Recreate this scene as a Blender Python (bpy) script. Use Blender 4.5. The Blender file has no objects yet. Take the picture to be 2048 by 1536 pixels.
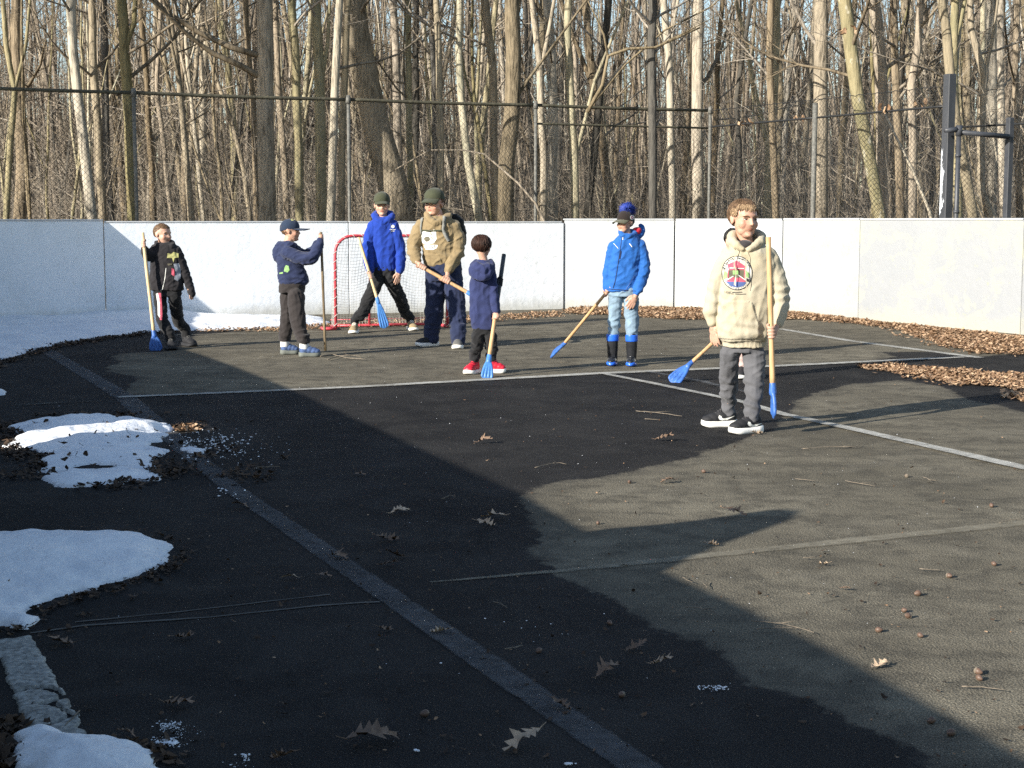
import bpy, bmesh, math, random
import numpy as np
from mathutils import Vector, Matrix, noise, Quaternion
from mathutils.bvhtree import BVHTree
random.seed(7); np.random.seed(7)
SC = bpy.context.scene
COL = SC.collection
# ---------------------------------------------------------------- camera
F = 3000.0; H = 1.22; TH = math.atan(325.0/F)
cam = bpy.data.cameras.new('camera'); camo = bpy.data.objects.new('camera', cam); COL.objects.link(camo)
cam.sensor_width = 36.0; cam.lens = F/2048.0*36.0; cam.clip_start = 0.1; cam.clip_end = 2000
camo.location = (0, 0, H); camo.rotation_euler = (math.pi/2-TH, 0, 0); SC.camera = camo
CT, ST = math.cos(TH), math.sin(TH)
# ---------------------------------------------------------------- light
EL = math.radians(21.0); AZ = math.radians(40.0)
SUN = Vector((-math.cos(AZ)*math.cos(EL), -math.sin(AZ)*math.cos(EL), math.sin(EL)))   # towards the sun
w = bpy.data.worlds.new("World"); SC.world = w; w.use_nodes = True
nt = w.node_tree; bg = nt.nodes['Background']
sky = nt.nodes.new('ShaderNodeTexSky'); sky.sky_type = 'NISHITA'; sky.sun_disc = False
sky.sun_elevation = EL; sky.sun_rotation = math.atan2(SUN.x, SUN.y) % (2*math.pi)
sky.air_density = 1.0; sky.dust_density = 0.6; sky.ozone_density = 1.0
nt.links.new(sky.outputs[0], bg.inputs[0]); bg.inputs[1].default_value = 0.10
sl = bpy.data.lights.new('sun', 'SUN'); so = bpy.data.objects.new('sun', sl); COL.objects.link(so)
sl.energy = 5.0; sl.angle = math.radians(0.53); sl.color = (1.0, 0.945, 0.85)
so.location = SUN*60; so.rotation_euler = (-SUN).to_track_quat('-Z', 'Y').to_euler()
SC.view_settings.view_transform = 'Standard'; SC.view_settings.look = 'None'
SC.view_settings.exposure = 1.0; SC.view_settings.gamma = 1.0
SC.render.engine = 'CYCLES'
SC.cycles.use_denoising = False; SC.cycles.max_bounces = 5; SC.cycles.diffuse_bounces = 3
SC.cycles.transparent_max_bounces = 8

# ---------------------------------------------------------------- pixel (2048x1536) -> place
def at(px, py, Y):
    a = (px-1024.0)/F; b = (768.0-py)/F
    dy = CT + b*ST; dz = -ST + b*CT
    t = Y/dy
    return Vector((a*t, Y, H+dz*t))
def ground(px, py, z=0.0):
    a = (px-1024.0)/F; b = (768.0-py)/F
    dy = CT + b*ST; dz = -ST + b*CT
    t = (z-H)/dz
    return Vector((a*t, dy*t, z))
# ---------------------------------------------------------------- object helpers
def tag(o, label=None, cat=None, group=None, kind=None):
    if label: o['label'] = label
    if cat: o['category'] = cat
    if group: o['group'] = group
    if kind: o['kind'] = kind
    return o
def empty(name, loc, label=None, cat=None, group=None):
    o = bpy.data.objects.new(name, None); COL.objects.link(o); o.location = loc
    o.empty_display_size = 0.1
    return tag(o, label, cat, group)
def link_mesh(name, me, mat=None, parent=None, smooth=True):
    """mesh is in world coordinates; a parent's location is taken off"""
    if parent is not None:
        p = parent; off = Vector((0, 0, 0))
        while p is not None: off += p.location; p = p.parent
        me.transform(Matrix.Translation(-off))
    o = bpy.data.objects.new(name, me); COL.objects.link(o)
    if mat is not None and not me.materials: me.materials.append(mat)
    if parent is not None: o.parent = parent
    if smooth: me.polygons.foreach_set('use_smooth', [True]*len(me.polygons))
    return o
def bm_obj(name, bm, mat=None, parent=None, smooth=True):
    me = bpy.data.meshes.new(name); bm.to_mesh(me); bm.free()
    return link_mesh(name, me, mat, parent, smooth)
def np_mesh(name, V, Fa, nper):
    """V (n,3), Fa (m,nper) int arrays -> mesh"""
    me = bpy.data.meshes.new(name)
    V = np.asarray(V, dtype=np.float32); Fa = np.asarray(Fa, dtype=np.int32)
    me.vertices.add(len(V)); me.vertices.foreach_set('co', V.ravel())
    me.loops.add(Fa.size); me.loops.foreach_set('vertex_index', Fa.ravel())
    me.polygons.add(len(Fa))
    me.polygons.foreach_set('loop_start', np.arange(0, Fa.size, nper, dtype=np.int32))
    me.polygons.foreach_set('loop_total', np.full(len(Fa), nper, dtype=np.int32))
    me.update(calc_edges=True); me.validate()
    return me
# ---------------------------------------------------------------- materials
class NB:
    def __init__(s, name):
        s.m = bpy.data.materials.new(name); s.m.use_nodes = True; s.t = s.m.node_tree
        s.b = s.t.nodes['Principled BSDF']; s.out = s.t.nodes['Material Output']
        s.tc = s.t.nodes.new('ShaderNodeTexCoord')
    def n(s, typ, **kw):
        x = s.t.nodes.new(typ)
        for k, v in kw.items(): setattr(x, k, v)
        return x
    def L(s, a, b): s.t.links.new(a, b)
    def mapping(s, scale=(1, 1, 1), src='Object'):
        m = s.n('ShaderNodeMapping'); m.inputs['Scale'].default_value = scale
        s.L(s.tc.outputs[src], m.inputs[0]); return m.outputs[0]
    def noise(s, vec, scale, detail=3, rough=0.55, dist=0.0):
        x = s.n('ShaderNodeTexNoise'); x.inputs['Scale'].default_value = scale
        x.inputs['Detail'].default_value = detail; x.inputs['Roughness'].default_value = rough
        x.inputs['Distortion'].default_value = dist
        if vec is not None: s.L(vec, x.inputs['Vector'])
        return x.outputs['Fac']
    def ramp(s, fac, stops, interp='LINEAR'):
        r = s.n('ShaderNodeValToRGB'); r.color_ramp.interpolation = interp
        e = r.color_ramp.elements
        while len(e) < len(stops): e.new(0.5)
        for i, (p, c) in enumerate(stops):
            e[i].position = p; e[i].color = (c, c, c, 1) if isinstance(c, (int, float)) else (*c, 1)
        s.L(fac, r.inputs[0]); return r.outputs[0]
    def mix(s, fac, a, b, mode='MIX'):
        m = s.n('ShaderNodeMix'); m.data_type = 'RGBA'; m.blend_type = mode
        for sock, v in ((0, fac), (6, a), (7, b)):
            if isinstance(v, (int, float)): m.inputs[sock].default_value = v
            elif isinstance(v, tuple): m.inputs[sock].default_value = (*v, 1)
            else: s.L(v, m.inputs[sock])
        return m.outputs[2]
    def math(s, op, a, b=None, c=None):
        m = s.n('ShaderNodeMath'); m.operation = op
        for i, v in enumerate((a, b, c)):
            if v is None: continue
            if isinstance(v, (int, float)): m.inputs[i].default_value = v
            else: s.L(v, m.inputs[i])
        return m.outputs[0]
    def attr(s, name):
        a = s.n('ShaderNodeAttribute'); a.attribute_name = name; return a.outputs['Fac']
    def bump(s, h, strength=0.3, dist=0.01, prev=None):
        b = s.n('ShaderNodeBump'); b.inputs['Strength'].default_value = strength; b.inputs['Distance'].default_value = dist
        s.L(h, b.inputs['Height'])
        if prev is not None: s.L(prev, b.inputs['Normal'])
        return b.outputs[0]
    def set(s, color=None, rough=None, normal=None, **kw):
        for k, v in (('Base Color', color), ('Roughness', rough), ('Normal', normal)):
            if v is None: continue
            if isinstance(v, tuple): s.b.inputs[k].default_value = (*v, 1)
            elif isinstance(v, (int, float)): s.b.inputs[k].default_value = v
            else: s.L(v, s.b.inputs[k])
        for k, v in kw.items(): s.b.inputs[k.replace('_', ' ')].default_value = v
        return s.m

def mat_plain(name, c, rough=0.7, var=0.12, scale=30, bump=0.0, bscale=200, metal=0.0, spec=0.4):
    b = NB(name)
    n = b.noise(b.mapping(), scale, 4)
    dk = tuple(x*(1-var) for x in c); lt = tuple(min(1, x*(1+var)) for x in c)
    col = b.ramp(n, [(0.3, dk), (0.7, lt)])
    nm = None
    if bump: nm = b.bump(b.noise(b.mapping(), bscale, 3), bump, 0.004)
    m = b.set(col, rough, nm); b.b.inputs['Metallic'].default_value = metal
    b.b.inputs['Specular IOR Level'].default_value = spec
    return m
def mat_cloth(name, c, var=0.18, rough=0.9, weave=900, soil=None):
    b = NB(name); v = b.mapping()
    n = b.noise(v, 9, 5); f = b.noise(v, weave, 2)
    col = b.ramp(n, [(0.25, tuple(x*(1-var) for x in c)), (0.75, tuple(min(1, x*(1+var*0.6)) for x in c))])
    if soil is not None:
        s = b.ramp(b.noise(v, 5, 4), [(0.48, 0.0), (0.66, 0.75)])
        col = b.mix(s, col, soil)
    nm = b.bump(f, 0.25, 0.002)
    nm = b.bump(b.noise(v, 55, 3), 0.25, 0.006, nm)
    m = b.set(col, rough, nm); b.b.inputs['Specular IOR Level'].default_value = 0.15
    b.b.inputs['Sheen Weight'].default_value = 0.15
    return m

def mat_asphalt():
    b = NB('asphalt'); v = b.mapping()
    wet_a = b.attr('wet'); forest = b.attr('forest')
    edge = b.noise(v, 3.0, 8, 0.62); edge2 = b.noise(v, 26, 4, 0.6)
    e = b.math('ADD', b.math('MULTIPLY', b.math('SUBTRACT', edge, 0.5), 0.26), b.math('MULTIPLY', b.math('SUBTRACT', edge2, 0.5), 0.10))
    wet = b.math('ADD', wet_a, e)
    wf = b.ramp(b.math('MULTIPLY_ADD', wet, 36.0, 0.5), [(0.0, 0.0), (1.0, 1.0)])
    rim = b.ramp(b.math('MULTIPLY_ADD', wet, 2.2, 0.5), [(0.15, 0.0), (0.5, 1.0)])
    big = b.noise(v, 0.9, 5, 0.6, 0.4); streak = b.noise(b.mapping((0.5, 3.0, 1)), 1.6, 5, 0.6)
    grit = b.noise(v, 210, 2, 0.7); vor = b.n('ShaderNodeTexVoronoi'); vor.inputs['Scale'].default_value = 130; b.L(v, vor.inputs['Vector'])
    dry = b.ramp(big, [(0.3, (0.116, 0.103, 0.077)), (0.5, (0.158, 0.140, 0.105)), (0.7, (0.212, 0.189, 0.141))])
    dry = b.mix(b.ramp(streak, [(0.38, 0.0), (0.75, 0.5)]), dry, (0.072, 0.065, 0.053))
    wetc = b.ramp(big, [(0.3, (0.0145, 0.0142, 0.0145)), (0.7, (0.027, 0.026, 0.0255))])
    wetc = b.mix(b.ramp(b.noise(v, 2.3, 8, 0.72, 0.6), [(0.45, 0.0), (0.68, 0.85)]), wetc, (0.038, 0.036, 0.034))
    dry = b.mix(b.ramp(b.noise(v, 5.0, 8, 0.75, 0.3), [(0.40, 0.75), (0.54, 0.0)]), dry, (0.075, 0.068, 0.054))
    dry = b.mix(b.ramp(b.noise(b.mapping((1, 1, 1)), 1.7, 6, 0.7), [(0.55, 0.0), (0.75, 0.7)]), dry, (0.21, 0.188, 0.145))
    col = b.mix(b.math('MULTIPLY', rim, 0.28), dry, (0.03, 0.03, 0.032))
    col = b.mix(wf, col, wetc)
    g = b.ramp(grit, [(0.34, 0.35), (0.5, 0.95), (0.64, 2.1)])
    col = b.mix(0.9, col, g, 'MULTIPLY')
    spk = b.ramp(b.noise(v, 420, 1, 0.5), [(0.70, 0.0), (0.76, 1.0)])
    col = b.mix(b.math('MULTIPLY', spk, 0.5), col, (0.35, 0.33, 0.28))
    lit = b.ramp(b.noise(v, 6, 6), [(0.3, (0.05, 0.033, 0.018)), (0.7, (0.13, 0.085, 0.045))])
    col = b.mix(forest, col, lit)
    h = b.mix(0.5, grit, vor.outputs['Distance'])
    nm = b.bump(h, 0.75, 0.006)
    nm = b.bump(b.noise(v, 5, 4), 0.12, 0.05, nm)
    rg = b.ramp(wf, [(0, 0.95), (1, 0.78)])
    m = b.set(col, rg, nm); b.b.inputs['Specular IOR Level'].default_value = 0.05
    return m

def mat_paint(name, c, cover, soft=.3, fade=.2, ek=.35):
    """worn road paint: the asphalt shows through where it has gone, and the edges are ragged"""
    b = NB(name); v = b.mapping()
    n = b.noise(v, 16, 7, 0.72); n2 = b.noise(v, 2.6, 3); g = b.noise(v, 260, 2, 0.7)
    f = b.math('ADD', b.math('ADD', b.math('MULTIPLY', n, 0.9), b.math('MULTIPLY', n2, 0.5)), b.math('MULTIPLY', g, 0.6))
    ed = b.math('ABSOLUTE', b.attr('across')); e = b.math('MULTIPLY', b.math('MAXIMUM', b.math('SUBTRACT', ed, 1-fade), 0.0), 1.1/fade*ek)
    f = b.math('ADD', f, e)
    mask = b.ramp(b.math('MULTIPLY', f, 0.5), [((cover-soft)/2, 0.95), ((cover+soft*.6)/2, 0.0)])
    col = b.ramp(g, [(0.3, tuple(x*0.5 for x in c)), (0.62, c)])
    b.set(col, 0.9, b.bump(g, 0.5, 0.005)); b.b.inputs['Specular IOR Level'].default_value = 0.08
    tr = b.n('ShaderNodeBsdfTransparent'); mx = b.n('ShaderNodeMixShader')
    b.L(mask, mx.inputs[0]); b.L(tr.outputs[0], mx.inputs[1]); b.L(b.b.outputs[0], mx.inputs[2])
    b.L(mx.outputs[0], b.out.inputs['Surface'])
    return b.m

def mat_board(name, stain, lump, tone=1.0):
    b = NB(name); v = b.mapping()
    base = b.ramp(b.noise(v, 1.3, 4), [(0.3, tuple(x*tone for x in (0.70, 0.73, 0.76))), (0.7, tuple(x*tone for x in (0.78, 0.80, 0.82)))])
    grime = b.ramp(b.noise(v, 2.2, 9, 0.72, 0.5), [(0.50, 0.0), (0.62, stain)])
    col = b.mix(grime, base, (0.36, 0.36, 0.29))
    spots = b.ramp(b.noise(v, 16, 6, 0.7), [(0.60, 0.0), (0.68, 0.25+stain)])
    col = b.mix(spots, col, (0.30, 0.31, 0.26))
    pits = b.ramp(b.noise(v, 45, 3, 0.6), [(0.70, 0.0), (0.76, 0.6)])
    col = b.mix(pits, col, (0.2, 0.2, 0.19))
    scf = b.ramp(b.noise(b.mapping((1, 1, 7)), 5, 7, 0.8, 0.8), [(0.66, 0.0), (0.70, 0.55)]); col = b.mix(scf, col, (0.22, 0.22, 0.21))
    sx = b.n('ShaderNodeSeparateXYZ'); b.L(b.tc.outputs['Object'], sx.inputs[0])
    low = b.ramp(b.math('ADD', sx.outputs['Z'], b.math('MULTIPLY', b.noise(v, 9, 5), 0.16)), [(0.10, 0.55), (0.26, 0.0)])
    col = b.mix(low, col, (0.38, 0.36, 0.28))
    nm = b.bump(b.noise(v, 11, 4, 0.55), lump, 0.02)
    m = b.set(col, 0.55, nm); b.b.inputs['Specular IOR Level'].default_value = 0.3
    return m

def mat_bark(name, dark, light, furrow=1.0, moss=None, patch=None):
    b = NB(name)
    oi = b.n('ShaderNodeObjectInfo')
    v = b.mapping((1, 1, 0.16)); v2 = b.mapping((1, 1, 0.5))
    n = b.noise(v, 26, 5, 0.62, 0.4); n2 = b.noise(v2, 2.2, 5)
    col = b.ramp(n, [(0.36, dark), (0.56, light)])
    col = b.mix(b.ramp(n2, [(0.38, 0.0), (0.66, 0.6)]), col, tuple(x*1.35 for x in light))
    if moss: col = b.mix(b.ramp(b.noise(v2, 3.5, 5), [(0.5, 0.0), (0.62, 0.6)]), col, moss)
    if patch: col = b.mix(b.ramp(b.noise(v2, 9, 3), [(0.6, 0.0), (0.68, 0.8)]), col, patch)
    br = b.math('MULTIPLY_ADD', oi.outputs['Random'], 0.7, 0.62)
    hs = b.n('ShaderNodeHueSaturation'); b.L(col, hs.inputs['Color']); b.L(br, hs.inputs['Value'])
    b.L(b.math('MULTIPLY_ADD', oi.outputs['Random'], -0.5, 1.15), hs.inputs['Saturation'])
    nm = b.bump(n, 0.8*furrow, 0.03)
    m = b.set(hs.outputs[0], 0.95, nm); b.b.inputs['Specular IOR Level'].default_value = 0.1
    return m

def mat_leafy(name, c1, c2, c3):
    b = NB(name); g = b.n('ShaderNodeNewGeometry'); v = b.mapping()
    col = b.ramp(g.outputs['Random Per Island'], [(0.0, c1), (0.5, c2), (1.0, c3)])
    col = b.mix(0.35, col, b.ramp(b.noise(v, 90, 4), [(0.3, 0.4), (0.7, 1.4)]), 'MULTIPLY')
    m = b.set(col, 0.75); b.b.inputs['Specular IOR Level'].default_value = 0.25
    return m

def mat_snow():
    b = NB('snow'); v = b.mapping()
    n = b.noise(v, 7, 6, 0.6); g = b.noise(v, 320, 2, 0.7)
    col = b.ramp(b.noise(v, 3, 6, 0.7), [(0.3, (0.66, 0.69, 0.74)), (0.62, (0.86, 0.87, 0.88))])
    dirt = b.ramp(b.noise(v, 30, 6, 0.75), [(0.60, 0.0), (0.70, 0.6)])
    col = b.mix(dirt, col, (0.25, 0.2, 0.16))
    nm = b.bump(n, 0.45, 0.05); nm = b.bump(b.noise(v, 45, 4, .6), .3, .010, nm); nm = b.bump(g, 0.2, 0.003, nm)
    m = b.set(col, 0.6, nm)
    b.b.inputs['Subsurface Weight'].default_value = 0.0
    return m
def mat_wood(name, c1, c2):
    b = NB(name); v = b.mapping((1, 1, 0.12)); n = b.noise(v, 60, 4, 0.6)
    col = b.ramp(n, [(0.35, c1), (0.65, c2)])
    m = b.set(col, 0.5, b.bump(n, 0.15, 0.002)); b.b.inputs['Specular IOR Level'].default_value = 0.35
    return m
def mat_skin(name, c):
    b = NB(name); v = b.mapping()
    lip = b.attr('lip'); blush = b.attr('blush')
    col = b.ramp(b.noise(v, 40, 3), [(0.3, tuple(x*0.93 for x in c)), (0.7, c)])
    col = b.mix(b.math('MULTIPLY', blush, 0.55), col, (c[0]*0.98, c[1]*0.60, c[2]*0.55))
    col = b.mix(b.math('MULTIPLY', lip, 0.75), col, (c[0]*0.72, c[1]*0.36, c[2]*0.36))
    m = b.set(col, 0.5, b.bump(b.noise(v, 300, 2), 0.08, 0.001))
    b.b.inputs['Subsurface Weight'].default_value = 0.12; b.b.inputs['Subsurface Radius'].default_value = (0.6, 0.25, 0.12)
    b.b.inputs['Subsurface Scale'].default_value = 0.01
    b.b.inputs['Specular IOR Level'].default_value = 0.35
    return m
M = {}
M['asphalt'] = mat_asphalt()
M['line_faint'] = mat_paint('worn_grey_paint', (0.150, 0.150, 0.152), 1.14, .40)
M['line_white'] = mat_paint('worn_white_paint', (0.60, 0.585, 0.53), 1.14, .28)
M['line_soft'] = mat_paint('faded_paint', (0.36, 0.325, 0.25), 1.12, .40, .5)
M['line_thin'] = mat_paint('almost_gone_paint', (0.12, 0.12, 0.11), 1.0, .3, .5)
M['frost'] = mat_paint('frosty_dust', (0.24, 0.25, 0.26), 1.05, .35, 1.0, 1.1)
M['curb'] = mat_plain('weathered_concrete', (0.28, 0.28, 0.26), 0.95, 0.55, 60, 0.6, 200)
M['board'] = mat_board('white_rink_board', 0.12, 0.26)  # base tone raised so the shaded left boards look bright
M['board_stained'] = mat_board('stained_rink_board', 1.0, 0.35, .37)  # stains are real; base tone darkened to counter the strong sun
M['board_smooth'] = mat_board('smooth_rink_board', 0.18, 0.08, .62)  # base tone darkened to counter the sun on the right boards
M['board_lit'] = mat_board('streaked_rink_board', 0.7, 0.22, .43)  # real streaks over a base tone darkened against the sun
M['dark_gap'] = mat_plain('dark_timber', (0.10, 0.095, 0.085), 0.9)
M['snow'] = mat_snow()
M['bark_oak'] = mat_bark('furrowed_oak_bark', (0.048, 0.040, 0.028), (0.281, 0.233, 0.164), 1.5)
M['bark_pale'] = mat_bark('pale_bark', (0.097, 0.083, 0.060), (0.366, 0.314, 0.227), 0.6)
M['bark_yellow'] = mat_bark('lichened_bark', (0.077, 0.065, 0.039), (0.348, 0.299, 0.179), 0.9, (0.25, 0.235, 0.14))
M['bark_patch'] = mat_bark('lichen_spotted_bark', (0.102, 0.087, 0.051), (0.340, 0.297, 0.187), 0.8, (0.27, 0.25, 0.15), (0.62, 0.58, 0.46))
M['bark_brown'] = mat_bark('brown_bark', (0.047, 0.037, 0.026), (0.273, 0.218, 0.149), 1.1)
M['bark_dark'] = mat_bark('dark_bark', (0.035, 0.032, 0.028), (0.085, 0.078, 0.065), 1.2)  # own colour of some trees; painted shade on one slender tree
M['bark_mid'] = mat_bark('grey_brown_bark', (0.051, 0.041, 0.028), (0.293, 0.240, 0.161), 0.9)
M['twig'] = mat_bark('twig_bark', (0.052, 0.042, 0.031), (0.253, 0.210, 0.154), 0.3)
M['far_wood'] = mat_bark('far_wood_bark', (0.031, 0.025, 0.017), (0.195, 0.155, 0.111), 0.5)
M['galv'] = mat_plain('galvanised_steel', (0.12, 0.118, 0.105), 0.7, 0.45, 30, 0.1, 90, 0.0)
M['wire'] = mat_plain('rusty_fence_wire', (0.045, 0.043, 0.038), 0.7)
M['rail'] = mat_plain('mossy_rail', (0.065, 0.06, 0.04), 0.8, 0.5, 25, 0.2)
M['black_wire'] = mat_plain('black_coated_wire', (0.02, 0.021, 0.022), 0.5)
M['black_paint'] = mat_plain('black_painted_steel', (0.045, 0.048, 0.055), 0.45, 0.2, 12, 0.1, 60)
M['red_paint'] = mat_plain('red_painted_tube', (0.50, 0.06, 0.075), 0.4, 0.25, 30)
M['net'] = mat_plain('white_netting', (0.50, 0.49, 0.45), 0.8)
M['litter'] = mat_leafy('leaf_litter', (0.10, 0.056, 0.031), (0.30, 0.185, 0.108), (0.50, 0.35, 0.22))
M['litter_dark'] = mat_leafy('wet_leaf_litter', (0.022, 0.015, 0.010), (0.055, 0.036, 0.024), (0.12, 0.075, 0.045))
M['leaf'] = mat_leafy('dry_oak_leaf', (0.14, 0.09, 0.055), (0.20, 0.13, 0.08), (0.30, 0.21, 0.14))
M['acorn'] = mat_plain('acorn_shell', (0.12, 0.075, 0.052), 0.5, 0.3, 60)
M['twigstick'] = mat_plain('dead_twig', (0.17, 0.14, 0.105), 0.9, 0.4, 60)
M['crumb'] = mat_plain('ice_crumbs', (0.8, 0.82, 0.85), 0.5)
M['stickwood'] = mat_wood('stick_wood', (0.42, 0.25, 0.12), (0.58, 0.37, 0.19))
M['stickwood_pale'] = mat_wood('pale_stick_wood', (0.58, 0.42, 0.22), (0.72, 0.55, 0.32))
M['stickwood_dark'] = mat_wood('dark_stick_wood', (0.10, 0.07, 0.04), (0.24, 0.18, 0.10))
M['blade'] = mat_plain('blue_rubber_blade', (0.04, 0.12, 0.38), 0.45, 0.3, 40)
M['blade_pale'] = mat_plain('pale_blue_rubber', (0.06, 0.19, 0.48), 0.45, 0.25, 40)  # a paler blue for some of the blades
# ================================================================ SETTING
def sdf(P, poly):
    """signed distance (positive inside) of points P (n,2) to a polygon"""
    poly = np.asarray(poly, float); n = len(poly)
    d = np.full(len(P), 1e9); inside = np.zeros(len(P), bool)
    for i in range(n):
        a = poly[i]; b = poly[(i+1) % n]; ab = b-a
        ap = P-a; t = np.clip((ap@ab)/max(ab@ab, 1e-12), 0, 1)
        q = ap-np.outer(t, ab); d = np.minimum(d, np.hypot(q[:, 0], q[:, 1]))
        c = (a[1] > P[:, 1]) != (b[1] > P[:, 1])
        with np.errstate(divide='ignore', invalid='ignore'):
            xi = (b[0]-a[0])*(P[:, 1]-a[1])/(b[1]-a[1])+a[0]
        inside ^= c & (P[:, 0] < xi)
    return np.where(inside, d, -d)
def gpoly(pts): return [tuple(ground(x, y)[:2]) for x, y in pts]
DRY1 = gpoly([(1980, 1640), (1880, 1536), (1790, 1482), (1700, 1437), (1610, 1402), (1515, 1372), (1450, 1322), (1400, 1285), (1310, 1255), (1260, 1215),
    (1180, 1180), (1092, 1150), (1072, 1110), (1066, 1060), (1046, 1010), (1052, 982), (1100, 966), (1250, 945), (1380, 916), (1430, 895),
    (1500, 876), (1560, 850), (1585, 812), (1610, 792), (1700, 769), (1800, 761), (1870, 770), (1905, 785), (1930, 800), (2010, 812), (2060, 830),
    (2400, 850), (3200, 1000), (3200, 1640)])
DRY2 = gpoly([(359, 700), (234, 708), (224, 714), (247, 722), (213, 733), (219, 743), (276, 756), (271, 767), (240, 790), (700, 776), (1200, 748),
    (1560, 733), (1740, 722), (1790, 714), (1760, 704), (1860, 704), (1960, 714), (2100, 700), (2500, 720), (2500, 640), (1500, 600), (700, 610), (500, 660), (380, 672)])
SPECK = gpoly([(1640, 640), (1800, 655), (1860, 678), (1700, 668)])
def axis(lo, hi, step, far, n):
    out = []
    g = np.geomspace(step, far, n)
    a = lo-np.cumsum(g); b = hi+np.cumsum(g)
    return np.concatenate([a[::-1], np.arange(lo, hi+1e-6, step), b])
gx = axis(-9.5, 9.5, 0.05, 45, 26); gy = axis(1.2, 23.0, 0.05, 45, 26)
GX, GY = np.meshgrid(gx, gy)
P2 = np.stack([GX.ravel(), GY.ravel()], 1)
FE = [(-60, 1), (-7.2, 21.9), (3.3, 25.6), (6.2, 20.2), (13, 3), (60, -3)]
fpoly = [(-300, 3), (-12, 12), (-8.2, 20.6), (0.3, 23.6), (3.6, 22.6), (7.0, 18.5), (12, 8), (300, 0), (300, 900), (-300, 900)]
inr = (P2[:, 0] > -14) & (P2[:, 0] < 14) & (P2[:, 1] > -2) & (P2[:, 1] < 30)
wet = np.full(len(P2), 0.6)
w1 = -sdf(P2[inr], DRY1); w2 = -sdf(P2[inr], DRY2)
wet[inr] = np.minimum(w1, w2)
fs = sdf(P2, fpoly)
forest = np.clip(fs/0.4+0.5, 0, 1)
dist = np.maximum(P2[:, 1]-27, 0)
Z = np.where(fs > 0, 0.022*dist, 0)
Z = np.minimum(Z, 3.2)
nx, ny = len(gx), len(gy)
idx = np.arange(nx*ny).reshape(ny, nx)
Fq = np.stack([idx[:-1, :-1].ravel(), idx[:-1, 1:].ravel(), idx[1:, 1:].ravel(), idx[1:, :-1].ravel()], 1)
me = np_mesh('ground', np.column_stack([P2, Z]), Fq, 4)
for nm, arr in (('wet', np.clip(wet, -2, 2)), ('forest', forest)):
    a = me.attributes.new(nm, 'FLOAT', 'POINT'); a.data.foreach_set('value', arr.astype(np.float32))
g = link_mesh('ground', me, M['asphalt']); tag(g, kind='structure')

def strip(name, pts, widths, mat, z, jag=0.004):
    """painted strip along ground points given in photo pixels; widths in metres"""
    G = [ground(x, y) for x, y in pts]
    bm = bmesh.new(); rows = []
    segs = []
    for i in range(len(G)-1):
        n = max(2, int((G[i+1]-G[i]).length/0.05))
        for k in range(n): segs.append((G[i].lerp(G[i+1], k/n), widths[i]*(1-k/n)+widths[i+1]*k/n, (G[i+1]-G[i]).normalized()))
    segs.append((G[-1], widths[-1], (G[-1]-G[-2]).normalized()))
    for p, wd, d in segs:
        s = Vector((-d.y, d.x, 0))
        j1 = noise.noise(p*9)*jag+random.uniform(-jag, jag)*.7; j2 = noise.noise(p*9+Vector((50, 0, 0)))*jag+random.uniform(-jag, jag)*.7
        a = bm.verts.new((p+s*(wd/2+j1))+Vector((0, 0, z))); b = bm.verts.new((p-s*(wd/2+j2))+Vector((0, 0, z)))
        rows.append((a, b))
    for (a, b), (c, d2) in zip(rows, rows[1:]): bm.faces.new((a, b, d2, c))
    o = bm_obj(name, bm, mat, None, False); a_ = o.data.attributes.new('across', 'FLOAT', 'POINT'); a_.data.foreach_set('value', np.tile([1.0, -1.0], len(rows)).astype(np.float32)); tag(o, kind='structure'); return o
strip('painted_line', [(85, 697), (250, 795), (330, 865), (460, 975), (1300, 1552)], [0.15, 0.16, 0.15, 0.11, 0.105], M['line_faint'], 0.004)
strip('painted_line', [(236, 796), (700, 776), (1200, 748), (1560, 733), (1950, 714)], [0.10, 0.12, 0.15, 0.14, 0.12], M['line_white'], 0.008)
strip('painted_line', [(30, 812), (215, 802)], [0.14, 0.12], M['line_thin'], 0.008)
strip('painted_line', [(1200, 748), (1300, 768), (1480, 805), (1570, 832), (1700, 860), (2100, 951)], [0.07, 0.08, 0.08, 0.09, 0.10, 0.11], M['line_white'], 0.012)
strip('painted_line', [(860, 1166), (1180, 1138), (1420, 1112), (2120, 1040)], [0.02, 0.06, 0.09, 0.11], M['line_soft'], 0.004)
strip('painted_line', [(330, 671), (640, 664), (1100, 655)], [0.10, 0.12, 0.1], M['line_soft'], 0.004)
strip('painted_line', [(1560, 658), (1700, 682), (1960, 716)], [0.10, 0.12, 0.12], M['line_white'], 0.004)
# dark seams in the asphalt
def seam(pts, wd, z=0.003, name='asphalt_crack'):
    strip(name, pts, [wd]*len(pts), M['dark_gap'], z, 0.004)
seam([(60, 1268), (170, 1252), (420, 1236), (640, 1212), (760, 1205)], 0.012)
seam([(150, 1245), (330, 1228), (660, 1190)], 0.008)
strip('frost', [(1290, 745), (1400, 765), (1500, 790)], [0.25, 0.5, 0.25], M['frost'], 0.016)

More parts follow.
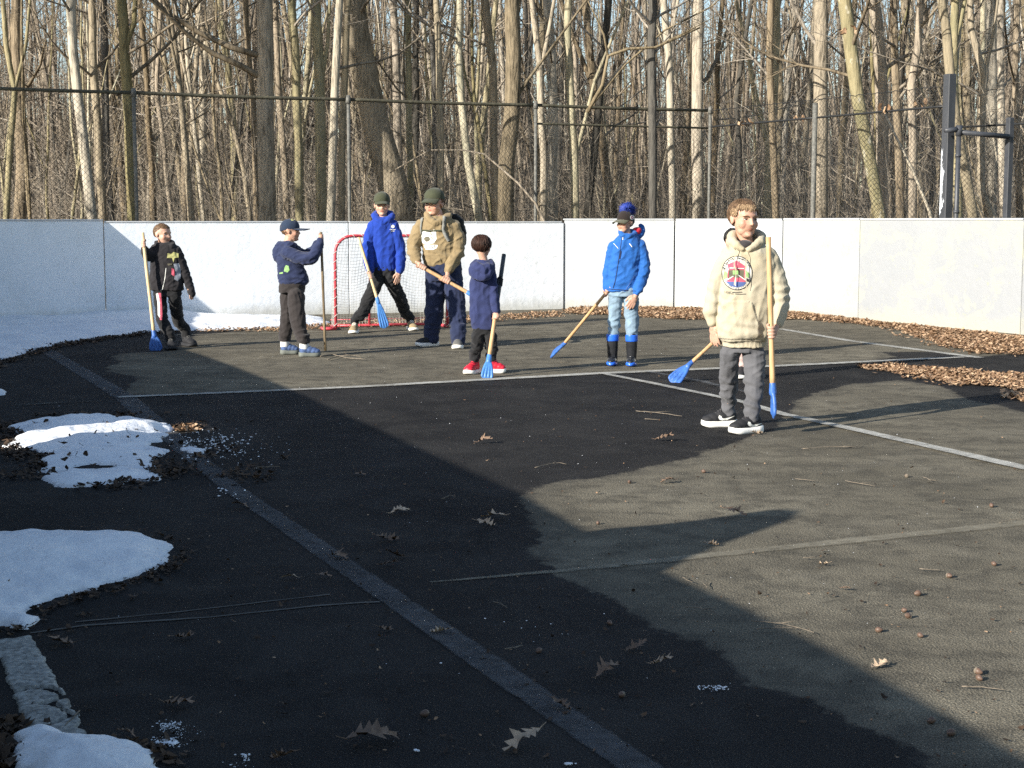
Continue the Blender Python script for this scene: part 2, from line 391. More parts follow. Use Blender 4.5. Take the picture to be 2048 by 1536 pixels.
# old kerb: a broken, crusted concrete strip rising a little from the asphalt
def kerb():
    A = gpoly([(-60, 1290), (62, 1274), (100, 1340), (180, 1480), (190, 1560), (70, 1560), (45, 1440), (0, 1320), (-60, 1330)])
    A = np.array(A); x0, y0 = A.min(0)-0.02; x1, y1 = A.max(0)+0.02; st = 0.006
    xs = np.arange(x0, x1, st); ys = np.arange(y0, y1, st); X, Y = np.meshgrid(xs, ys)
    P = np.stack([X.ravel(), Y.ravel()], 1); d = sdf(P, A)
    nn = np.array([noise.fractal(Vector((p[0]*9, p[1]*22, 0)), 1, 2, 5) for p in P])
    cr = np.array([abs(noise.noise(Vector((p[0]*3+9+0.25*noise.noise(Vector((p[0]*11, p[1]*11, 3))), p[1]*1.1, 5)))) for p in P])
    n4 = np.array([noise.fractal(Vector((p[0]*40, p[1]*120, 2)), 1, 2, 4) for p in P])
    z = np.where(d+nn*0.008+n4*.003 > 0.0, 0.006+0.001*nn+.0016*n4+0.004*np.clip((d+0.006*nn)/0.02, 0, 1), -0.02)
    z = np.where(cr < 0.016+.01*n4, -0.02, z)
    idx = np.arange(len(P)).reshape(len(ys), len(xs))
    Fq = np.stack([idx[:-1, :-1].ravel(), idx[:-1, 1:].ravel(), idx[1:, 1:].ravel(), idx[1:, :-1].ravel()], 1)
    Fq = Fq[(z[Fq] > -0.01).any(1)]
    me = np_mesh('kerb', np.column_stack([P, z]), Fq, 4)
    o = link_mesh('kerb', me, M['curb']); tag(o, kind='structure')
kerb()

# ---------------------------------------------------------------- snow
def snow(label, pts, hmax, soft, st=0.018, ridges=(), nz=0.25, melt=0.05, holes=()):
    A = np.array(gpoly(pts)); x0, y0 = A.min(0)-0.05; x1, y1 = A.max(0)+0.05
    xs = np.arange(x0, x1, st); ys = np.arange(y0, y1, st); X, Y = np.meshgrid(xs, ys)
    P = np.stack([X.ravel(), Y.ravel()], 1); d = sdf(P, A)
    nn = np.array([noise.fractal(Vector((p[0]*2.2, p[1]*2.2, 7)), 1, 2, 5) for p in P])
    n3 = np.array([noise.noise(Vector((p[0]*9, p[1]*9, 3))) for p in P])
    n5 = np.array([noise.noise(Vector((p[0]*24, p[1]*24, 8))) for p in P]); d2 = d+nn*melt+n3*0.03+n5*.012
    for hp in holes: d2 = np.minimum(d2, -sdf(P, gpoly(hp))+n5*.015)
    z = hmax*(1-np.exp(-np.maximum(d2, 0)/soft))*(1+nz*nn)+n3*0.006+n5*.003+0.007
    for (ax, ay, bx, by, hh, wd) in ridges:
        a = np.array(ground(ax, ay)[:2]); b = np.array(ground(bx, by)[:2]); ab = b-a
        t = np.clip(((P-a)@ab)/(ab@ab), 0, 1); q = P-a-np.outer(t, ab)
        z += hh*np.exp(-(q**2).sum(1)/wd**2)*np.clip(d2/0.1, 0, 1)
    z = np.where(d2 > 0, z, -0.03)
    idx = np.arange(len(P)).reshape(len(ys), len(xs))
    Fq = np.stack([idx[:-1, :-1].ravel(), idx[:-1, 1:].ravel(), idx[1:, 1:].ravel(), idx[1:, :-1].ravel()], 1)
    Fq = Fq[(z[Fq] > -0.02).any(1)]
    me = np_mesh('snow_patch', np.column_stack([P, z]), Fq, 4)
    used = np.zeros(len(P), bool); used[Fq.ravel()] = True
    bm = bmesh.new(); bm.from_mesh(me); bm.verts.ensure_lookup_table()
    bmesh.ops.delete(bm, geom=[v for v in bm.verts if not used[v.index]], context='VERTS')
    bm.to_mesh(me); bm.free()
    o = link_mesh('snow_patch', me, M['snow']); tag(o, label, 'snow patch')
    return A
SN1 = snow('long bank of snow heaped along the foot of the shaded white boards', [(-250, 760), (-120, 745), (0, 722), (60, 704), (110, 689), (200, 676), (300, 664), (420, 660), (520, 657), (640, 651), (660, 646), (640, 636),
     (420, 633), (205, 628), (-100, 640), (-300, 660)], 0.07, 0.30, 0.04, ridges=[(-100, 650, 30, 650, 0.05, 0.5), (190, 637, 330, 637, 0.05, 0.5)])
SN2 = snow('ragged snow patch with leaves on it and a thin bar of sunlight across', [(10, 893), (35, 885), (40, 872), (22, 858), (55, 846), (130, 836), (200, 832), (280, 843), (335, 852), (345, 866), (330, 882), (310, 893),
     (340, 903), (335, 912), (305, 920), (318, 938), (290, 944), (342, 958), (330, 966), (262, 964), (180, 974), (100, 976), (85, 962), (105, 950), (90, 945), (75, 925), (100, 915), (60, 905)],
     0.045, 0.12, 0.02, ridges=[(40, 885, 330, 862, 0.02, 0.12), (120, 860, 300, 850, 0.02, 0.12)], nz=0.7, holes=([(140, 938), (175, 930), (215, 931), (255, 937), (225, 941), (165, 941)], [(60, 947), (128, 946), (132, 950), (80, 952)], [(300, 886), (345, 884), (345, 893), (316, 895)], [(262, 905), (298, 902), (296, 907), (268, 908)], [(300, 945), (380, 944), (380, 952), (308, 951)]))
SN3 = snow('smooth rounded snow patch at the left edge with curled leaf stalks standing in it', [(-260, 1090), (0, 1072), (180, 1077), (230, 1070), (292, 1072), (330, 1086), (350, 1108), (335, 1130), (290, 1148), (240, 1162), (190, 1178),
     (120, 1198), (70, 1215), (57, 1228), (66, 1248), (50, 1258), (20, 1254), (-100, 1262), (-300, 1300)], 0.055, 0.13, 0.018, ridges=[(-80, 1130, 200, 1110, 0.02, 0.25)], nz=0.3, melt=0.03)
SN4 = snow('small smooth snow patch at the bottom left corner beside the broken kerb', [(32, 1475), (55, 1460), (100, 1458), (150, 1474), (230, 1490), (285, 1500), (310, 1530), (360, 1570), (420, 1640), (120, 1660), (40, 1530)],
     0.05, 0.10, 0.012, nz=0.2, melt=0.015)
SN5 = snow('sliver of snow among dark leaves at the left edge above the ragged patch', [(-150, 770), (-20, 776), (12, 785), (2, 793), (-40, 800), (-150, 805)], 0.04, 0.12, 0.02)
SN6 = snow('little lump of snow just right of the ragged patch', [(366, 899), (385, 896), (409, 901), (400, 908), (372, 907)], 0.025, 0.05, 0.01, melt=0.012)

# ---------------------------------------------------------------- white rink boards
def xY(px, Y, z=0.0):
    b = (F*ST/CT)  # unused
    # place with given forward distance at photo column px, at about eye height
    return Vector(((px-1024.0)/F*Y/CT*(1.0), Y, z))
WP = [(-420, 13.6), (0, 17.4), (207, 18.75), (697, 19.95), (1125, 21.05), (1350, 21.05), (1566, 20.25), (1720, 18.75), (2048, 16.3), (2520, 12.6)]
WT = [1.225, 1.225, 1.203, 1.200, 1.238, 1.236, 1.240, 1.235, 1.230]
WM = ['board', 'board', 'board', 'board', 'board_smooth', 'board_smooth', 'board_lit', 'board_stained', 'board_stained']
def colY(px, Y):   # world point on vertical plane: column px at eye height
    p = at(px, 443, Y); return Vector((p.x, p.y, 0))
wall = empty('rink_board_wall', colY(1125, 21.05), 'long white dasher board wall bending round the far end of the asphalt rink', 'wall')
def box_between(bm, a, b, z0, z1, t, yaw_in=0.0):
    d = (b-a); d.z = 0; d.normalize(); s = Vector((-d.y, d.x, 0))
    n = 10
    vs = []
    for q, off in ((a, 0), (b, 0)):
        for sd in (0, t):
            for z in (z0, z1): vs.append(bm.verts.new((q.x+s.x*sd, q.y+s.y*sd, z)))
    f = [(0, 1, 5, 4), (2, 6, 7, 3), (0, 4, 6, 2), (1, 3, 7, 5), (0, 2, 3, 1), (4, 5, 7, 6)]
    for q in f: bm.faces.new([vs[i] for i in q])
def rounded_box_obj(name, bm, mat, parent, bev=0.006):
    bmesh.ops.recalc_face_normals(bm, faces=bm.faces)
    if bev: bmesh.ops.bevel(bm, geom=list(bm.edges), offset=bev, segments=1, affect='EDGES', clamp_overlap=True)
    return bm_obj(name, bm, mat, parent, False)
pts = [colY(*p) for p in WP]
pts[0] = Vector((-5.75, 12.6, 0)); pts[1] = Vector((-6.27, 17.18, 0))
for i in range(len(pts)-1):
    a, b = pts[i], pts[i+1]; d = (b-a).normalized()
    gp = 0.005
    if i in (0,): gp = 0.0
    bm = bmesh.new()
    aa = a+d*gp; bb = b-d*gp
    if i == 3: bb = b+d*0.02
    if i == 4: aa = a+d*0.03
    off = Vector((-d.y, d.x, 0))*(0.03 if i == 4 else 0)
    box_between(bm, aa+off, bb+off, -0.05, WT[i], 0.045)
    rounded_box_obj('panel', bm, M[WM[i]], wall)
for i in range(1, len(pts)-1):
    p = pts[i]; d = (pts[i+1]-pts[i-1]).normalized(); s = Vector((-d.y, d.x, 0))
    bm = bmesh.new(); box_between(bm, p-d*0.05+s*0.085, p+d*0.05+s*0.085, -0.05, 1.17, 0.09)
    rounded_box_obj('post', bm, M['dark_gap'], wall, 0)
# top rails of each panel, a slightly proud cap
for i in range(len(pts)-1):
    a, b = pts[i], pts[i+1]; d = (b-a).normalized(); s = Vector((-d.y, d.x, 0))
    off = s*(0.03 if i == 4 else 0)
    bm = bmesh.new(); box_between(bm, a+d*0.012-s*0.008+off, b-d*0.012-s*0.008+off, WT[i]+0.002, WT[i]+0.022, 0.075)
    rounded_box_obj('cap', bm, M['board_smooth'], wall, 0.004)
# flakes and blisters of paint on the boards
def flakes():
    bm = bmesh.new()
    for (px, py, wpx, hpx, Y) in [(435, 448, 20, 5, 19.3), (385, 466, 6, 9, 19.2), (372, 478, 7, 4, 19.2)]:
        pass
    bm.free()

# ---------------------------------------------------------------- tubes
class Tubes:
    def __init__(s): s.V = []; s.Q = []; s.T = []; s.n = 0
    def tube(s, pts, rads, k=6, cap=False, wob=0.0, ph=0.0):
        P = np.array([tuple(p) for p in pts], float); n = len(P)
        D = np.gradient(P, axis=0); D /= np.linalg.norm(D, axis=1)[:, None]+1e-12
        ref = np.array([0.0, 0, 1]) if abs(D[0, 2]) < 0.9 else np.array([1.0, 0, 0])
        A = np.cross(D, ref); A /= np.linalg.norm(A, axis=1)[:, None]+1e-12
        B = np.cross(D, A)
        th = np.linspace(0, 2*np.pi, k, endpoint=False)+ph
        R = np.asarray(rads, float)[:, None]*np.ones(k)[None, :]
        if wob: R = R*(1+wob*np.sin(th*3+np.linspace(0, 4, n)[:, None]*2)+wob*0.6*np.sin(th*2+np.linspace(0, 9, n)[:, None]+1))
        V = P[:, None, :]+A[:, None, :]*(np.cos(th)*R)[:, :, None]+B[:, None, :]*(np.sin(th)*R)[:, :, None]
        s.V.append(V.reshape(-1, 3))
        i = np.arange(n*k).reshape(n, k); j = np.roll(i, -1, axis=1)
        s.Q.append(np.stack([i[:-1].ravel(), j[:-1].ravel(), j[1:].ravel(), i[1:].ravel()], 1)+s.n)
        s.n += n*k
        if cap:
            c = np.array([P[0], P[-1]]); s.V.append(c)
            a = s.n; i0 = i[0]+s.n-n*k; i1 = i[-1]+s.n-n*k
            s.T.append(np.stack([np.full(k, a), np.roll(i0, -1), i0], 1)); s.T.append(np.stack([np.full(k, a+1), i1, np.roll(i1, -1)], 1))
            s.n += 2
    def twigs(s, P0, P1, r):
        """many straight three-sided spikes at once"""
        P0 = np.asarray(P0); P1 = np.asarray(P1); m = len(P0)
        if m == 0: return
        D = P1-P0; D /= np.linalg.norm(D, axis=1)[:, None]+1e-9
        A = np.cross(D, np.array([0.31, 0.22, 0.9])); A /= np.linalg.norm(A, axis=1)[:, None]+1e-9; B = np.cross(D, A)
        r = np.broadcast_to(np.asarray(r, float), (m,))[:, None]
        V = np.stack([P0+A*r, P0-A*r*0.5+B*r*0.87, P0-A*r*0.5-B*r*0.87, P1], 1).reshape(-1, 3)
        b = (np.arange(m)*4)[:, None]+s.n
        s.T.append(np.concatenate([b+np.array([[0, 1, 3]]), b+np.array([[1, 2, 3]]), b+np.array([[2, 0, 3]])], 0))
        s.V.append(V); s.n += 4*m
    def mesh(s, name):
        V = np.concatenate(s.V) if s.V else np.zeros((0, 3))
        Q = np.concatenate(s.Q) if s.Q else np.zeros((0, 4), int); T = np.concatenate(s.T) if s.T else np.zeros((0, 3), int)
        me = bpy.data.meshes.new(name)
        me.vertices.add(len(V)); me.vertices.foreach_set('co', V.astype(np.float32).ravel())
        li = np.concatenate([Q.ravel(), T.ravel()]).astype(np.int32)
        me.loops.add(len(li)); me.loops.foreach_set('vertex_index', li)
        me.polygons.add(len(Q)+len(T))
        tot = np.concatenate([np.full(len(Q), 4), np.full(len(T), 3)]).astype(np.int32)
        st = np.concatenate([[0], np.cumsum(tot)[:-1]]).astype(np.int32)
        me.polygons.foreach_set('loop_start', st); me.polygons.foreach_set('loop_total', tot)
        me.update(calc_edges=True)
        me.polygons.foreach_set('use_smooth', [True]*len(me.polygons))
        return me
    def obj(s, name, mat, parent=None): return link_mesh(name, s.mesh(name), mat, parent)

# ---------------------------------------------------------------- chain link fences
def diamonds(T, a, b, z0, z1, pitch, r):
    L = (b-a).length; d = (b-a)/L; hgt = z1-z0; k = int((L+hgt)/pitch)
    P0 = []; P1 = []
    for i in range(k+1):
        c = i*pitch
        for sgn in (1, -1):
            x0 = c-hgt if sgn > 0 else c
            x1 = c if sgn > 0 else c-hgt
            za, zb = z0, z1
            xa, xb = x0, x1
            # clip to 0..L
            def clip(xa, za, xb, zb):
                if xa > xb: xa, za, xb, zb = xb, zb, xa, za
                if xb < 0 or xa > L: return None
                if xa < 0: za += (zb-za)*(0-xa)/(xb-xa); xa = 0
                if xb > L: zb += (za-zb)*(xb-L)/(xb-xa); xb = L
                return xa, za, xb, zb
            q = clip(xa, za, xb, zb)
            if q is None: continue
            xa, za, xb, zb = q
            if abs(xb-xa) < 0.02: continue
            s = Vector((-d.y, d.x, 0))*0.002*sgn
            T.tube([a+d*xa+s+Vector((0, 0, za)), a+d*xb+s+Vector((0, 0, zb))], [r, r], 4)
fp = {'a': colY(-190, 20.4), 'b': colY(275, 21.75), 'c': colY(700, 22.95), 'd': colY(1071, 24.05), 'e': colY(1417, 25.2),
      'f': colY(1625, 23.0), 'g': colY(1888, 20.65)}
FH = 3.05
fence = empty('chain_link_fence', fp['c'], 'tall grey chain link fence with a mossy top rail behind the white boards', 'fence')
T = Tubes()
seq = ['a', 'b', 'c', 'd', 'e']
for p, q in zip(seq, seq[1:]): diamonds(T, fp[p], fp[q], 0.05, FH-0.02, 0.082, 0.0021)
T.obj('mesh', M['wire'], fence)
T = Tubes(); n = 12
for p, q in zip(seq, seq[1:]):
    A, B = fp[p], fp[q]
    L = [A.lerp(B, i/n)+Vector((0, 0, FH-0.012*math.sin(math.pi*i/n))) for i in range(n+1)]
    T.tube(L, [0.024+0.003*random.random() for _ in L], 8, True)
T.obj('top_rail', M['rail'], fence)
T = Tubes()
L = [fp['d'].lerp(fp['e'], i/n)+Vector((0, 0, 2.76)) for i in range(n+1)]; T.tube(L, [0.017]*len(L), 7, True)
T.obj('middle_rail', M['rail'], fence)
for k in seq:
    T = Tubes(); T.tube([fp[k]+Vector((0, -0.03, z)) for z in (-0.2, 1.5, FH+0.03)], [0.027]*3, 10, True)
    T.tube([fp[k]+Vector((0, -0.03, FH-0.06)), fp[k]+Vector((0, -0.03, FH+0.06))], [0.045, 0.03], 10, True)
    T.obj('post', M['galv'], fence)
fence2 = empty('black_chain_link_fence', fp['f'], 'dark coated chain link fence running back to the tall black post', 'fence')
T = Tubes()
seq2 = ['e', 'f', 'g']
for p, q in zip(seq2, seq2[1:]): diamonds(T, fp[p]+Vector((0.06, 0, 0)), fp[q], 0.05, FH, 0.078, 0.0026)
T.obj('mesh', M['black_wire'], fence2)
T = Tubes()
for p, q in zip(seq2, seq2[1:]):
    L = [fp[p].lerp(fp[q], i/n)+Vector((0, 0, 2.78)) for i in range(n+1)]; T.tube(L, [0.016]*len(L), 7, True)
T.obj('middle_rail', M['black_wire'], fence2)
T = Tubes()
for p, q in zip(seq2, seq2[1:]):
    L = [fp[p].lerp(fp[q], i/40)+Vector((0, 0, FH+0.012*math.sin(i*2.3))) for i in range(41)]; T.tube(L, [0.006]*len(L), 5, True)
T.obj('top_wire', M['black_wire'], fence2)
T = Tubes(); T.tube([fp['f']+Vector((0, -0.02, z)) for z in (-0.2, 1.5, FH-0.05)], [0.04]*3, 10, True)
T.obj('post', M['galv'], fence2)
# a third stretch beyond the black post
fence3 = empty('side_chain_link_fence', colY(2100, 20.5), 'dark chain link fence beyond the black gate posts at the right edge', 'fence')
T = Tubes(); a3, b3 = colY(1905, 21.6), colY(2260, 19.6); diamonds(T, a3, b3, 0.05, 2.75, 0.08, 0.0024); T.obj('mesh', M['black_wire'], fence3)
T = Tubes(); T.tube([a3+Vector((0, 0, 2.55)), b3+Vector((0, 0, 2.55))], [0.015]*2, 7, True); T.obj('top_rail', M['black_wire'], fence3)

def post_box(name, px, Y, wid, dep, top, mat, label, group=None, lean=0.0):
    c = colY(px, Y); bm = bmesh.new()
    bmesh.ops.create_cube(bm, size=1); bmesh.ops.scale(bm, vec=(wid, dep, top+0.3), verts=bm.verts)
    bmesh.ops.rotate(bm, cent=(0, 0, 0), matrix=Matrix.Rotation(math.radians(24), 3, 'Z'), verts=bm.verts)
    bmesh.ops.translate(bm, vec=c+Vector((0, 0, (top-0.3)/2)), verts=bm.verts)
    root = empty(name, c, label, 'post', group)
    rounded_box_obj('shaft', bm, mat, root, 0.008)
    return root
def mat_peel():
    b = NB('peeling_black_paint'); v = b.mapping((1, 1, 0.45))
    sx = b.n('ShaderNodeSeparateXYZ'); b.L(b.tc.outputs['Object'], sx.inputs[0])
    # paint has flaked off the near left corner below about 2.3 m
    n = b.noise(v, 7, 7, 0.7, 0.4)
    f = b.math('ADD', b.math('MULTIPLY', sx.outputs['X'], -6.5), b.math('MULTIPLY', b.math('SUBTRACT', n, 0.5), 1.3))
    top = b.ramp(b.math('ADD', b.math('MULTIPLY', sx.outputs['Z'], 0.3), b.math('MULTIPLY', n, 0.1)), [(0.695, 1.0), (0.715, 0.0)])
    mk = b.math('MULTIPLY', b.ramp(f, [(0.42, 0.0), (0.45, 1.0)]), top)
    col = b.mix(mk, b.ramp(n, [(0.3, (0.03, 0.033, 0.038)), (0.7, (0.055, 0.058, 0.066))]), (0.62, 0.66, 0.70))
    return b.set(col, 0.55, b.bump(n, 0.1, 0.004))
M['peel'] = mat_peel()
bp = post_box('tall_black_post', 1891, 20.5, 0.125, 0.125, 3.19, M['peel'], 'tall square black steel post with white peeling paint on its lower half', 'posts of the black gate frame')
bp2 = post_box('grey_post', 2013, 20.6, 0.085, 0.085, 2.62, M['black_paint'], 'shorter dark grey steel post at the right edge end of the crossbar', 'posts of the black gate frame')
gate = empty('gate_frame', colY(1912, 20.4), 'black round pipe frame with a crossbar between the two square posts', 'gate frame')
T = Tubes(); a = colY(1912, 20.35); T.tube([a+Vector((0, 0, z)) for z in (-0.2, 1.2, 2.42)], [0.033]*3, 12, True); T.obj('upright', M['black_paint'], gate)
T = Tubes(); T.tube([colY(1884, 20.3)+Vector((0, 0, 2.43)), colY(1912, 20.35)+Vector((0, 0, 2.445))], [0.03, 0.04], 10, True)
T.tube([a+Vector((0, 0, 2.36)), a+Vector((0, 0, 2.50))], [0.046, 0.046], 12, True)
for z in (1.35, 2.1, 0.6): T.tube([a+Vector((0, 0, z-0.02)), a+Vector((0, 0, z+0.02))], [0.042]*2, 12, True)
T.obj('clamp', M['black_paint'], gate)
T = Tubes(); T.tube([a+Vector((0, 0, 2.41)), colY(2012, 20.5)+Vector((0, 0, 2.36))], [0.034]*2, 12, True); T.obj('crossbar', M['black_paint'], gate)

# ---------------------------------------------------------------- the boards along the left side, just outside the frame: their top edge throws the long shadow
base0 = Vector((-0.50, 0.0)); dline = Vector((-0.40, 1.0))
def to_plane(q):
    a = Vector((-math.cos(AZ), -math.sin(AZ)))
    det = a.x*(-dline.y)+dline.x*a.y
    rx, ry = base0.x-q.x, base0.y-q.y
    k = (rx*(-dline.y)+dline.x*ry)/det
    t = (a.x*ry-a.y*rx)/det
    return t, k*math.tan(EL)
sh = [(2048, 1512), (1700, 1318), (1500, 1218), (1330, 1143), (1372, 1122), (1400, 1108), (1450, 1086), (1520, 1062), (1590, 1036), (1602, 1021), (1560, 1018), (1500, 1026), (1420, 1038), (1340, 1047), (1230, 1056), (1180, 1064), (1100, 1020), (1040, 985), (860, 905), (700, 832), (570, 773), (470, 733), (400, 708), (362, 697)]  # long board edge, plus a hump made up to cast the pointed shadow
top = [to_plane(ground(*p)) for p in sh]
print('OCC', [(round(a, 2), round(b, 2)) for a, b in top])
top = [(-4.0, 1.22)]+top
def to_world(t, h, back=0.0):
    n = Vector((-dline.y, dline.x)).normalized()
    return Vector((base0.x+t*dline.x+n.x*back, base0.y+t*dline.y+n.y*back, h))
def slab_poly(poly, name):
    bm = bmesh.new()
    f = [bm.verts.new(to_world(t, h)) for t, h in poly]; b2 = [bm.verts.new(to_world(t, h, 0.045)) for t, h in poly]
    bm.faces.new(f); bm.faces.new(b2[::-1])
    for i in range(len(f)): bm.faces.new((f[i], f[(i+1) % len(f)], b2[(i+1) % len(f)], b2[i]))
    bmesh.ops.triangulate(bm, faces=[q for q in bm.faces if len(q.verts) > 4])
    bmesh.ops.recalc_face_normals(bm, faces=bm.faces)
    bm_obj(name, bm, M['board_smooth'], wall, False)
# a slot low in these boards lets the bar of sunlight through onto the snow
s0, s1 = sorted((to_plane(ground(150, 889))[0], to_plane(ground(150, 869))[0]))
h0, h1 = 0.12, 0.86
print('SLIT', s0, s1)
def top_at(t):
    best = None
    for (ta, ha), (tb, hb) in zip(top, top[1:]):
        if min(ta, tb) <= t <= max(ta, tb) and abs(tb-ta) > 1e-6:
            h = ha+(hb-ha)*(t-ta)/(tb-ta); best = h if best is None else max(best, h)
    return best
iL = max(i for i, p_ in enumerate(top) if p_[0] < s0)
def slab_cols(poly, name):
    bm = bmesh.new(); rows = []
    for t, h in poly: rows.append([bm.verts.new(to_world(t, -.1)), bm.verts.new(to_world(t, h)), bm.verts.new(to_world(t, h, .045)), bm.verts.new(to_world(t, -.1, .045))])
    for a, b in zip(rows, rows[1:]):
        for i in range(4): bm.faces.new((a[i], a[(i+1) % 4], b[(i+1) % 4], b[i]))
    bm.faces.new(rows[0]); bm.faces.new(rows[-1][::-1])
    bmesh.ops.recalc_face_normals(bm, faces=bm.faces); bm_obj(name, bm, M['board_smooth'], wall, False)
slab_cols(top[:iL+1]+[(s0, top_at(s0))], 'panel')
slab_cols([(s1, top_at(s1))]+[p_ for p_ in top[iL+1:] if p_[0] > s1], 'panel')
slab_poly([(s0+0.001, -0.1), (s0+0.001, h0), (s1-0.001, h0), (s1-0.001, -0.1)], 'panel')
slab_poly([(s0+0.001, h1), (s0+0.001, top_at(s0)), (s1-0.001, top_at(s1)), (s1-0.001, h1)], 'panel')
q_ = to_world(top[-1][0]+.01, 0)
bm = bmesh.new(); box_between(bm, Vector((q_.x, q_.y, 0)), pts[0], -0.05, 1.22, 0.045); rounded_box_obj('panel', bm, M['board_smooth'], wall)
# ================================================================ TREES
def rnd(a, b): return random.uniform(a, b)
def wander(p, d, L, n, curl, up=0.0):
    pts = [p.copy()]; d = d.normalized(); st = L/n
    for i in range(n):
        d = (d+Vector((rnd(-curl, curl), rnd(-curl, curl), rnd(-curl, curl)+up))).normalized()
        p = p+d*st; pts.append(p.copy())
    return pts
def limb(T, p, d, L, r, depth, tw, dens=1.0):
    n = 6 if depth > 1 else 4
    pts = wander(p, d, L, n, 0.16 if depth > 1 else 0.24, 0.05)
    T.tube(pts, np.linspace(r, r*0.3, n+1), 5 if depth > 1 else 3)
    if depth > 0:
        k = int((5+L*1.8)*dens)
        for i in range(k):
            f = rnd(0.22, 1.0); j = min(int(f*n), n-1); q = pts[j].lerp(pts[j+1], f*n-j)
            dd = (pts[j+1]-pts[j]).normalized()
            side = Vector((rnd(-1, 1), rnd(-1, 1), rnd(-0.5, 0.9))); side = (side-side.dot(dd)*dd).normalized()
            nd = (dd*rnd(0.5, 1.0)+side*rnd(0.5, 1.0))
            LL = L*rnd(0.22, 0.5)*(1.15-0.5*f)
            if depth > 1: limb(T, q, nd, LL, r*(1-0.65*f)*0.5, depth-1, tw, dens)
            else:
                m = wander(q, nd, LL, 2, 0.3, 0.04)
                tw.append((m[0], m[1], max(0.0025, r*0.32))); tw.append((m[1], m[2], max(0.002, r*0.22)))
                for _ in range(2):
                    z = m[1] if random.random() < .5 else m[2]
                    tw.append((z, z+Vector((rnd(-1, 1), rnd(-1, 1), rnd(-0.4, 0.9)))*LL*0.4, 0.002))
def crown(trunk_pts, rads, z_lo, n_limb, Lr, depth=2, dens=1.0, rs=0.4):
    T = Tubes(); tw = []
    zs = [p.z for p in trunk_pts]
    for i in range(n_limb):
        z = z_lo+(zs[-1]-z_lo)*rnd(0, 1)**0.9
        j = max(k for k in range(len(zs)-1) if zs[k] <= z or k == 0)
        f = (z-zs[j])/max(zs[j+1]-zs[j], 1e-6); f = min(max(f, 0), 1)
        p = trunk_pts[j].lerp(trunk_pts[j+1], f); r = rads[j]*(1-f)+rads[j+1]*f
        a = rnd(0, 6.283)
        d = Vector((math.cos(a), math.sin(a), rnd(0.15, 1.1)))
        L = rnd(*Lr)*(0.6+0.6*(1-(z-z_lo)/max(zs[-1]-z_lo, 1)))
        limb(T, p, d, L, min(r*rs, 0.02*L+0.004)*rnd(0.7, 1.1), depth, tw, dens)
    # leader fans out
    if tw:
        T.twigs([tuple(a) for a, b, r in tw], [tuple(b) for a, b, r in tw], [r for a, b, r in tw])
    return T
TREES = []
def traced(name, label, pxs, Y, w0, w1, mat, height=12.5, z_lo=3.2, n_limb=12, Lr=(1.2, 3.0), fork=None, flare=1.0, dens=1.0):
    """pxs: photo columns/rows of the stem from the wall top upwards; w0,w1 widths in px there"""
    P = [at(x, y, Y) for x, y in pxs]
    if P[0].z > 0.3:
        d = (P[1]-P[0]); k = P[0].z/max(d.z, 0.1)
        b = P[0]-d*min(k, 3)*1.0; b = Vector((P[0].x-(d.x*k)*0.6, Y, -0.15)); P = [b]+P
    R = [w0/F*Y/2*flare]+[(w0+(w1-w0)*i/(len(P)-2))/F*Y/2 for i in range(len(P)-1)]
    # densify
    pts = []; rr = []
    for i in range(len(P)-1):
        n = max(1, int((P[i+1]-P[i]).length/0.35))
        for k in range(n): pts.append(P[i].lerp(P[i+1], k/n)); rr.append(R[i]+(R[i+1]-R[i])*k/n)
    pts.append(P[-1]); rr.append(R[-1])
    d = (P[-1]-P[-2]).normalized(); p = P[-1]; r = R[-1]; n = max(2, int((height-p.z)/0.7)); r0 = r
    for i in range(n):
        d = (d+Vector((rnd(-.07, .07), rnd(-.07, .07), 0.05))).normalized(); p = p+d*0.7; pts.append(p.copy()); rr.append(r0*(1-0.85*(i+1)/n))
    for i in range(1, len(pts)-1):
        pts[i] = pts[i]+Vector((noise.noise(pts[i]*0.9)*0.03, noise.noise(pts[i]*0.9+Vector((9, 9, 9)))*0.05, 0))
    root = empty(name, Vector((pts[0].x, Y, 0)), label, 'tree')
    T = Tubes(); k = 14 if w0 > 20 else 9
    T.tube(pts, rr, k, wob=0.05, ph=rnd(0, 6))
    if fork:
        for fp_, wf in fork:
            Q = [at(x, y, Y) for x, y in fp_]
            dd = (Q[-1]-Q[-2]).normalized()
            Q += [Q[-1]+dd*1.5, Q[-1]+dd*3+Vector((0, 0, .6)), Q[-1]+dd*4+Vector((0, 0, 1.6))]
            rf = wf/F*Y/2
            T.tube(Q, np.linspace(rf, rf*0.35, len(Q)), 8, wob=0.04)
    T.obj('trunk', M[mat], root)
    C = crown(pts, rr, z_lo, n_limb, Lr, 2, dens)
    C.obj('crown', M['twig'], root)
    TREES.append((pts[0].x, Y)); return root
Tr = traced
Tr('forked_tree', 'slender tree with a fork low down at the far left edge', [(14, 440), (20, 300), (30, 180), (12, 90), (5, 0)], 24.5, 13, 9, 'bark_yellow', fork=[([(30, 180), (52, 90), (60, 0)], 8)])
Tr('oak_tree', 'stout brown tree in from the left edge, dark towards its foot', [(40, 440), (44, 330), (38, 200), (33, 0)], 26.5, 27, 20, 'bark_brown', fork=[([(36, 190), (20, 100), (28, 0)], 10)])
Tr('birch_tree', 'pale smooth tree leaning left above the shaded boards', [(184, 440), (172, 330), (158, 215), (148, 100), (141, -20)], 23.6, 21, 17, 'bark_pale')
Tr('woodland_tree', 'straight light brown tree just right of the pale leaning one', [(206, 440), (196, 250), (186, 100), (180, -10)], 25.0, 16, 15, 'bark_mid')
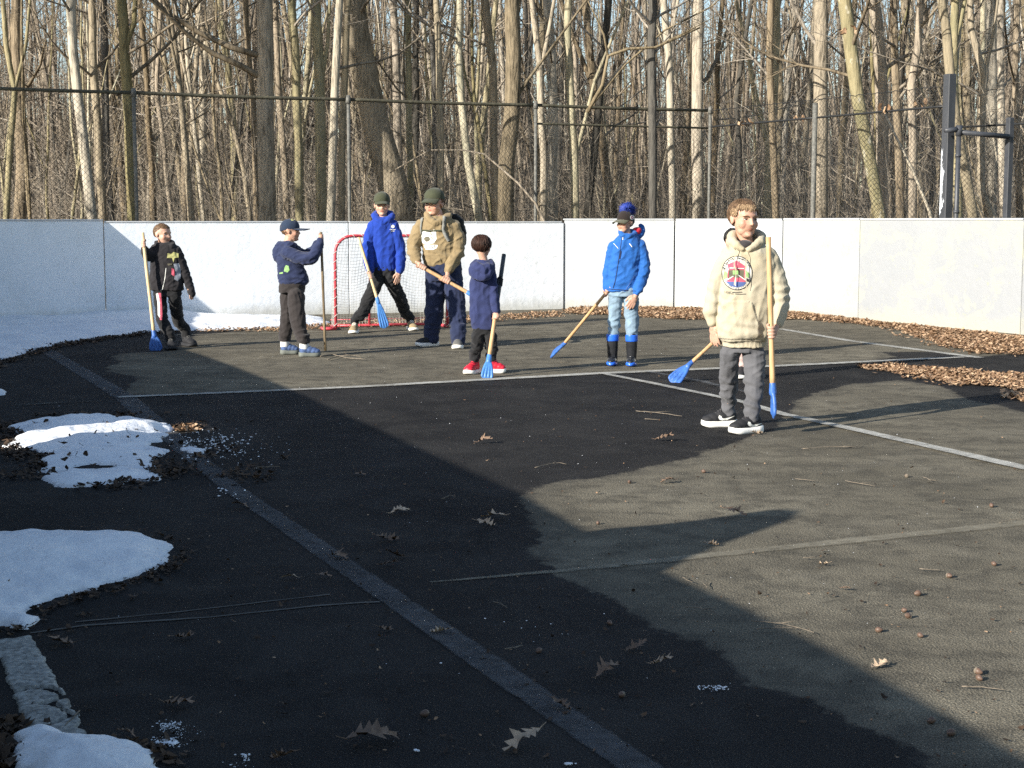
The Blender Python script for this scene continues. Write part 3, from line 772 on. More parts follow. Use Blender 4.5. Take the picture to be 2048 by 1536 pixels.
Tr('woodland_tree', 'dark straight tree between the two lighter stems on the left', [(222, 440), (214, 250), (208, 60), (206, -10)], 27.5, 15, 12, 'bark_dark')
Tr('yellow_tree', 'yellowish lichened tree forking near the top left of the fence rail', [(264, 440), (258, 250), (252, 120), (248, 40), (240, -30)], 24.2, 21, 19, 'bark_yellow', fork=[([(252, 90), (268, 45), (272, -20)], 12)])
Tr('thin_tree', 'thin tree leaning left over the black clad boy', [(345, 440), (330, 320), (316, 200), (318, 60), (322, -20)], 29, 10, 8, 'bark_brown')
Tr('thin_tree', 'thin crooked pale stem forking above the capless boy and stick', [(408, 440), (392, 300), (380, 190), (372, 80), (380, -10)], 28, 9, 7, 'bark_pale', fork=[([(380, 190), (360, 100), (350, -10)], 6), ([(376, 140), (395, 70), (402, -10)], 5)])
Tr('thin_tree', 'slanting slim tree left of the big shaded oak', [(500, 440), (488, 340), (462, 240), (430, 150), (408, 60)], 30, 11, 7, 'bark_mid')
Tr('woodland_tree', 'narrow brown tree touching the left side of the big shaded oak', [(512, 440), (508, 250), (498, 110), (490, -20)], 27, 12, 10, 'bark_brown')
Tr('oak_tree', 'big dark grey oak standing in full shade behind the boy with the navy cap', [(533, 440), (533, 300), (531, 150), (530, -20)], 23.4, 35, 31, 'bark_oak', n_limb=16, z_lo=3.0)
Tr('woodland_tree', 'brown tree leaning right of the big shaded oak', [(576, 440), (566, 280), (556, 150), (548, -10)], 28, 14, 11, 'bark_brown')
Tr('pale_tree', 'straight pale tree right of the big shaded oak', [(600, 440), (596, 250), (590, 100), (582, -10)], 24.4, 17, 16, 'bark_yellow')
Tr('yellow_tree', 'thick yellow brown tree with a fork left of the whitish pair', [(645, 440), (642, 250), (637, 100), (633, -10)], 24.8, 22, 19, 'bark_yellow', fork=[([(640, 180), (655, 90), (660, -10)], 9)])
Tr('pale_tree', 'whitish tree crossing the fence left of the goal', [(660, 440), (664, 300), (672, 150), (680, -10)], 23.3, 18, 14, 'bark_pale')
Tr('pale_tree', 'second whitish tree banded with shade right beside the first', [(682, 440), (684, 300), (690, 150), (697, -10)], 24.0, 14, 13, 'bark_pale')
Tr('leaning_oak', 'huge leaning oak behind the boys at the goal', [(800, 440), (786, 370), (757, 260), (732, 160), (715, 60), (706, -20)], 25.6, 62, 44, 'bark_oak', height=13, n_limb=14, flare=1.1, z_lo=4)
Tr('woodland_tree', 'straight brown tree right of the huge leaning oak', [(806, 440), (798, 320), (794, 150), (785, -10)], 27.0, 17, 15, 'bark_brown')
Tr('woodland_tree', 'slim yellowish tree above the two capped boys', [(822, 440), (818, 250), (817, 100), (819, -10)], 26.2, 13, 11, 'bark_yellow')
Tr('pale_tree', 'whitish straight stem above the boy with the backpack', [(882, 440), (882, 300), (878, 150), (874, -10)], 24.6, 14, 12, 'bark_pale')
Tr('woodland_tree', 'dark thin tree just left of the whitish straight stem', [(868, 440), (870, 300), (868, 150), (862, -10)], 28, 12, 10, 'bark_dark')
Tr('woodland_tree', 'tree leaning left that bends below the fence rail, right of the backpack boy', [(957, 440), (938, 330), (924, 220), (918, 100), (920, -10)], 25.2, 16, 13, 'bark_yellow')
Tr('woodland_tree', 'tree leaning into the tall brown oak from the left', [(992, 440), (990, 320), (985, 130), (975, 60), (966, -20)], 26.0, 15, 17, 'bark_mid')
Tr('oak_tree', 'tall brown oak rising straight in the middle of the woods', [(1010, 440), (1014, 330), (1026, 220), (1028, 100), (1025, -20)], 24.2, 33, 29, 'bark_oak', n_limb=16, fork=[([(1036, 190), (1056, 160), (1078, 130)], 7)])
Tr('woodland_tree', 'forked grey tree at the end of the lower fence rail', [(1088, 440), (1086, 300), (1080, 130), (1066, 30), (1060, -20)], 25.4, 15, 11, 'bark_mid', fork=[([(1084, 130), (1100, 50), (1112, -20)], 9)])
Tr('woodland_tree', 'lit brown tree in the gap left of the boy in the bobble hat', [(1150, 440), (1148, 300), (1141, 190), (1134, 80), (1136, -20)], 25.8, 17, 14, 'bark_yellow', fork=[([(1146, 330), (1165, 260), (1190, 160), (1215, 100)], 8)])
Tr('shade_toned_tree', 'slender tree toned nearly black for shade, above the boy in the bobble hat', [(1306, 440), (1305, 300), (1304, 150), (1306, -20)], 24.5, 17, 16, 'bark_dark')  # dark bark colour stands in for shade on this trunk
Tr('pale_tree', 'light tan tree right of the nearly black one', [(1345, 440), (1343, 250), (1336, 100), (1325, -10)], 25.5, 14, 14, 'bark_pale', fork=[([(1338, 130), (1345, 60), (1360, -20)], 8)])
Tr('woodland_tree', 'broad grey trunk at the corner of the fence', [(1394, 440), (1395, 300), (1396, 150), (1396, -20)], 26.6, 22, 22, 'bark_mid', n_limb=12)
Tr('thin_tree', 'thin crooked dark tree above the hooded boy', [(1476, 440), (1478, 300), (1472, 200), (1490, 90), (1506, -20)], 25.2, 10, 8, 'bark_dark')
Tr('woodland_tree', 'brown tree right of the boy in the cream hoodie', [(1550, 440), (1546, 300), (1541, 150), (1541, -20)], 25.0, 15, 13, 'bark_brown')
Tr('oak_tree', 'thick grey brown oak with a shaded foot by the black fence post', [(1640, 440), (1640, 300), (1641, 150), (1640, -20)], 24.8, 29, 26, 'bark_oak', n_limb=14)
Tr('spotted_tree', 'leaning tree with pale lichen spots crossing the black fence', [(1762, 440), (1740, 330), (1717, 200), (1702, 100), (1688, -20)], 22.9, 24, 26, 'bark_patch', n_limb=10)
Tr('oak_tree', 'tall reddish brown trunk right of the spotted leaning tree', [(1764, 440), (1764, 300), (1762, 150), (1752, 40), (1745, -20)], 26.0, 24, 24, 'bark_brown', n_limb=12)
Tr('woodland_tree', 'tree with a broken reddish bend left of the tall black post', [(1824, 440), (1826, 280), (1822, 170), (1836, 90), (1842, -20)], 24.4, 18, 14, 'bark_brown')
Tr('pale_tree', 'pale leaning tree directly behind the tall black post', [(1948, 440), (1922, 300), (1902, 180), (1892, 60), (1880, -20)], 23.0, 21, 17, 'bark_pale')
Tr('yellow_tree', 'yellowish tree close beside the pale leaning one', [(1916, 440), (1912, 300), (1908, 150), (1912, -20)], 24.0, 18, 15, 'bark_yellow', fork=[([(1908, 90), (1922, 40), (1935, -20)], 9)])
Tr('woodland_tree', 'twisted light brown tree near the right edge', [(1985, 440), (1960, 380), (1962, 250), (1968, 150), (1945, 60), (1940, -20)], 24.6, 17, 12, 'bark_mid', fork=[([(1966, 160), (1985, 80), (1998, -20)], 8)])
Tr('woodland_tree', 'dim brown tree at the very right edge', [(2040, 440), (2036, 300), (2030, 150), (2036, -20)], 26.5, 14, 11, 'bark_brown')

# fallen and slanting dead branches
def dead(name, label, pxs, Y, w0, w1, mat='twig', sub=()):
    P = [at(x, y, Y+dy) for x, y, dy in pxs]
    T = Tubes(); T.tube(P, np.linspace(w0, w1, len(P))/F*Y/2, 6, True)
    for q, ww in sub:
        Q = [at(x, y, Y) for x, y in q]; T.tube(Q, np.linspace(ww, ww*0.3, len(Q))/F*Y/2, 5, True)
    o = T.obj(name, M[mat]); tag(o, label, 'branch'); return o
dead('fallen_branch', 'arched dead branch sloping down to the boards between the backpack boy and bobble hat boy', [(780, 345, .2), (860, 300, .1), (925, 300, 0), (968, 308, 0), (1000, 335, 0), (1035, 365, 0), (1070, 405, 0), (1092, 450, 0), (1100, 480, 0)], 23.8, 2.5, 6, 'bark_brown')
dead('fallen_branch', 'thin straight dead pole leaning left of the tall black post', [(1763, 215, 0), (1790, 270, 0), (1825, 340, 0), (1858, 420, 0), (1870, 470, 0)], 23.4, 4, 8, 'bark_pale')
dead('fallen_branch', 'long bent limb reaching right across the upper woods', [(1174, 225, 0), (1205, 170, 0), (1216, 112, 0), (1255, 98, 0), (1310, 95, 0), (1345, 80, 0), (1400, 55, 0)], 24.2, 9, 4, 'bark_mid', sub=[([(1216, 112), (1208, 70), (1190, 30), (1170, -10)], 6), ([(1310, 95), (1380, 60), (1440, 28)], 4)])
dead('fallen_branch', 'long slim bough rising to the right above the lower fence rail', [(1178, 215, 0), (1205, 185, 0), (1250, 130, 0), (1330, 60, 0), (1420, 15, 0), (1460, -20, 0)], 25.0, 6, 3, 'bark_mid')

# ---- generic woodland trees, copied
VARS = []
def variant(height, r, kind):
    pts = wander(Vector((0, 0, -0.3)), Vector((rnd(-.10, .10), rnd(-.06, .06), 1)), height, 16, 0.06 if kind == 'big' else 0.10, 0.06)
    rr = [r*(1-0.80*(i/16)**1.1) for i in range(17)]; rr[0] *= 1.2
    T = Tubes(); T.tube(pts, rr, 8 if kind == 'big' else 6, wob=0.05)
    if random.random() < 0.5 or kind == 'small':
        j = random.randint(3, 7); d = Vector((rnd(-.5, .5), rnd(-.4, .4), 1))
        q = wander(pts[j], d, height*0.5, 8, 0.08, 0.04); T.tube(q, np.linspace(rr[j]*0.65, 0.01, 9), 6)
    if kind == 'big': C = crown(pts, rr, 2.6, 15, (1.0, 2.8), 2, 0.8)
    else: C = crown(pts, rr, 1.2, 12, (0.6, 1.7), 2, 0.75)
    return T.mesh('trunk'), C.mesh('crown')
for i in range(9): VARS.append(('big', *variant(rnd(10, 14), rnd(0.07, 0.13), 'big')))
for i in range(9): VARS.append(('small', *variant(rnd(5.5, 9), rnd(0.028, 0.05), 'small')))
bm_ = ['bark_mid', 'bark_brown', 'bark_pale', 'bark_yellow', 'bark_mid', 'bark_brown', 'bark_dark']
for i, (k, t, c) in enumerate(VARS): t.materials.append(M[bm_[i % 7]]); c.materials.append(M['twig'])
placed = [(x, y) for x, y in TREES]
def ok(x, y, dmin):
    return all((x-a)**2+(y-b)**2 > dmin*dmin for a, b in placed)
count = 0; tries = 0
LAB = {'big': ('woodland_tree', 'leafless grey brown tree in the crowd of stems deep in the woods', 'middling leafless trees filling the woods'),
       'small': ('sapling', 'thin leafless sapling in the undergrowth of the woods', 'thin saplings filling the woods')}
while count < 255 and tries < 9000:
    tries += 1
    Y = 24.5+28*random.random()**1.15; X = rnd(-0.40, 0.40)*Y
    if Y < 26 and not (X > -9): continue
    kind = 'small' if random.random() < 0.58 else 'big'
    if X > 3.0 and Y < 25.6+abs(X-3)*0: pass
    # stay behind the fence line
    if X < 3.3 and Y < 21.9+0.37*(X+7.2)+0.9: continue
    if not ok(X, Y, 0.42 if kind == 'small' else 0.75): continue
    v = random.choice([q for q in VARS if q[0] == kind])
    root = empty(LAB[kind][0], (X, Y, max(0, 0.022*(Y-27))), LAB[kind][1], 'tree', LAB[kind][2])
    root.rotation_euler = (rnd(-.03, .03), rnd(-.05, .05), rnd(0, 6.283)); s = rnd(0.85, 1.25); root.scale = (s, s, s*rnd(0.9, 1.1))
    for nm, m_ in (('trunk', v[1]), ('crown', v[2])):
        o = bpy.data.objects.new(nm, m_); COL.objects.link(o); o.parent = root
    placed.append((X, Y)); count += 1
print('trees', count)
# ---- the deep wood behind: one mass nobody could count
def far_wood():
    T = Tubes(); P0 = []; P1 = []; R = []
    for i in range(2000):
        Y = 42+75*random.random()**1.1; X = rnd(-0.40, 0.40)*Y*1.0
        r = rnd(0.03, 0.13) if random.random() < .7 else rnd(0.02, 0.05)
        hgt = rnd(6, 12.5); z0 = 0.022*(Y-27)-0.3; z0 = min(z0, 3)
        p = wander(Vector((X, Y, z0)), Vector((rnd(-.13, .13), 0, 1)), hgt, 8, 0.07, 0.05)
        T.tube(p, np.linspace(r, r*0.25, 9), 4)
        for k in range(20):
            f = rnd(0.12, 1.0); j = min(int(f*8), 7); q = p[j].lerp(p[j+1], f*8-j)
            d = Vector((rnd(-1, 1), rnd(-.6, .6), rnd(0.0, 1.2)))*rnd(0.5, 1.7)
            e = q+d; P0.append(tuple(q)); P1.append(tuple(e)); R.append(rnd(0.008, 0.018))
            for _ in range(2):
                g_ = q.lerp(e, rnd(.3, .9)); P0.append(tuple(g_)); P1.append(tuple(g_+Vector((rnd(-.8, .8), rnd(-.4, .4), rnd(-.2, .9))))); R.append(rnd(0.004, 0.010))
    T.twigs(P0, P1, R)
    o = T.obj('far_woodland', M['far_wood']); tag(o, 'dense far mass of bare trunks and twigs closing the view behind the fence', 'woodland', kind='stuff')
far_wood()
def brush():
    T = Tubes(); P0 = []; P1 = []; R = []
    for i in range(5200):
        Y = 24.8+26*random.random(); X = rnd(-0.39, 0.39)*Y
        if X < 3.3 and Y < 21.9+0.37*(X+7.2)+0.7: continue
        z = 0.0; p = Vector((X, Y, z)); h = rnd(0.8, 3.8)
        q = wander(p, Vector((rnd(-.25, .25), rnd(-.2, .2), 1)), h, 4, 0.16, 0.02)
        r = rnd(0.004, 0.011)
        for a in range(4): P0.append(tuple(q[a])); P1.append(tuple(q[a+1]+(q[a+1]-q[a])*0.4)); R.append(r*(1-a*0.2))
        for k in range(7):
            j = random.randint(1, 4); e = q[j]+Vector((rnd(-.6, .6), rnd(-.4, .4), rnd(-.1, .55))); P0.append(tuple(q[j])); P1.append(tuple(e)); R.append(r*0.55)
    T.twigs(P0, P1, R)
    o = T.obj('undergrowth', M['twig']); tag(o, 'tangle of thin bare undergrowth twigs between the tree stems', 'undergrowth', kind='stuff')
brush()
# unseen shade trees added left of the frame to throw shadow on two oaks
def shade_tree(x, y, r, label, hgt=14):
    pts = wander(Vector((x, y, -0.2)), Vector((0, 0, 1)), hgt, 16, 0.015, 0.03); rr = [r*(1-0.5*i/16) for i in range(17)]
    root = empty('oak_tree', (x, y, 0), label, 'tree'); T = Tubes(); T.tube(pts, rr, 12, wob=0.05); T.obj('trunk', M['bark_oak'], root)
    crown(pts, rr, 4, 16, (1.5, 4), 2, 1.0).obj('crown', M['twig'], root)
b_ = at(532, 443, 23.4)
shade_tree(b_.x-math.cos(AZ)*11.0, b_.y-math.sin(AZ)*11.0, 0.34, 'unseen bare oak added left of the frame to shade the big oak')
b_ = at(745, 443, 25.6)
shade_tree(b_.x-math.cos(AZ)*14.0, b_.y-math.sin(AZ)*14.0, 0.20, 'slimmer unseen bare oak added left of the frame to shade the leaning oak')
# ================================================================ PEOPLE
SK = mat_skin('fair_skin', (0.50, 0.29, 0.205)); SK2 = mat_skin('pale_skin', (0.54, 0.325, 0.235))
def hair_mat(name, c1, c2):
    b = NB(name); v = b.mapping((1, 1, 0.35)); n = b.noise(v, 130, 4, 0.6)
    col = b.ramp(n, [(0.3, c1), (0.7, c2)])
    m = b.set(col, 0.55, b.bump(n, 0.5, 0.004)); b.b.inputs['Specular IOR Level'].default_value = 0.3
    return m
HB = hair_mat('light_brown_hair', (0.055, 0.032, 0.018), (0.19, 0.115, 0.062))
HF = hair_mat('sandy_fringe_hair', (0.20, 0.13, 0.07), (0.37, 0.255, 0.15))
HD = hair_mat('dark_brown_hair', (0.018, 0.009, 0.006), (0.075, 0.034, 0.022))
HK = hair_mat('black_hair', (0.006, 0.006, 0.006), (0.03, 0.027, 0.025))
EYEW = mat_plain('eye_white', (0.62, 0.58, 0.55), 0.3, 0.05); EYED = mat_plain('dark_iris', (0.03, 0.022, 0.018), 0.25, 0.1)
LASH = mat_plain('eye_line', (0.09, 0.045, 0.03), 0.8, 0.1)

def ico(bm, c, r, R=None, sub=3):
    """ellipsoid; r radii; R rotation matrix 3x3"""
    m = Matrix.Diagonal((r[0], r[1], r[2], 1))
    if R is not None: m = R.to_4x4() @ m
    m = Matrix.Translation(c) @ m
    bmesh.ops.create_icosphere(bm, subdivisions=sub, radius=1, matrix=m)
def cone(bm, a, b, ra, rb, k=14):
    d = b-a
    if d.length < 1e-6: return
    d.normalize(); ref = Vector((0, 0, 1)) if abs(d.z) < .9 else Vector((1, 0, 0))
    A = d.cross(ref).normalized(); B = d.cross(A)
    v0 = [bm.verts.new(a+(A*math.cos(t)+B*math.sin(t))*ra) for t in [2*math.pi*i/k for i in range(k)]]
    v1 = [bm.verts.new(b+(A*math.cos(t)+B*math.sin(t))*rb) for t in [2*math.pi*i/k for i in range(k)]]
    bm.faces.new(v0); bm.faces.new(v1[::-1])
    for i in range(k): bm.faces.new((v0[(i+1) % k], v0[i], v1[i], v1[(i+1) % k]))
def chainw(bm, pts, rad, sub=2):
    """rounded tapered chain through world points, smoothed"""
    P = list(pts); R = list(rad)
    if len(P) > 2:   # one round of corner softening
        Q = [P[0]]; S = [R[0]]
        for i in range(1, len(P)-1):
            Q += [P[i-1].lerp(P[i], 0.75), P[i]*0.8+(P[i-1]+P[i+1])*0.1, P[i].lerp(P[i+1], 0.25)]
            S += [R[i-1]*.25+R[i]*.75, R[i], R[i]*.75+R[i+1]*.25]
        Q.append(P[-1]); S.append(R[-1]); P, R = Q, S
    for p, r in zip(P, R): ico(bm, p, (r, r, r), None, sub)
    for i in range(len(P)-1): cone(bm, P[i], P[i+1], R[i], R[i+1])
def remeshed(bm, name, vox, it=4, fac=0.5):
    bmesh.ops.recalc_face_normals(bm, faces=bm.faces)
    me = bpy.data.meshes.new(name); bm.to_mesh(me); bm.free()
    o = bpy.data.objects.new('tmp', me); COL.objects.link(o)
    m = o.modifiers.new('r', 'REMESH'); m.mode = 'VOXEL'; m.voxel_size = vox; m.adaptivity = 0
    if it: s = o.modifiers.new('s', 'SMOOTH'); s.factor = fac; s.iterations = it
    dg = bpy.context.evaluated_depsgraph_get()
    r = bpy.data.meshes.new_from_object(o.evaluated_get(dg)); r.name = name
    bpy.data.objects.remove(o); bpy.data.meshes.remove(me)
    return r
def displace(me, fn):
    n = len(me.vertices); co = np.empty(n*3, np.float32); no = np.empty(n*3, np.float32)
    me.vertices.foreach_get('co', co); me.vertices.foreach_get('normal', no)
    co = co.reshape(-1, 3); no = no.reshape(-1, 3); d = np.array([fn(Vector(c)) for c in co], np.float32)
    co += no*d[:, None]; me.vertices.foreach_set('co', co.ravel()); me.update()
def folds(amp, seed=0.0, fx=7.0, fz=13.0, bunch=(), vert=0.0):
    """wrinkle field: slanting ridges, plus horizontal bunching near given points (centre, radius, amplitude)"""
    o = Vector((seed*3.1, seed*1.7, seed*2.3))
    def fn(p):
        q = Vector((p.x*fx, p.y*fx, p.z*fz))+o
        wv = noise.noise(q*0.5)*1.2
        a = 1-abs(noise.noise(Vector((q.x+q.z*0.5, q.y, q.z*0.8+wv))))*2.4
        b = noise.noise(q*2.3)
        c = 1-abs(noise.noise(Vector((q.x*1.9-q.z*1.1, q.y*1.9, q.z*1.7))))*3.2
        d = amp*(0.70*a+0.30*b+0.55*max(c, -.6)-0.45)
        if vert: d += vert*(1-2.2*abs(noise.noise(Vector((p.x*20+wv, p.y*20, p.z*4))+o)))
        for c, r, am in bunch:
            k = (p-c).length/r
            if k < 1:
                s = (1-k*k)**1.5
                d += am*s*math.sin(p.z*95+noise.noise(q*0.8)*6+p.x*22)
        return d
    return fn

def proj(p):
    d = p-Vector((0, 0, H)); f = Vector((0, CT, -ST)); u = Vector((0, ST, CT)); z = d.dot(f)
    return 1024+d.x/z*F, 768-d.dot(u)/z*F
class Fig:
    def __init__(s, px, py, label, skin, scale_h, name='person'):
        g_ = ground(px, py); s.Y0 = g_.y; s.root = empty(name, g_, label, 'person'); s.k = s.Y0/F; s.skin = skin; s.h = scale_h
        s.body = bmesh.new(); s.lips = []; s.blush = []; s.n = random.random()*50
    def P(s, x, y, d=0.0): return at(x, y, s.Y0+d)
    def chain(s, bm, js, mul=1.0):
        chainw(bm, [s.P(j[0], j[1], j[2]) for j in js], [j[3]*s.k*mul for j in js])
    def loft(s, bm, rings, mul=1.0, k=26, power=2.4):
        rows = []
        # interpolate rings smoothly
        R = []
        for i in range(len(rings)-1):
            n = 4
            for q in range(n):
                t = q/n; t2 = t
                R.append([rings[i][c]*(1-t2)+rings[i+1][c]*t2 for c in range(5)])
        R.append(list(rings[-1]))
        for xl, xr, y, d, dr in R:
            c = s.P((xl+xr)/2, y, d); a = (xr-xl)/2*s.k*mul; b = a*dr
            row = []
            for i in range(k):
                t = 2*math.pi*i/k; ct, st = math.cos(t), math.sin(t)
                row.append(bm.verts.new(c+Vector((a*math.copysign(abs(ct)**(2/power), ct), b*math.copysign(abs(st)**(2/power), st), 0))))
            rows.append(row)
        bm.faces.new(rows[0]); bm.faces.new(rows[-1][::-1])
        for a, b in zip(rows, rows[1:]):
            for i in range(k): bm.faces.new((a[(i+1) % k], a[i], b[i], b[(i+1) % k]))
    def garment(s, name, bm, mat, vox, fn=None, it=3, label=None):
        me = remeshed(bm, name, vox, it)
        if fn: displace(me, fn)
        o = link_mesh(name, me, mat, s.root)
        if label: o['label'] = label
        return o
    # ---- head
    def head(s, x, y, size, d=0.0, yaw=0.0, pitch=0.0, roll=0.0, wide=0.72, neck=None, jaw=1.0):
        ya, pi_, ro = math.radians(yaw), math.radians(pitch), math.radians(roll)
        R = Matrix.Rotation(ya, 3, 'Z') @ Matrix.Rotation(ro, 3, 'Y') @ Matrix.Rotation(-pi_, 3, 'X')
        # local: x to image right, -y forward (to the camera), z up
        R = R @ Matrix.Identity(3)
        c = s.P(x, y, d); hgt = size*s.k
        s.hc, s.hR, s.hs = c, R, hgt
        def L(a, b, z): return c+R @ (Vector((a, -b, z))*hgt)
        s.HL = L
        def E(a, b, z, rx, ry, rz, sub=3): ico(s.body, L(a, b, z), (rx*hgt, ry*hgt, rz*hgt), R, sub)
        wd = wide/0.72
        E(0, -.07, .13, .35*wd, .42, .36); E(0, .08, -.10, .29*wd, .30, .34*jaw)
        E(0, .17, -.35, .17*wd*jaw, .16, .12); E(.12*wd, .13, -.26, .12, .15, .14); E(-.12*wd, .13, -.26, .12, .15, .14)
        E(.16*wd, .21, -.12, .12, .12, .13); E(-.16*wd, .21, -.12, .12, .12, .13)
        E(0, .26, .09, .23*wd, .11, .09)
        chainw(s.body, [L(0, .335, .05), L(0, .375, -.05), L(0, .405, -.110)], [.024*hgt, .028*hgt, .036*hgt])
        for sg in (-1, 1):
            E(sg*.042, .365, -.118, .028, .035, .025, 2)
            E(sg*.345*wd, -.03, -.03, .035, .075, .115, 2); E(sg*.36*wd, -.075, .02, .028, .045, .09, 2)
        E(0, .325, -.228, .080, .035, .014, 2); E(0, .318, -.258, .070, .036, .016, 2); E(0, .270, -.24, .10, .045, .06)
        E(0, .275, -.38, .09, .07, .06)
        s.lips.append((L(0, .35, -.243), .095*hgt, R)); s.blush += [(L(.19, .28, -.12), .13*hgt), (L(-.19, .28, -.12), .13*hgt), (L(0, .44, -.11), .06*hgt)]
        s.sock = [L(.135*wd, .355, .005), L(-.135*wd, .355, .005)]
        if neck:
            nx, ny, nd, nr = neck
            chainw(s.body, [L(0, -.06, -.22), s.P(nx, ny, nd), s.P(nx, ny+nr*1.0, nd)], [nr*s.k*0.95, nr*s.k, nr*s.k*1.15])
    def eyes(s, squint=False, wide=0.72):
        L, hgt, R = s.HL, s.hs, s.hR; wd = wide/0.72
        for sg in (-1, 1):
            bm = bmesh.new(); ico(bm, L(sg*.135*wd, .262, 0.0), (.062*hgt, .05*hgt, (.018 if squint else .034)*hgt), R, 3)
            e = bm_obj('eye', bm, EYEW, s.root)
            bm = bmesh.new(); ico(bm, L(sg*.135*wd, .296, -.002), (.024*hgt, .020*hgt, (.016 if squint else .028)*hgt), R, 2)
            i = bm_obj('iris', bm, EYED); i.parent = e; i.location = (0, 0, 0); i.data.transform(Matrix.Translation(-s.root.location))
            bm = bmesh.new()
            chainw(bm, [L(sg*.07*wd, .305, .026 if not squint else .012), L(sg*.135*wd, .312, .040 if not squint else .022), L(sg*.205*wd, .275, .022 if not squint else .008)], [.009*hgt, .012*hgt, .008*hgt], 1)
            u = bm_obj('eyelid', bm, LASH); u.parent = e; u.data.transform(Matrix.Translation(-s.root.location))
            bm = bmesh.new(); z0 = .070 if squint else .10
            chainw(bm, [L(sg*.055*wd, .345, z0-.012), L(sg*.13*wd, .352, z0+.018), L(sg*.225*wd, .285, z0)], [.010*hgt, .014*hgt, .007*hgt], 1)
            bm_obj('eyebrow', bm, HB, s.root)
    # ---- hands
    def grip(s, wrist, a, b, c, rs, side=1, sc=1.0):
        """hand closed round the stick a-b at point c; wrist world point"""
        ax = (b-a).normalized(); u = wrist-c; u = (u-ax*u.dot(ax))
        if u.length < 0.005: u = Vector((0, -1, 0))-ax*(-ax.y)
        u.normalize(); w_ = ax.cross(u)*side; k = s.h*sc; bm = s.body
        Rm = Matrix((ax, w_, u)).transposed()
        pc = c+u*(rs+.013*k)
        ico(bm, pc, (.040*k, .030*k, .017*k), Rm, 2)
        chainw(bm, [wrist, pc+u*.005], [.021*k, .021*k], 2)
        rf = .0088*k; rr = rs+rf*0.85
        for i in range(4):
            o = ax*((i-1.5)*.0205*k)
            ang = [35, 85, 140, 195, 235-i*8]
            chainw(bm, [c+o+(u*math.cos(math.radians(t))+w_*math.sin(math.radians(t)))*rr for t in ang], [rf*1.1, rf*1.08, rf*1.05, rf, rf*.85], 1)
        o = -ax*(.040*k)
        ang = [-20, -70, -125, -165]
        chainw(bm, [c+o*(0.6+0.25*j)+(u*math.cos(math.radians(t))+w_*math.sin(math.radians(t)))*(rr+.002) for j, t in enumerate(ang)], [rf*1.4, rf*1.25, rf*1.1, rf*.9], 1)
    def relax(s, wrist, d, n, side=1, curl=22, sc=1.0):
        """hanging hand: d along the fingers, n out of the back of the hand"""
        d = d.normalized(); n = (n-d*n.dot(d)).normalized(); ac = d.cross(n)*side; k = s.h*sc; bm = s.body
        Rm = Matrix((ac, n, d)).transposed()
        ico(bm, wrist+d*.045*k, (.036*k, .015*k, .046*k), Rm, 2); chainw(bm, [wrist-d*.02, wrist+d*.03*k], [.022*k, .021*k], 2)
        ln = [.066, .074, .069, .054]
        for i in range(4):
            p = wrist+d*(.082-.004*abs(i-1.3))*k+ac*((i-1.5)*.0185*k); q = d+ac*((i-1.5)*.06); pts_ = [p]; l = ln[i]*k
            for j in range(3):
                q = (Matrix.Rotation(math.radians(curl*(0.7+0.4*j)), 3, ac*side) @ q) if False else (q-n*math.tan(math.radians(curl*(0.5+0.35*j)))*0.6).normalized()
                p = p+q*l*[.45, .32, .25][j]; pts_.append(p)
            r = .0086*k; chainw(bm, pts_, [r*1.05, r, r*.93, r*.8], 1)
        p = wrist+d*.03*k-ac*.028*k; q = (d*0.75-ac*0.6-n*0.35).normalized(); q2 = (d-ac*0.1-n*0.4).normalized()
        chainw(bm, [p, p+q*.032*k, p+q*.032*k+q2*.028*k, p+q*.032*k+q2*.046*k], [.0125*k, .0105*k, .0095*k, .008*k], 1)
    def finish_body(s, vox):
        me = remeshed(s.body, 'body', vox, 2, 0.5)
        n = len(me.vertices); co = np.empty(n*3, np.float32); me.vertices.foreach_get('co', co); co = co.reshape(-1, 3)
        lip = np.zeros(n, np.float32); bl = np.zeros(n, np.float32)
        for c, r, R in s.lips:
            q = (co-np.array(c)) @ np.array(R); e = np.sqrt((q[:, 0]/r)**2+(q[:, 1]/(r*.7))**2+(q[:, 2]/(r*.45))**2); lip = np.maximum(lip, np.clip((1.15-e)*4, 0, 1))
        for c, r in s.blush:
            e = np.linalg.norm(co-np.array(c), axis=1)/r; bl = np.maximum(bl, np.clip(1.1-e, 0, 1))
        # eye sockets pressed in
        if hasattr(s, 'sock'):
            fw = np.array(s.hR @ Vector((0, 1, 0)))
            for c in s.sock:
                e = np.linalg.norm(co-np.array(c), axis=1)/(.105*s.hs); co += fw*(.035*s.hs*np.clip(1-e*e, 0, 1))[:, None]
            me.vertices.foreach_set('co', co.ravel())
        for nm, arr in (('lip', lip), ('blush', bl)):
            a = me.attributes.new(nm, 'FLOAT', 'POINT'); a.data.foreach_set('value', arr)
        return link_mesh('body', me, s.skin, s.root)
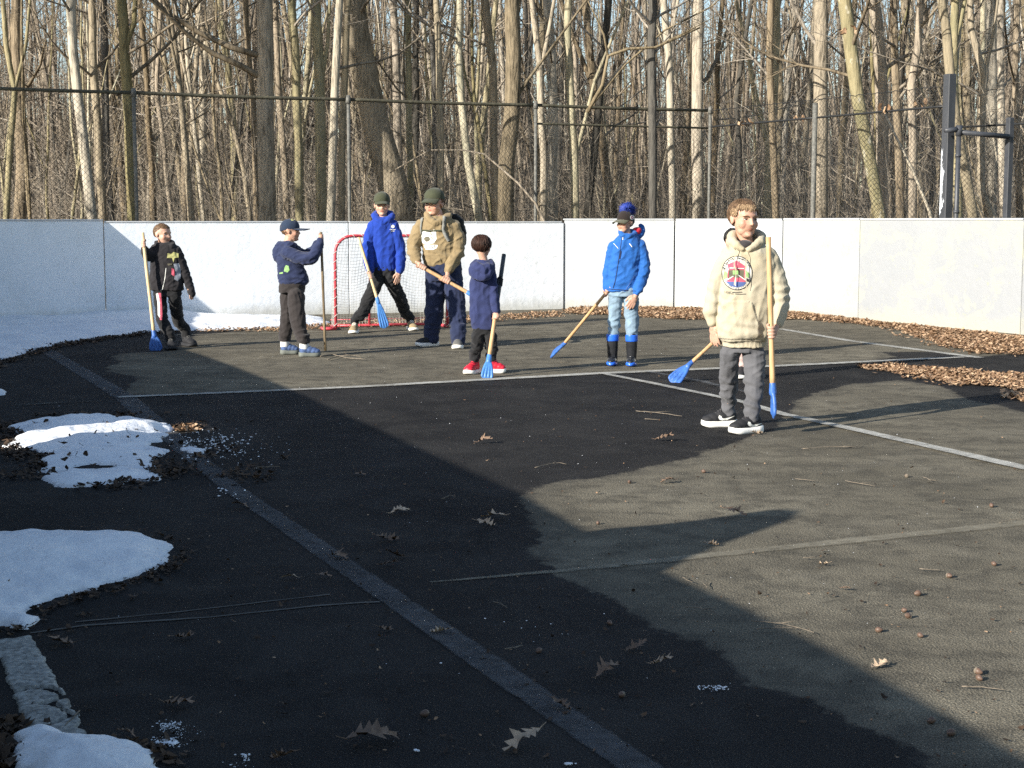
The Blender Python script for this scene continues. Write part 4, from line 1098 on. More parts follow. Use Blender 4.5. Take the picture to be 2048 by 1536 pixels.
    # ---- hair
    def hair(s, mat, keep, thick=1.06, locks=260, ln=0.16, seed=1, r=0.010, down=0.6, name='hair', wide=0.72):
        """keep(a,b,z) in head units says where hair grows (b forward, z up)"""
        rs = random.Random(seed); L, hgt, R = s.HL, s.hs, s.hR; bm = bmesh.new(); wd = wide/0.72
        n1, n2 = 56, 36; grid = {}
        cen = (0, -.07, .13); rad = (.35*wd*thick+.005, .42*thick, .36*thick)
        for i in range(n1):
            for j in range(n2+1):
                th = 2*math.pi*i/n1; ph = math.pi*j/n2
                a = cen[0]+rad[0]*math.sin(ph)*math.sin(th); b = cen[1]+rad[1]*math.sin(ph)*math.cos(th); z = cen[2]+rad[2]*math.cos(ph)
                # below the widest part the hair hangs nearly straight down
                nz = noise.noise(Vector((a*9, b*9, z*4+seed)))*0.02
                grid[i, j] = (a*(1+nz), b*(1+nz), z+nz)
        vs = {}
        def gv(i, j):
            if (i, j) not in vs: vs[i, j] = bm.verts.new(L(*grid[i, j]))
            return vs[i, j]
        for i in range(n1):
            for j in range(n2):
                i2 = (i+1) % n1; c = [grid[i, j], grid[i2, j], grid[i2, j+1], grid[i, j+1]]
                m = [sum(q[t] for q in c)/4 for t in range(3)]
                if keep(*m): 
                    f = [gv(i, j), gv(i2, j), gv(i2, j+1), gv(i, j+1)]
                    try: bm.faces.new(f)
                    except ValueError: pass
        bmesh.ops.remove_doubles(bm, verts=bm.verts, dist=1e-5)
        # locks
        cnt = 0; tries = 0
        while cnt < locks and tries < locks*20:
            tries += 1
            th = rs.uniform(0, 6.283); ph = math.acos(rs.uniform(-0.75, 1))
            a = cen[0]+rad[0]*math.sin(ph)*math.sin(th); b = cen[1]+rad[1]*math.sin(ph)*math.cos(th); z = cen[2]+rad[2]*math.cos(ph)
            if not keep(a, b, z): continue
            nrm = Vector((a/rad[0]**2, (b+.07)/rad[1]**2, (z-.13)/rad[2]**2)).normalized()
            # lies along the surface away from the crown of the head
            t = Vector((a, b+.14, -0.25-down)) ; t = (t-nrm*t.dot(nrm)).normalized()
            t = (t+Vector((rs.uniform(-.12, .12), rs.uniform(-.12, .12), 0))).normalized()
            l = ln*rs.uniform(.5, 1.1); p0 = Vector((a, b, z))-nrm*0.01
            ps = [p0, p0+t*l*.35+nrm*.022, p0+t*l*.7+nrm*(.012-l*l*.5), p0+t*l+nrm*(-.004-l*l*1.1)]
            rr = [r*.8, r, r*.8, r*.15]
            k = 4; prev = None
            for q, rq in zip(ps, rr):
                sd = t.cross(nrm).normalized(); ring = [bm.verts.new(L(*(q+sd*rq*1.6*math.cos(v)+nrm*rq*math.sin(v)))) for v in (0, 1.57, 3.14, 4.71)]
                if prev:
                    for v in range(4): bm.faces.new((prev[v], prev[(v+1) % 4], ring[(v+1) % 4], ring[v]))
                prev = ring
            cnt += 1
        o = bm_obj(name, bm, mat, s.root); sol = None
        return o
    def cap(s, mat, brim_mat, name='cap', droop=0.18, brim_len=.36, low=.03, tall=1.0, wide=.72, yaw_extra=0.0):
        L, hgt, R = s.HL, s.hs, s.hR; bm = bmesh.new(); wd = wide/.72
        n1, n2 = 40, 14; rows = []
        for j in range(n2+1):
            ph = (math.pi*.53)*j/n2; row = []
            for i in range(n1):
                th = 2*math.pi*i/n1
                seam_ = 1-0.012*(abs(math.cos(3*th))**8)
                a = .385*wd*math.sin(ph)*math.sin(th)*seam_; b = -.06+.455*math.sin(ph)*math.cos(th)*seam_; z = low+.10+(.43*tall)*math.cos(ph)**0.85 if math.cos(ph) > 0 else low+.10+.43*math.cos(ph)*.9
                z += -.05*(-math.cos(th))*(j/n2)**2  # a little higher in front
                if math.cos(th) < 0: z -= .05*(j/n2)**2*abs(math.cos(th))
                row.append(bm.verts.new(L(a, b, z)))
            rows.append(row)
        for a, b in zip(rows, rows[1:]):
            for i in range(n1): bm.faces.new((a[(i+1) % n1], a[i], b[i], b[(i+1) % n1]))
        bmesh.ops.remove_doubles(bm, verts=bm.verts, dist=1e-5)
        ico(bm, L(0, -.06, low+.10+.43*tall), (.022*hgt,)*2+(.012*hgt,), R, 1)
        bmesh.ops.recalc_face_normals(bm, faces=bm.faces)
        o = bm_obj(name, bm, mat, s.root)
        bm = bmesh.new(); top_, bot_ = [], []
        n = 16; m = 6
        for q in range(m+1):
            f = q/m; rt = []; rb = []
            for i in range(n+1):
                t = -1.12+2.24*i/n
                rx = .375*wd; a = rx*math.sin(t); b0 = -.06+.44*math.cos(t)
                ext = brim_len*math.cos(t*0.80)**.6 if abs(t) < 1.9 else 0
                b = b0+ext*f; z = low+.10-droop*f-.10*(a/rx)**2*(0.4+f*.6)
                rt.append(bm.verts.new(L(a*(1+.04*f), b, z+.010))); rb.append(bm.verts.new(L(a*(1+.04*f), b, z-.010)))
            top_.append(rt); bot_.append(rb)
        for q in range(m):
            for i in range(n):
                bm.faces.new((top_[q][i], top_[q][i+1], top_[q+1][i+1], top_[q+1][i])); bm.faces.new((bot_[q][i+1], bot_[q][i], bot_[q+1][i], bot_[q+1][i+1]))
        for i in range(n): bm.faces.new((top_[m][i], top_[m][i+1], bot_[m][i+1], bot_[m][i]))
        for q in range(m):
            bm.faces.new((top_[q][0], top_[q+1][0], bot_[q+1][0], bot_[q][0])); bm.faces.new((top_[q+1][n], top_[q][n], bot_[q][n], bot_[q+1][n]))
        bmesh.ops.recalc_face_normals(bm, faces=bm.faces)
        b_o = bm_obj('brim', bm, brim_mat); b_o.parent = o; b_o.data.transform(Matrix.Translation(-s.root.location))
        return o
    # ---- shoes
    def shoe(s, heel, toe, mats, high=0.05, wid=0.045, name='shoe', sole_h=.026, label=None):
        Hp, Tp = s.feet(heel, toe); d = Tp-Hp; Ln = d.length; e = d.normalized(); sd = Vector((-e.y, e.x, 0)); up = Vector((0, 0, 1))
        Rm = Matrix((e, sd, up)).transposed()
        def Q(t, u, z): return Hp+e*(t*Ln)+sd*u+up*z
        bm = bmesh.new(); hz = sole_h
        ico(bm, Q(.80, 0, hz+.016), (.20*Ln, wid*.93, .026), Rm); ico(bm, Q(.66, 0, hz+.022), (.24*Ln, wid*.90, .032), Rm)
        ico(bm, Q(.45, 0, hz+.030), (.24*Ln, wid*.82, .040), Rm); ico(bm, Q(.22, 0, hz+.034), (.205*Ln, wid*.80, .046), Rm)
        chainw(bm, [Q(.27, 0, hz+.03), Q(.25, 0, hz+high)], [wid*.80, wid*.78])
        chainw(bm, [Q(.42, 0, hz+.055), Q(.34, 0, hz+high+.015)], [wid*.42, wid*.42])
        me = remeshed(bm, name, .005, 3)
        o = link_mesh(name, me, mats[0], s.root)
        if label: o['label'] = label
        # sole
        bm = bmesh.new(); prof = [(0, .30), (.02, .55), (.08, .80), (.2, .86), (.4, .80), (.55, .88), (.7, 1.0), (.82, .98), (.92, .80), (.98, .5), (1.0, .22)]
        lo, mi, hi = [], [], []
        out = [(t, w_) for t, w_ in prof]+[(t, -w_) for t, w_ in prof[::-1]]
        for t, w_ in out:
            rise = .012*max(0, (t-.8)/.2)**1.5; hh = sole_h*(1.25 if t < .35 else 1.0)
            lo.append(bm.verts.new(Q(t*1.0, w_*wid*1.02, .001+rise))); mi.append(bm.verts.new(Q(t*1.02-.01, w_*wid*1.10, .4*hh+rise))); hi.append(bm.verts.new(Q(t, w_*wid*1.03, hh+rise*.8+.004)))
        n = len(out)
        for A_, B_ in ((lo, mi), (mi, hi)):
            for i in range(n): bm.faces.new((A_[i], A_[(i+1) % n], B_[(i+1) % n], B_[i]))
        bm.faces.new(lo[::-1]); bm.faces.new(hi)
        bmesh.ops.recalc_face_normals(bm, faces=bm.faces)
        so_ = bm_obj('sole', bm, mats[1]); so_.parent = o; so_.data.transform(Matrix.Translation(-s.root.location))
        if len(mats) > 2 and mats[2] is not None:   # laces
            bm = bmesh.new()
            for i in range(4):
                t = .62-.07*i; z = hz+.056+.010*i
                chainw(bm, [Q(t, -wid*.42, z-.010), Q(t-.01, 0, z+.002), Q(t, wid*.42, z-.010)], [.0035]*3, 1)
            l = bm_obj('laces', bm, mats[2]); l.parent = o; l.data.transform(Matrix.Translation(-s.root.location))
        return o, Q, Ln
    def feet(s, heel, toe):
        Hp, Tp = ground(*heel), ground(*toe); mx = .262*s.h
        if (Tp-Hp).length > mx: Hp = Tp+(Hp-Tp).normalized()*mx
        if (Tp-Hp).length < mx*.8: Hp = Tp+(Hp-Tp).normalized()*mx*.8
        return Hp, Tp
    def leg(s, bm, js, ext, mul=1.0):
        """leg tube whose depth drifts towards the foot; js in photo px, ext = [(world point, radius)]"""
        y0 = js[0][1]; an = ext[0][0]; ya = proj(an)[1]; dd = an.y-s.Y0; P_ = []; R_ = []
        for x, y, d, r in js: P_.append(s.P(x, y, d+(dd-d)*min(1, max(0, (y-y0)/(ya-y0))))); R_.append(r*s.k*mul)
        chainw(bm, P_+[e[0] for e in ext], R_+[e[1]*(mul if mul < 1 else 1) for e in ext])
    def ankle(s, heel, toe, t=.24, z=.10):
        Hp, Tp = s.feet(heel, toe); return Hp+(Tp-Hp)*t+Vector((0, 0, z))
    def decal(s, target, polys, off=0.0015, par=None):
        """flat print on a garment: polys = [(points in photo px, material, name)] laid onto the cloth"""
        dep = bpy.context.evaluated_depsgraph_get(); me = target.data
        bv = BVHTree.FromPolygons([v.co+s.root.location for v in me.vertices], [p.vertices[:] for p in me.polygons])
        eye = Vector((0, 0, H)); outs = []
        for q, (pl, mat, nm) in enumerate(polys):
            bm = bmesh.new(); vs = [bm.verts.new((x, y, 0)) for x, y in pl]
            f = bm.faces.new(vs); bmesh.ops.triangulate(bm, faces=[f])
            for _ in range(3):
                es = [e_ for e_ in bm.edges if e_.calc_length() > 2.2]
                if es: bmesh.ops.subdivide_edges(bm, edges=es, cuts=1); bmesh.ops.triangulate(bm, faces=[f_ for f_ in bm.faces if len(f_.verts) > 3])
            bad = []
            for v in bm.verts:
                p = at(v.co.x, v.co.y, s.Y0); dr = (p-eye).normalized(); hit, nn_, _, _ = bv.ray_cast(eye, dr)
                if hit is None: bad.append(v); continue
                if nn_.dot(dr) > 0: nn_ = -nn_
                v.co = hit+nn_*(off+0.0004*q)
            bmesh.ops.delete(bm, geom=bad, context='VERTS')
            if not bm.faces: bm.free(); continue
            o = bm_obj(nm, bm, mat); pp = par or target
            o.parent = pp; o.data.transform(Matrix.Translation(-s.root.location)); outs.append(o)
        return outs
def circ(cx, cy, rx, ry, n=40, a0=0, a1=360):
    return [(cx+rx*math.cos(math.radians(a0+(a1-a0)*i/n)), cy+ry*math.sin(math.radians(a0+(a1-a0)*i/n))) for i in range(n if a1-a0 >= 360 else n+1)]
def ringarc(cx, cy, rx, ry, w_, a0, a1, n=24):
    o = [(cx+rx*math.cos(math.radians(a0+(a1-a0)*i/n)), cy+ry*math.sin(math.radians(a0+(a1-a0)*i/n))) for i in range(n+1)]
    i_ = [(cx+(rx-w_)*math.cos(math.radians(a0+(a1-a0)*i/n)), cy+(ry-w_)*math.sin(math.radians(a0+(a1-a0)*i/n))) for i in range(n+1)]
    return o+i_[::-1]
def bar(x0, y0, x1, y1, w_):
    dx, dy = x1-x0, y1-y0; l = math.hypot(dx, dy); nx_, ny_ = -dy/l*w_/2, dx/l*w_/2
    return [(x0+nx_, y0+ny_), (x1+nx_, y1+ny_), (x1-nx_, y1-ny_), (x0-nx_, y0-ny_)]

def stick(label, A, B, C, wood, blade_mat, face, r=0.0125, wid=0.055, top_mat=None, top_frac=0.0, thick=.016):
    """A handle top, B ferrule, C blade tip (world); face = direction the flat of the blade looks"""
    root = empty('broomball_stick', C, label, 'stick', None)
    T = Tubes(); n = 12
    P = [A.lerp(B, i/n) for i in range(n+1)]
    f0 = int(round(top_frac*n))
    if f0: T.tube(P[:f0+1], [r*1.06]*(f0+1), 12, True); T.obj('grip_tape', top_mat, root); T = Tubes()
    T.tube(P[f0:], [r*(1-.05*math.sin(i)) for i in range(f0, n+1)], 12, True); h = T.obj('handle', wood, root)
    if blade_mat is None: return root
    ax = (C-B); Ln = ax.length; ax.normalize(); nrm = (face-ax*face.dot(ax)).normalized(); sd = ax.cross(nrm)
    bm = bmesh.new()
    chainw(bm, [B-ax*.03, B+ax*.02], [r*1.25, r*1.45])
    fing = []
    for i in range(4):
        o = (i-1.5)/1.5
        p = [B+ax*.01+sd*o*.006, B+ax*Ln*.45+sd*o*wid*.62+nrm*.004, B+ax*Ln*.88+sd*o*wid*.86+nrm*.002, B+ax*Ln*(.99-.03*abs(o))+sd*o*wid*.80]
        chainw(bm, p, [.012, .0125, .0115, .008])
    for i in range(7):
        t = .25+.115*i; wv = wid*min(1, .35+t*.75); ico(bm, B+ax*Ln*t, (wv*.92, thick*.38, .03), Matrix((sd, nrm, ax)).transposed(), 2)
    me = remeshed(bm, 'blade', .004, 2); link_mesh('blade', me, blade_mat, root)
    return root
def inpoly(x, y, pl):
    c = False; j = len(pl)-1
    for i in range(len(pl)):
        if (pl[i][1] > y) != (pl[j][1] > y) and x < (pl[j][0]-pl[i][0])*(y-pl[i][1])/(pl[j][1]-pl[i][1])+pl[i][0]: c = not c
        j = i
    return c
C_ = {}
C_['cream'] = mat_cloth('cream_fleece', (0.415, 0.37, 0.275), 0.06, soil=(0.42, 0.355, 0.23))
C_['grey_jog'] = mat_cloth('grey_marl_jersey', (0.105, 0.105, 0.112), 0.3)
C_['black'] = mat_cloth('black_jersey', (0.017, 0.017, 0.018), 0.2)
C_['char'] = mat_cloth('charcoal_nylon', (0.040, 0.036, 0.038), 0.25)
C_['jacket_black'] = mat_cloth('black_softshell', (0.022, 0.020, 0.022), 0.25)
C_['brown_blk'] = mat_cloth('brown_black_twill', (0.034, 0.029, 0.028), 0.15)
C_['navy'] = mat_cloth('navy_fleece', (0.024, 0.032, 0.075), 0.2)
C_['navy2'] = mat_cloth('indigo_fleece', (0.028, 0.036, 0.098), 0.2)
C_['navycap'] = mat_cloth('navy_cap_twill', (0.022, 0.035, 0.065), 0.2)
C_['royal'] = mat_cloth('royal_blue_fleece', (0.014, 0.045, 0.29), 0.12)
C_['olive'] = mat_cloth('olive_cap_twill', (0.055, 0.060, 0.036), 0.15)
C_['khaki'] = mat_cloth('khaki_brown_fleece', (0.235, 0.175, 0.095), 0.15)
C_['navysweat'] = mat_cloth('navy_sweatpants', (0.020, 0.027, 0.062), 0.2)
C_['azure'] = mat_cloth('azure_shell', (0.018, 0.105, 0.36), 0.12, 0.7)
C_['red'] = mat_cloth('red_lining', (0.62, 0.03, 0.05), 0.1)
C_['denim'] = mat_cloth('faded_denim', (0.20, 0.28, 0.35), 0.45)
C_['rubber'] = mat_plain('black_rubber_boot', (0.02, 0.021, 0.024), 0.22, 0.2, 20, 0.05, 40)
C_['bluerub'] = mat_plain('blue_rubber_trim', (0.02, 0.12, 0.60), 0.35)
C_['redshoe'] = mat_plain('red_leather', (0.55, 0.02, 0.04), 0.4, 0.2)
C_['whitesole'] = mat_plain('white_foam_sole', (0.78, 0.76, 0.70), 0.6, 0.08, 40)
C_['blackshoe'] = mat_plain('black_mesh_shoe', (0.018, 0.018, 0.020), 0.75, 0.3, 150)
C_['tanshoe'] = mat_plain('tan_canvas', (0.30, 0.225, 0.125), 0.85, 0.15)
C_['greyshoe'] = mat_plain('grey_suede', (0.13, 0.125, 0.115), 0.85, 0.2)
C_['blueshoe'] = mat_plain('blue_suede', (0.075, 0.12, 0.25), 0.8, 0.35, 50)
C_['greensole'] = mat_plain('dull_sole', (0.14, 0.15, 0.13), 0.8)
C_['white'] = mat_plain('white_print', (0.74, 0.74, 0.68), 0.8, 0.05); C_['blk'] = mat_plain('black_print', (0.03, 0.03, 0.03), 0.8)
C_['offwhite'] = mat_plain('off_white_print', (0.50, 0.48, 0.42), 0.8, 0.05); C_['sock'] = mat_cloth('white_sock', (0.66, 0.65, 0.62), 0.1)
C_['pred'] = mat_plain('red_print', (0.46, 0.08, 0.12), 0.8, 0.1); C_['pblue'] = mat_plain('blue_print', (0.07, 0.11, 0.27), 0.8, 0.1)
C_['pgreen'] = mat_plain('green_print', (0.24, 0.42, 0.15), 0.8, 0.1); C_['pyel'] = mat_plain('yellow_print', (0.42, 0.40, 0.16), 0.8, 0.2)
C_['pgrey'] = mat_plain('grey_print', (0.28, 0.30, 0.34), 0.8, 0.4, 120); C_['pmar'] = mat_plain('dark_print', (0.10, 0.09, 0.06), 0.8, 0.3)
C_['grey_strap'] = mat_cloth('grey_webbing', (0.20, 0.20, 0.18), 0.1); C_['bagblk'] = mat_cloth('black_nylon_bag', (0.012, 0.012, 0.013), 0.3, 0.6)
C_['pink'] = mat_cloth('pale_pink_jersey', (0.55, 0.40, 0.36), 0.1); C_['pom'] = hair_mat('blue_yarn', (0.01, 0.02, 0.12), (0.03, 0.07, 0.42))
C_['beanie'] = mat_cloth('dark_brown_knit', (0.024, 0.018, 0.016), 0.2)
C_['oliveb'] = mat_cloth('olive_brim_tweed', (0.10, 0.098, 0.062), 0.3)
PEOPLE = {}
# ------------------------------------------------------------ boy in the cream hoodie (nearest)
f = Fig(1475, 862, 'boy in a cream hoodie with a round badge, nearest, holding a stick upright', SK, 0.86); b = f.body
f.head(1488, 438, 80, -.01, yaw=24, pitch=-3, roll=2, wide=.66, neck=(1492, 482, .01, 14.5), jaw=.93)
f.lips[0] = (f.HL(0, .345, -.243), .07*f.hs, f.hR); f.blush = [(p_, r_*.8) for p_, r_ in f.blush]
f.loft(b, [(1456, 1536, 500, .01, .5), (1450, 1536, 540, 0, .55), (1446, 1530, 640, 0, .50), (1456, 1518, 690, 0, .42)])
AL = [(1455, 510, .0, 10), (1424, 592, 0, 9), (1425, 646, -.02, 7)]; AR = [(1538, 512, 0, 10), (1560, 592, 0, 9), (1553, 650, -.09, 7)]
f.chain(b, AL); f.chain(b, AR)
shL, shR = ((1474, 853), (1403, 854)), ((1534, 863), (1460, 869))
aL, aR = f.ankle(*shL, .25, .10), f.ankle(*shR, .31, .10)
for hx, kx, an in ((1460, 1457, aL), (1506, 1508, aR)): f.leg(b, [(hx, 700, 0, 15), (kx, 756, 0, 11)], [(an, .012), (an-Vector((0, 0, .05)), .018)])
sA, sB, sC = f.P(1537, 474, -.17), f.P(1545.5, 779, -.17), f.P(1546.5, 831, -.17)
f.grip(f.P(1554, 651, -.10), sA, sB, sA.lerp(sB, (664-474)/(779-474)), .0125, side=1, sc=1.05)
f.relax(f.P(1425.5, 648, -.02), Vector((.10, -.10, -1)), Vector((-.75, -.65, 0)), side=1, curl=16, sc=1.0)
f.finish_body(.0038); f.eyes(squint=True)
def kp8(a, bb, z):
    if bb > .12: return z > .30-.10*abs(a)+.02*math.sin(a*60)
    if bb > -.10: return z > .13+(bb+.10)*.7
    return z > -.16
f.hair(HB, kp8, thick=1.02, locks=1100, ln=.11, seed=3, r=.006)
f.hair(HF, lambda a, bb, z: bb > .10 and .29 < z < .38, thick=1.03, locks=260, ln=.12, seed=9, r=.006, down=1.2, name='fringe')
f.hair(HF, lambda a, bb, z: abs(a) > .25 and -.06 < bb < .14 and .08 < z < .27, thick=1.02, locks=110, ln=.08, seed=5, r=.007, down=1.0, name='sideburn')
# hoodie
g = bmesh.new()
f.loft(g, [(1473, 1517, 486, .02, .75), (1458, 1535, 493, .01, .62), (1447, 1548, 505, 0, .60), (1441, 1551, 530, 0, .60), (1437, 1549, 560, 0, .62), (1433, 1546, 600, 0, .64), (1430, 1541, 640, 0, .66),
   (1430, 1538, 668, 0, .68), (1435, 1533, 680, 0, .66), (1438, 1531, 684, 0, .62), (1438, 1531, 692, 0, .62)])
f.chain(g, [(1458, 508, 0, 16), (1441, 545, 0, 18), (1428, 590, 0, 17.5), (1422, 622, -.01, 15), (1421, 632, -.01, 13)]); f.chain(g, [(1422, 630, -.01, 13), (1424, 646, -.02, 10.5)])
f.chain(g, [(1534, 510, 0, 18), (1551, 545, 0, 19), (1561, 588, -.01, 18), (1562, 615, -.03, 15), (1559, 632, -.06, 13)]); f.chain(g, [(1559, 632, -.06, 13), (1555, 646, -.09, 10.5)])
f.chain(g, [(1485, 497, -.085, 5.5), (1470, 489, -.07, 7.5), (1461, 478, -.01, 9), (1468, 470, .06, 10), (1490, 467, .10, 11), (1512, 468, .08, 10.5), (1525, 476, .01, 9), (1517, 487, -.06, 7.5), (1497, 498, -.085, 5.5)])
f.chain(g, [(1465, 484, .06, 12), (1492, 486, .12, 15), (1520, 484, .07, 12)])
POCK = [(1449, 602), (1503, 604), (1514, 640), (1522, 668), (1510, 678), (1440, 676), (1432, 655), (1440, 620)]
fd = folds(.006, 1.3, 6, 7, bunch=[(f.P(1424, 600, 0), .16, .005), (f.P(1561, 595, 0), .16, .006), (f.P(1480, 676, -.1), .22, .004)], vert=.004)
def hoodfn(p):
    d = fd(p)
    x, y = proj(p)
    if p.y < f.Y0-.03 and inpoly(x, y, POCK): d += .007
    if p.y < f.Y0 and 683 < y < 693 and 1432 < x < 1536: d = d*.3-.004+.0012*math.sin(p.x*900)
    return d
hd = f.garment('hoodie', g, C_['cream'], .0055, hoodfn, 3, 'cream hoodie with a round badge print and a front pocket')
g = bmesh.new(); ico(g, f.P(1489, 490, -.045), (.052, .055, .030), None, 3); f.garment('undershirt', g, C_['char'], .005)
cx, cy = 1474, 546
pr = []
pr.append((ringarc(cx, cy, 31, 34.5, 1.5, 0, 180), C_['blk'], 'print')); pr.append((ringarc(cx, cy, 31, 34.5, 1.5, 180, 360), C_['blk'], 'print'))
pr.append((circ(cx, cy, 29.3, 32.8, 36), C_['offwhite'], 'print'))
pr += [([(1455, 529), (1474, 521), (1490, 532), (1489, 541), (1458, 540)], C_['pred'], 'print'),
       ([(1457, 540), (1490, 540), (1489, 557), (1456, 558)], C_['pmar'], 'print'),
       ([(1452, 562), (1463, 554), (1474, 556), (1484, 554), (1494, 563), (1484, 564), (1462, 564)], C_['pred'], 'print'),
       ([(1452, 563), (1494, 564), (1486, 572), (1474, 575), (1461, 572)], C_['pblue'], 'print'),
       ([(1466, 541), (1476, 541), (1476, 549), (1466, 549)], C_['pgreen'], 'print'),
       ([(1447, 552), (1450, 541), (1455, 545), (1455, 555), (1448, 560)], C_['pgreen'], 'print'),
       ([(1492, 541), (1498, 548), (1497, 556), (1492, 554)], C_['pgreen'], 'print'),
       (bar(1467, 552, 1452, 562, 1.3), C_['white'], 'print'), (bar(1476, 550, 1494, 562, 1.3), C_['white'], 'print'), (bar(1472, 552, 1471, 572, 1.2), C_['white'], 'print'),
       (bar(1460, 536, 1488, 537, 1.2), C_['white'], 'print'), (bar(1458, 541, 1457, 556, 1.4), C_['pred'], 'print'), (bar(1489, 541, 1489, 556, 1.4), C_['pred'], 'print'),
       ([(1491, 556), (1496, 557), (1498, 563), (1493, 562)], C_['blk'], 'print')]
for k in range(17):    # lettering round the rim, too small in the photo to read
    a = math.radians(200+k*8.6); x, y = cx+26.6*math.cos(a), cy+29.8*math.sin(a)
    if k in (3, 8, 12): continue
    pr.append((bar(x-1.5, y-1.3, x+1.3, y+1.3, 1.3 if k % 3 else 2.2), C_['blk'], 'print'))
for k in range(10):
    a = math.radians(55+k*7.6); x, y = cx+27*math.cos(a), cy+30*math.sin(a)
    if k in (3, 7): continue
    pr.append((bar(x-.8, y-.2, x+.8, y+.3, 1.3), C_['blk'], 'print'))
# the short line of capitals beneath:  LPNC and a dash
x0 = 1451; y0 = 585
def letters(s_, x0, y0, hh, ww, gap, th):
    G = {'L': [((0, 0), (0, 1)), ((0, 1), (.8, 1))], 'P': [((0, 0), (0, 1)), ((0, 0), (.8, .1)), ((.8, .1), (.8, .5)), ((.8, .5), (0, .55))], 'N': [((0, 1), (0, 0)), ((0, 0), (.9, 1)), ((.9, 1), (.9, 0))],
         'C': [((.9, .1), (.3, 0)), ((.3, 0), (0, .5)), ((0, .5), (.3, 1)), ((.3, 1), (.9, .9))]}
    out = []
    for ch in s_:
        for (a, b2), (c, d2) in G[ch]: out.append(bar(x0+a*ww, y0+b2*hh, x0+c*ww+.01, y0+d2*hh, th))
        x0 += ww+gap
    return out
for pl in letters('LPNC', x0, 582, 4.2, 2.4, 1.1, .75): pr.append((pl, C_['blk'], 'print'))
pr.append((bar(1467, 584.5, 1485, 584.8, 1.9), C_['blk'], 'print'))
# drawstrings lie over the print
for k in range(6):
    ya, yb = 503+k*11, 514+k*11; pr.append((bar(1474-k*.9-2*math.sin(k*.9), ya, 1473-k*.9-2*math.sin((k+1)*.9), yb+.5, 1.8), C_['cream'], 'drawstring'))
for k in range(6): ya, yb = 505+k*12, 517+k*12; pr.append((bar(1490+k*.2, ya, 1490+k*.2+.3, yb+.5, 1.8), C_['cream'], 'drawstring'))
f.decal(hd, pr, .0018)
# trousers
g = bmesh.new(); f.loft(g, [(1447, 1522, 672, 0, .50), (1444, 1526, 690, 0, .50), (1441, 1529, 703, 0, .56)])
for js, an, rr in (([(1460, 706, 0, 21), (1458, 730, 0, 19.5), (1457, 758, -.01, 18), (1457, 790, 0, 15.5)], aL, .040), ([(1507, 706, 0, 22.5), (1509, 730, -.01, 21), (1508, 758, -.02, 19.5), (1509, 790, 0, 17)], aR, .043)):
    f.leg(g, js, [(an+Vector((0, 0, .05)), rr+.003), (an+Vector((0, 0, -.012)), rr-.003)])
fp_ = folds(.007, 4.4, 8, 10, bunch=[(f.P(1457, 765, 0), .12, .006), (f.P(1508, 762, 0), .13, .007), (aL+Vector((0, 0, .09)), .12, .008), (aR+Vector((0, 0, .09)), .12, .008)], vert=.003)
f.garment('trousers', g, C_['grey_jog'], .0055, fp_, 3)
for sh_, hi in ((shL, .085), (shR, .085)):
    o, Q, Ln = f.shoe(*sh_, (C_['blackshoe'], C_['whitesole'], C_['char']), high=.075, wid=.042, sole_h=.030)
    (hx, hy), (tx, ty) = sh_; w_ = hx-tx
    # curved white tick on the side
    X = lambda t: tx+w_*t
    yb = (hy+ty)/2
    yb -= 5
    tick = [(X(.50), yb-18), (X(.47), yb-13.5), (X(.50), yb-9.5), (X(.59), yb-7.5), (X(.72), yb-9), (X(.96), yb-17.5), (X(.76), yb-13.0), (X(.62), yb-11.6), (X(.57), yb-13), (X(.56), yb-16)]
    f.decal(o, [(tick, C_['white'], 'logo'), (bar(X(.25), yb-4, X(.31), yb-4.4, 1.6), C_['white'], 'logo')], .001)
PEOPLE['cream'] = f
stick('wooden stick with a blue blade held upright by the boy in the cream hoodie', sA, sB, sC, M['stickwood'], M['blade'], Vector((1, 0, 0)), r=.0155, wid=.05)

# ------------------------------------------------------------ boy behind him, mostly hidden
f = Fig(1488, 757, 'dark haired boy almost hidden behind the boy in the cream hoodie', SK2, 0.80); b = f.body
f.head(1466, 481, 46, 0, yaw=-25, neck=(1468, 508, 0, 9)); f.loft(b, [(1448, 1490, 515, 0, .5), (1450, 1492, 600, 0, .5), (1452, 1496, 650, 0, .6)])
f.chain(b, [(1452, 525, 0, 8), (1446, 570, 0, 7), (1452, 630, -.1, 5)]); f.chain(b, [(1488, 525, 0, 8), (1498, 580, 0, 7), (1500, 625, 0, 5)])
l1, l2 = ((1487, 752), (1479, 760)), ((1508, 752), (1502, 760)); a1, a2 = f.ankle(*l1), f.ankle(*l2)
for hx, an in ((1478, a1), (1496, a2)): f.leg(b, [(hx, 655, 0, 14), (hx+4, 705, 0, 10)], [(an, .025), (an-Vector((0, 0, .04)), .026)])
sA, sB, sC = f.P(1462, 652, -.12), f.P(1379, 729, -.22), f.P(1346, 763, -.28)
f.grip(f.P(1456, 640, -.10), sA, sB, sA.lerp(sB, .1), .0125); f.relax(f.P(1501, 628, 0), Vector((0, 0, -1)), Vector((.7, -.7, 0)))
f.finish_body(.006); f.eyes()
g = bmesh.new(); f.loft(g, [(1454, 1484, 508, 0, .7), (1446, 1494, 520, 0, .6), (1443, 1496, 580, 0, .6), (1446, 1500, 650, 0, .6)])
f.chain(g, [(1450, 525, 0, 11), (1445, 570, 0, 10), (1452, 625, -.09, 8)]); f.chain(g, [(1490, 525, 0, 11), (1499, 580, 0, 10), (1501, 620, 0, 8)])
f.garment('jacket', g, C_['jacket_black'], .007, folds(.006, 2))
g = bmesh.new()
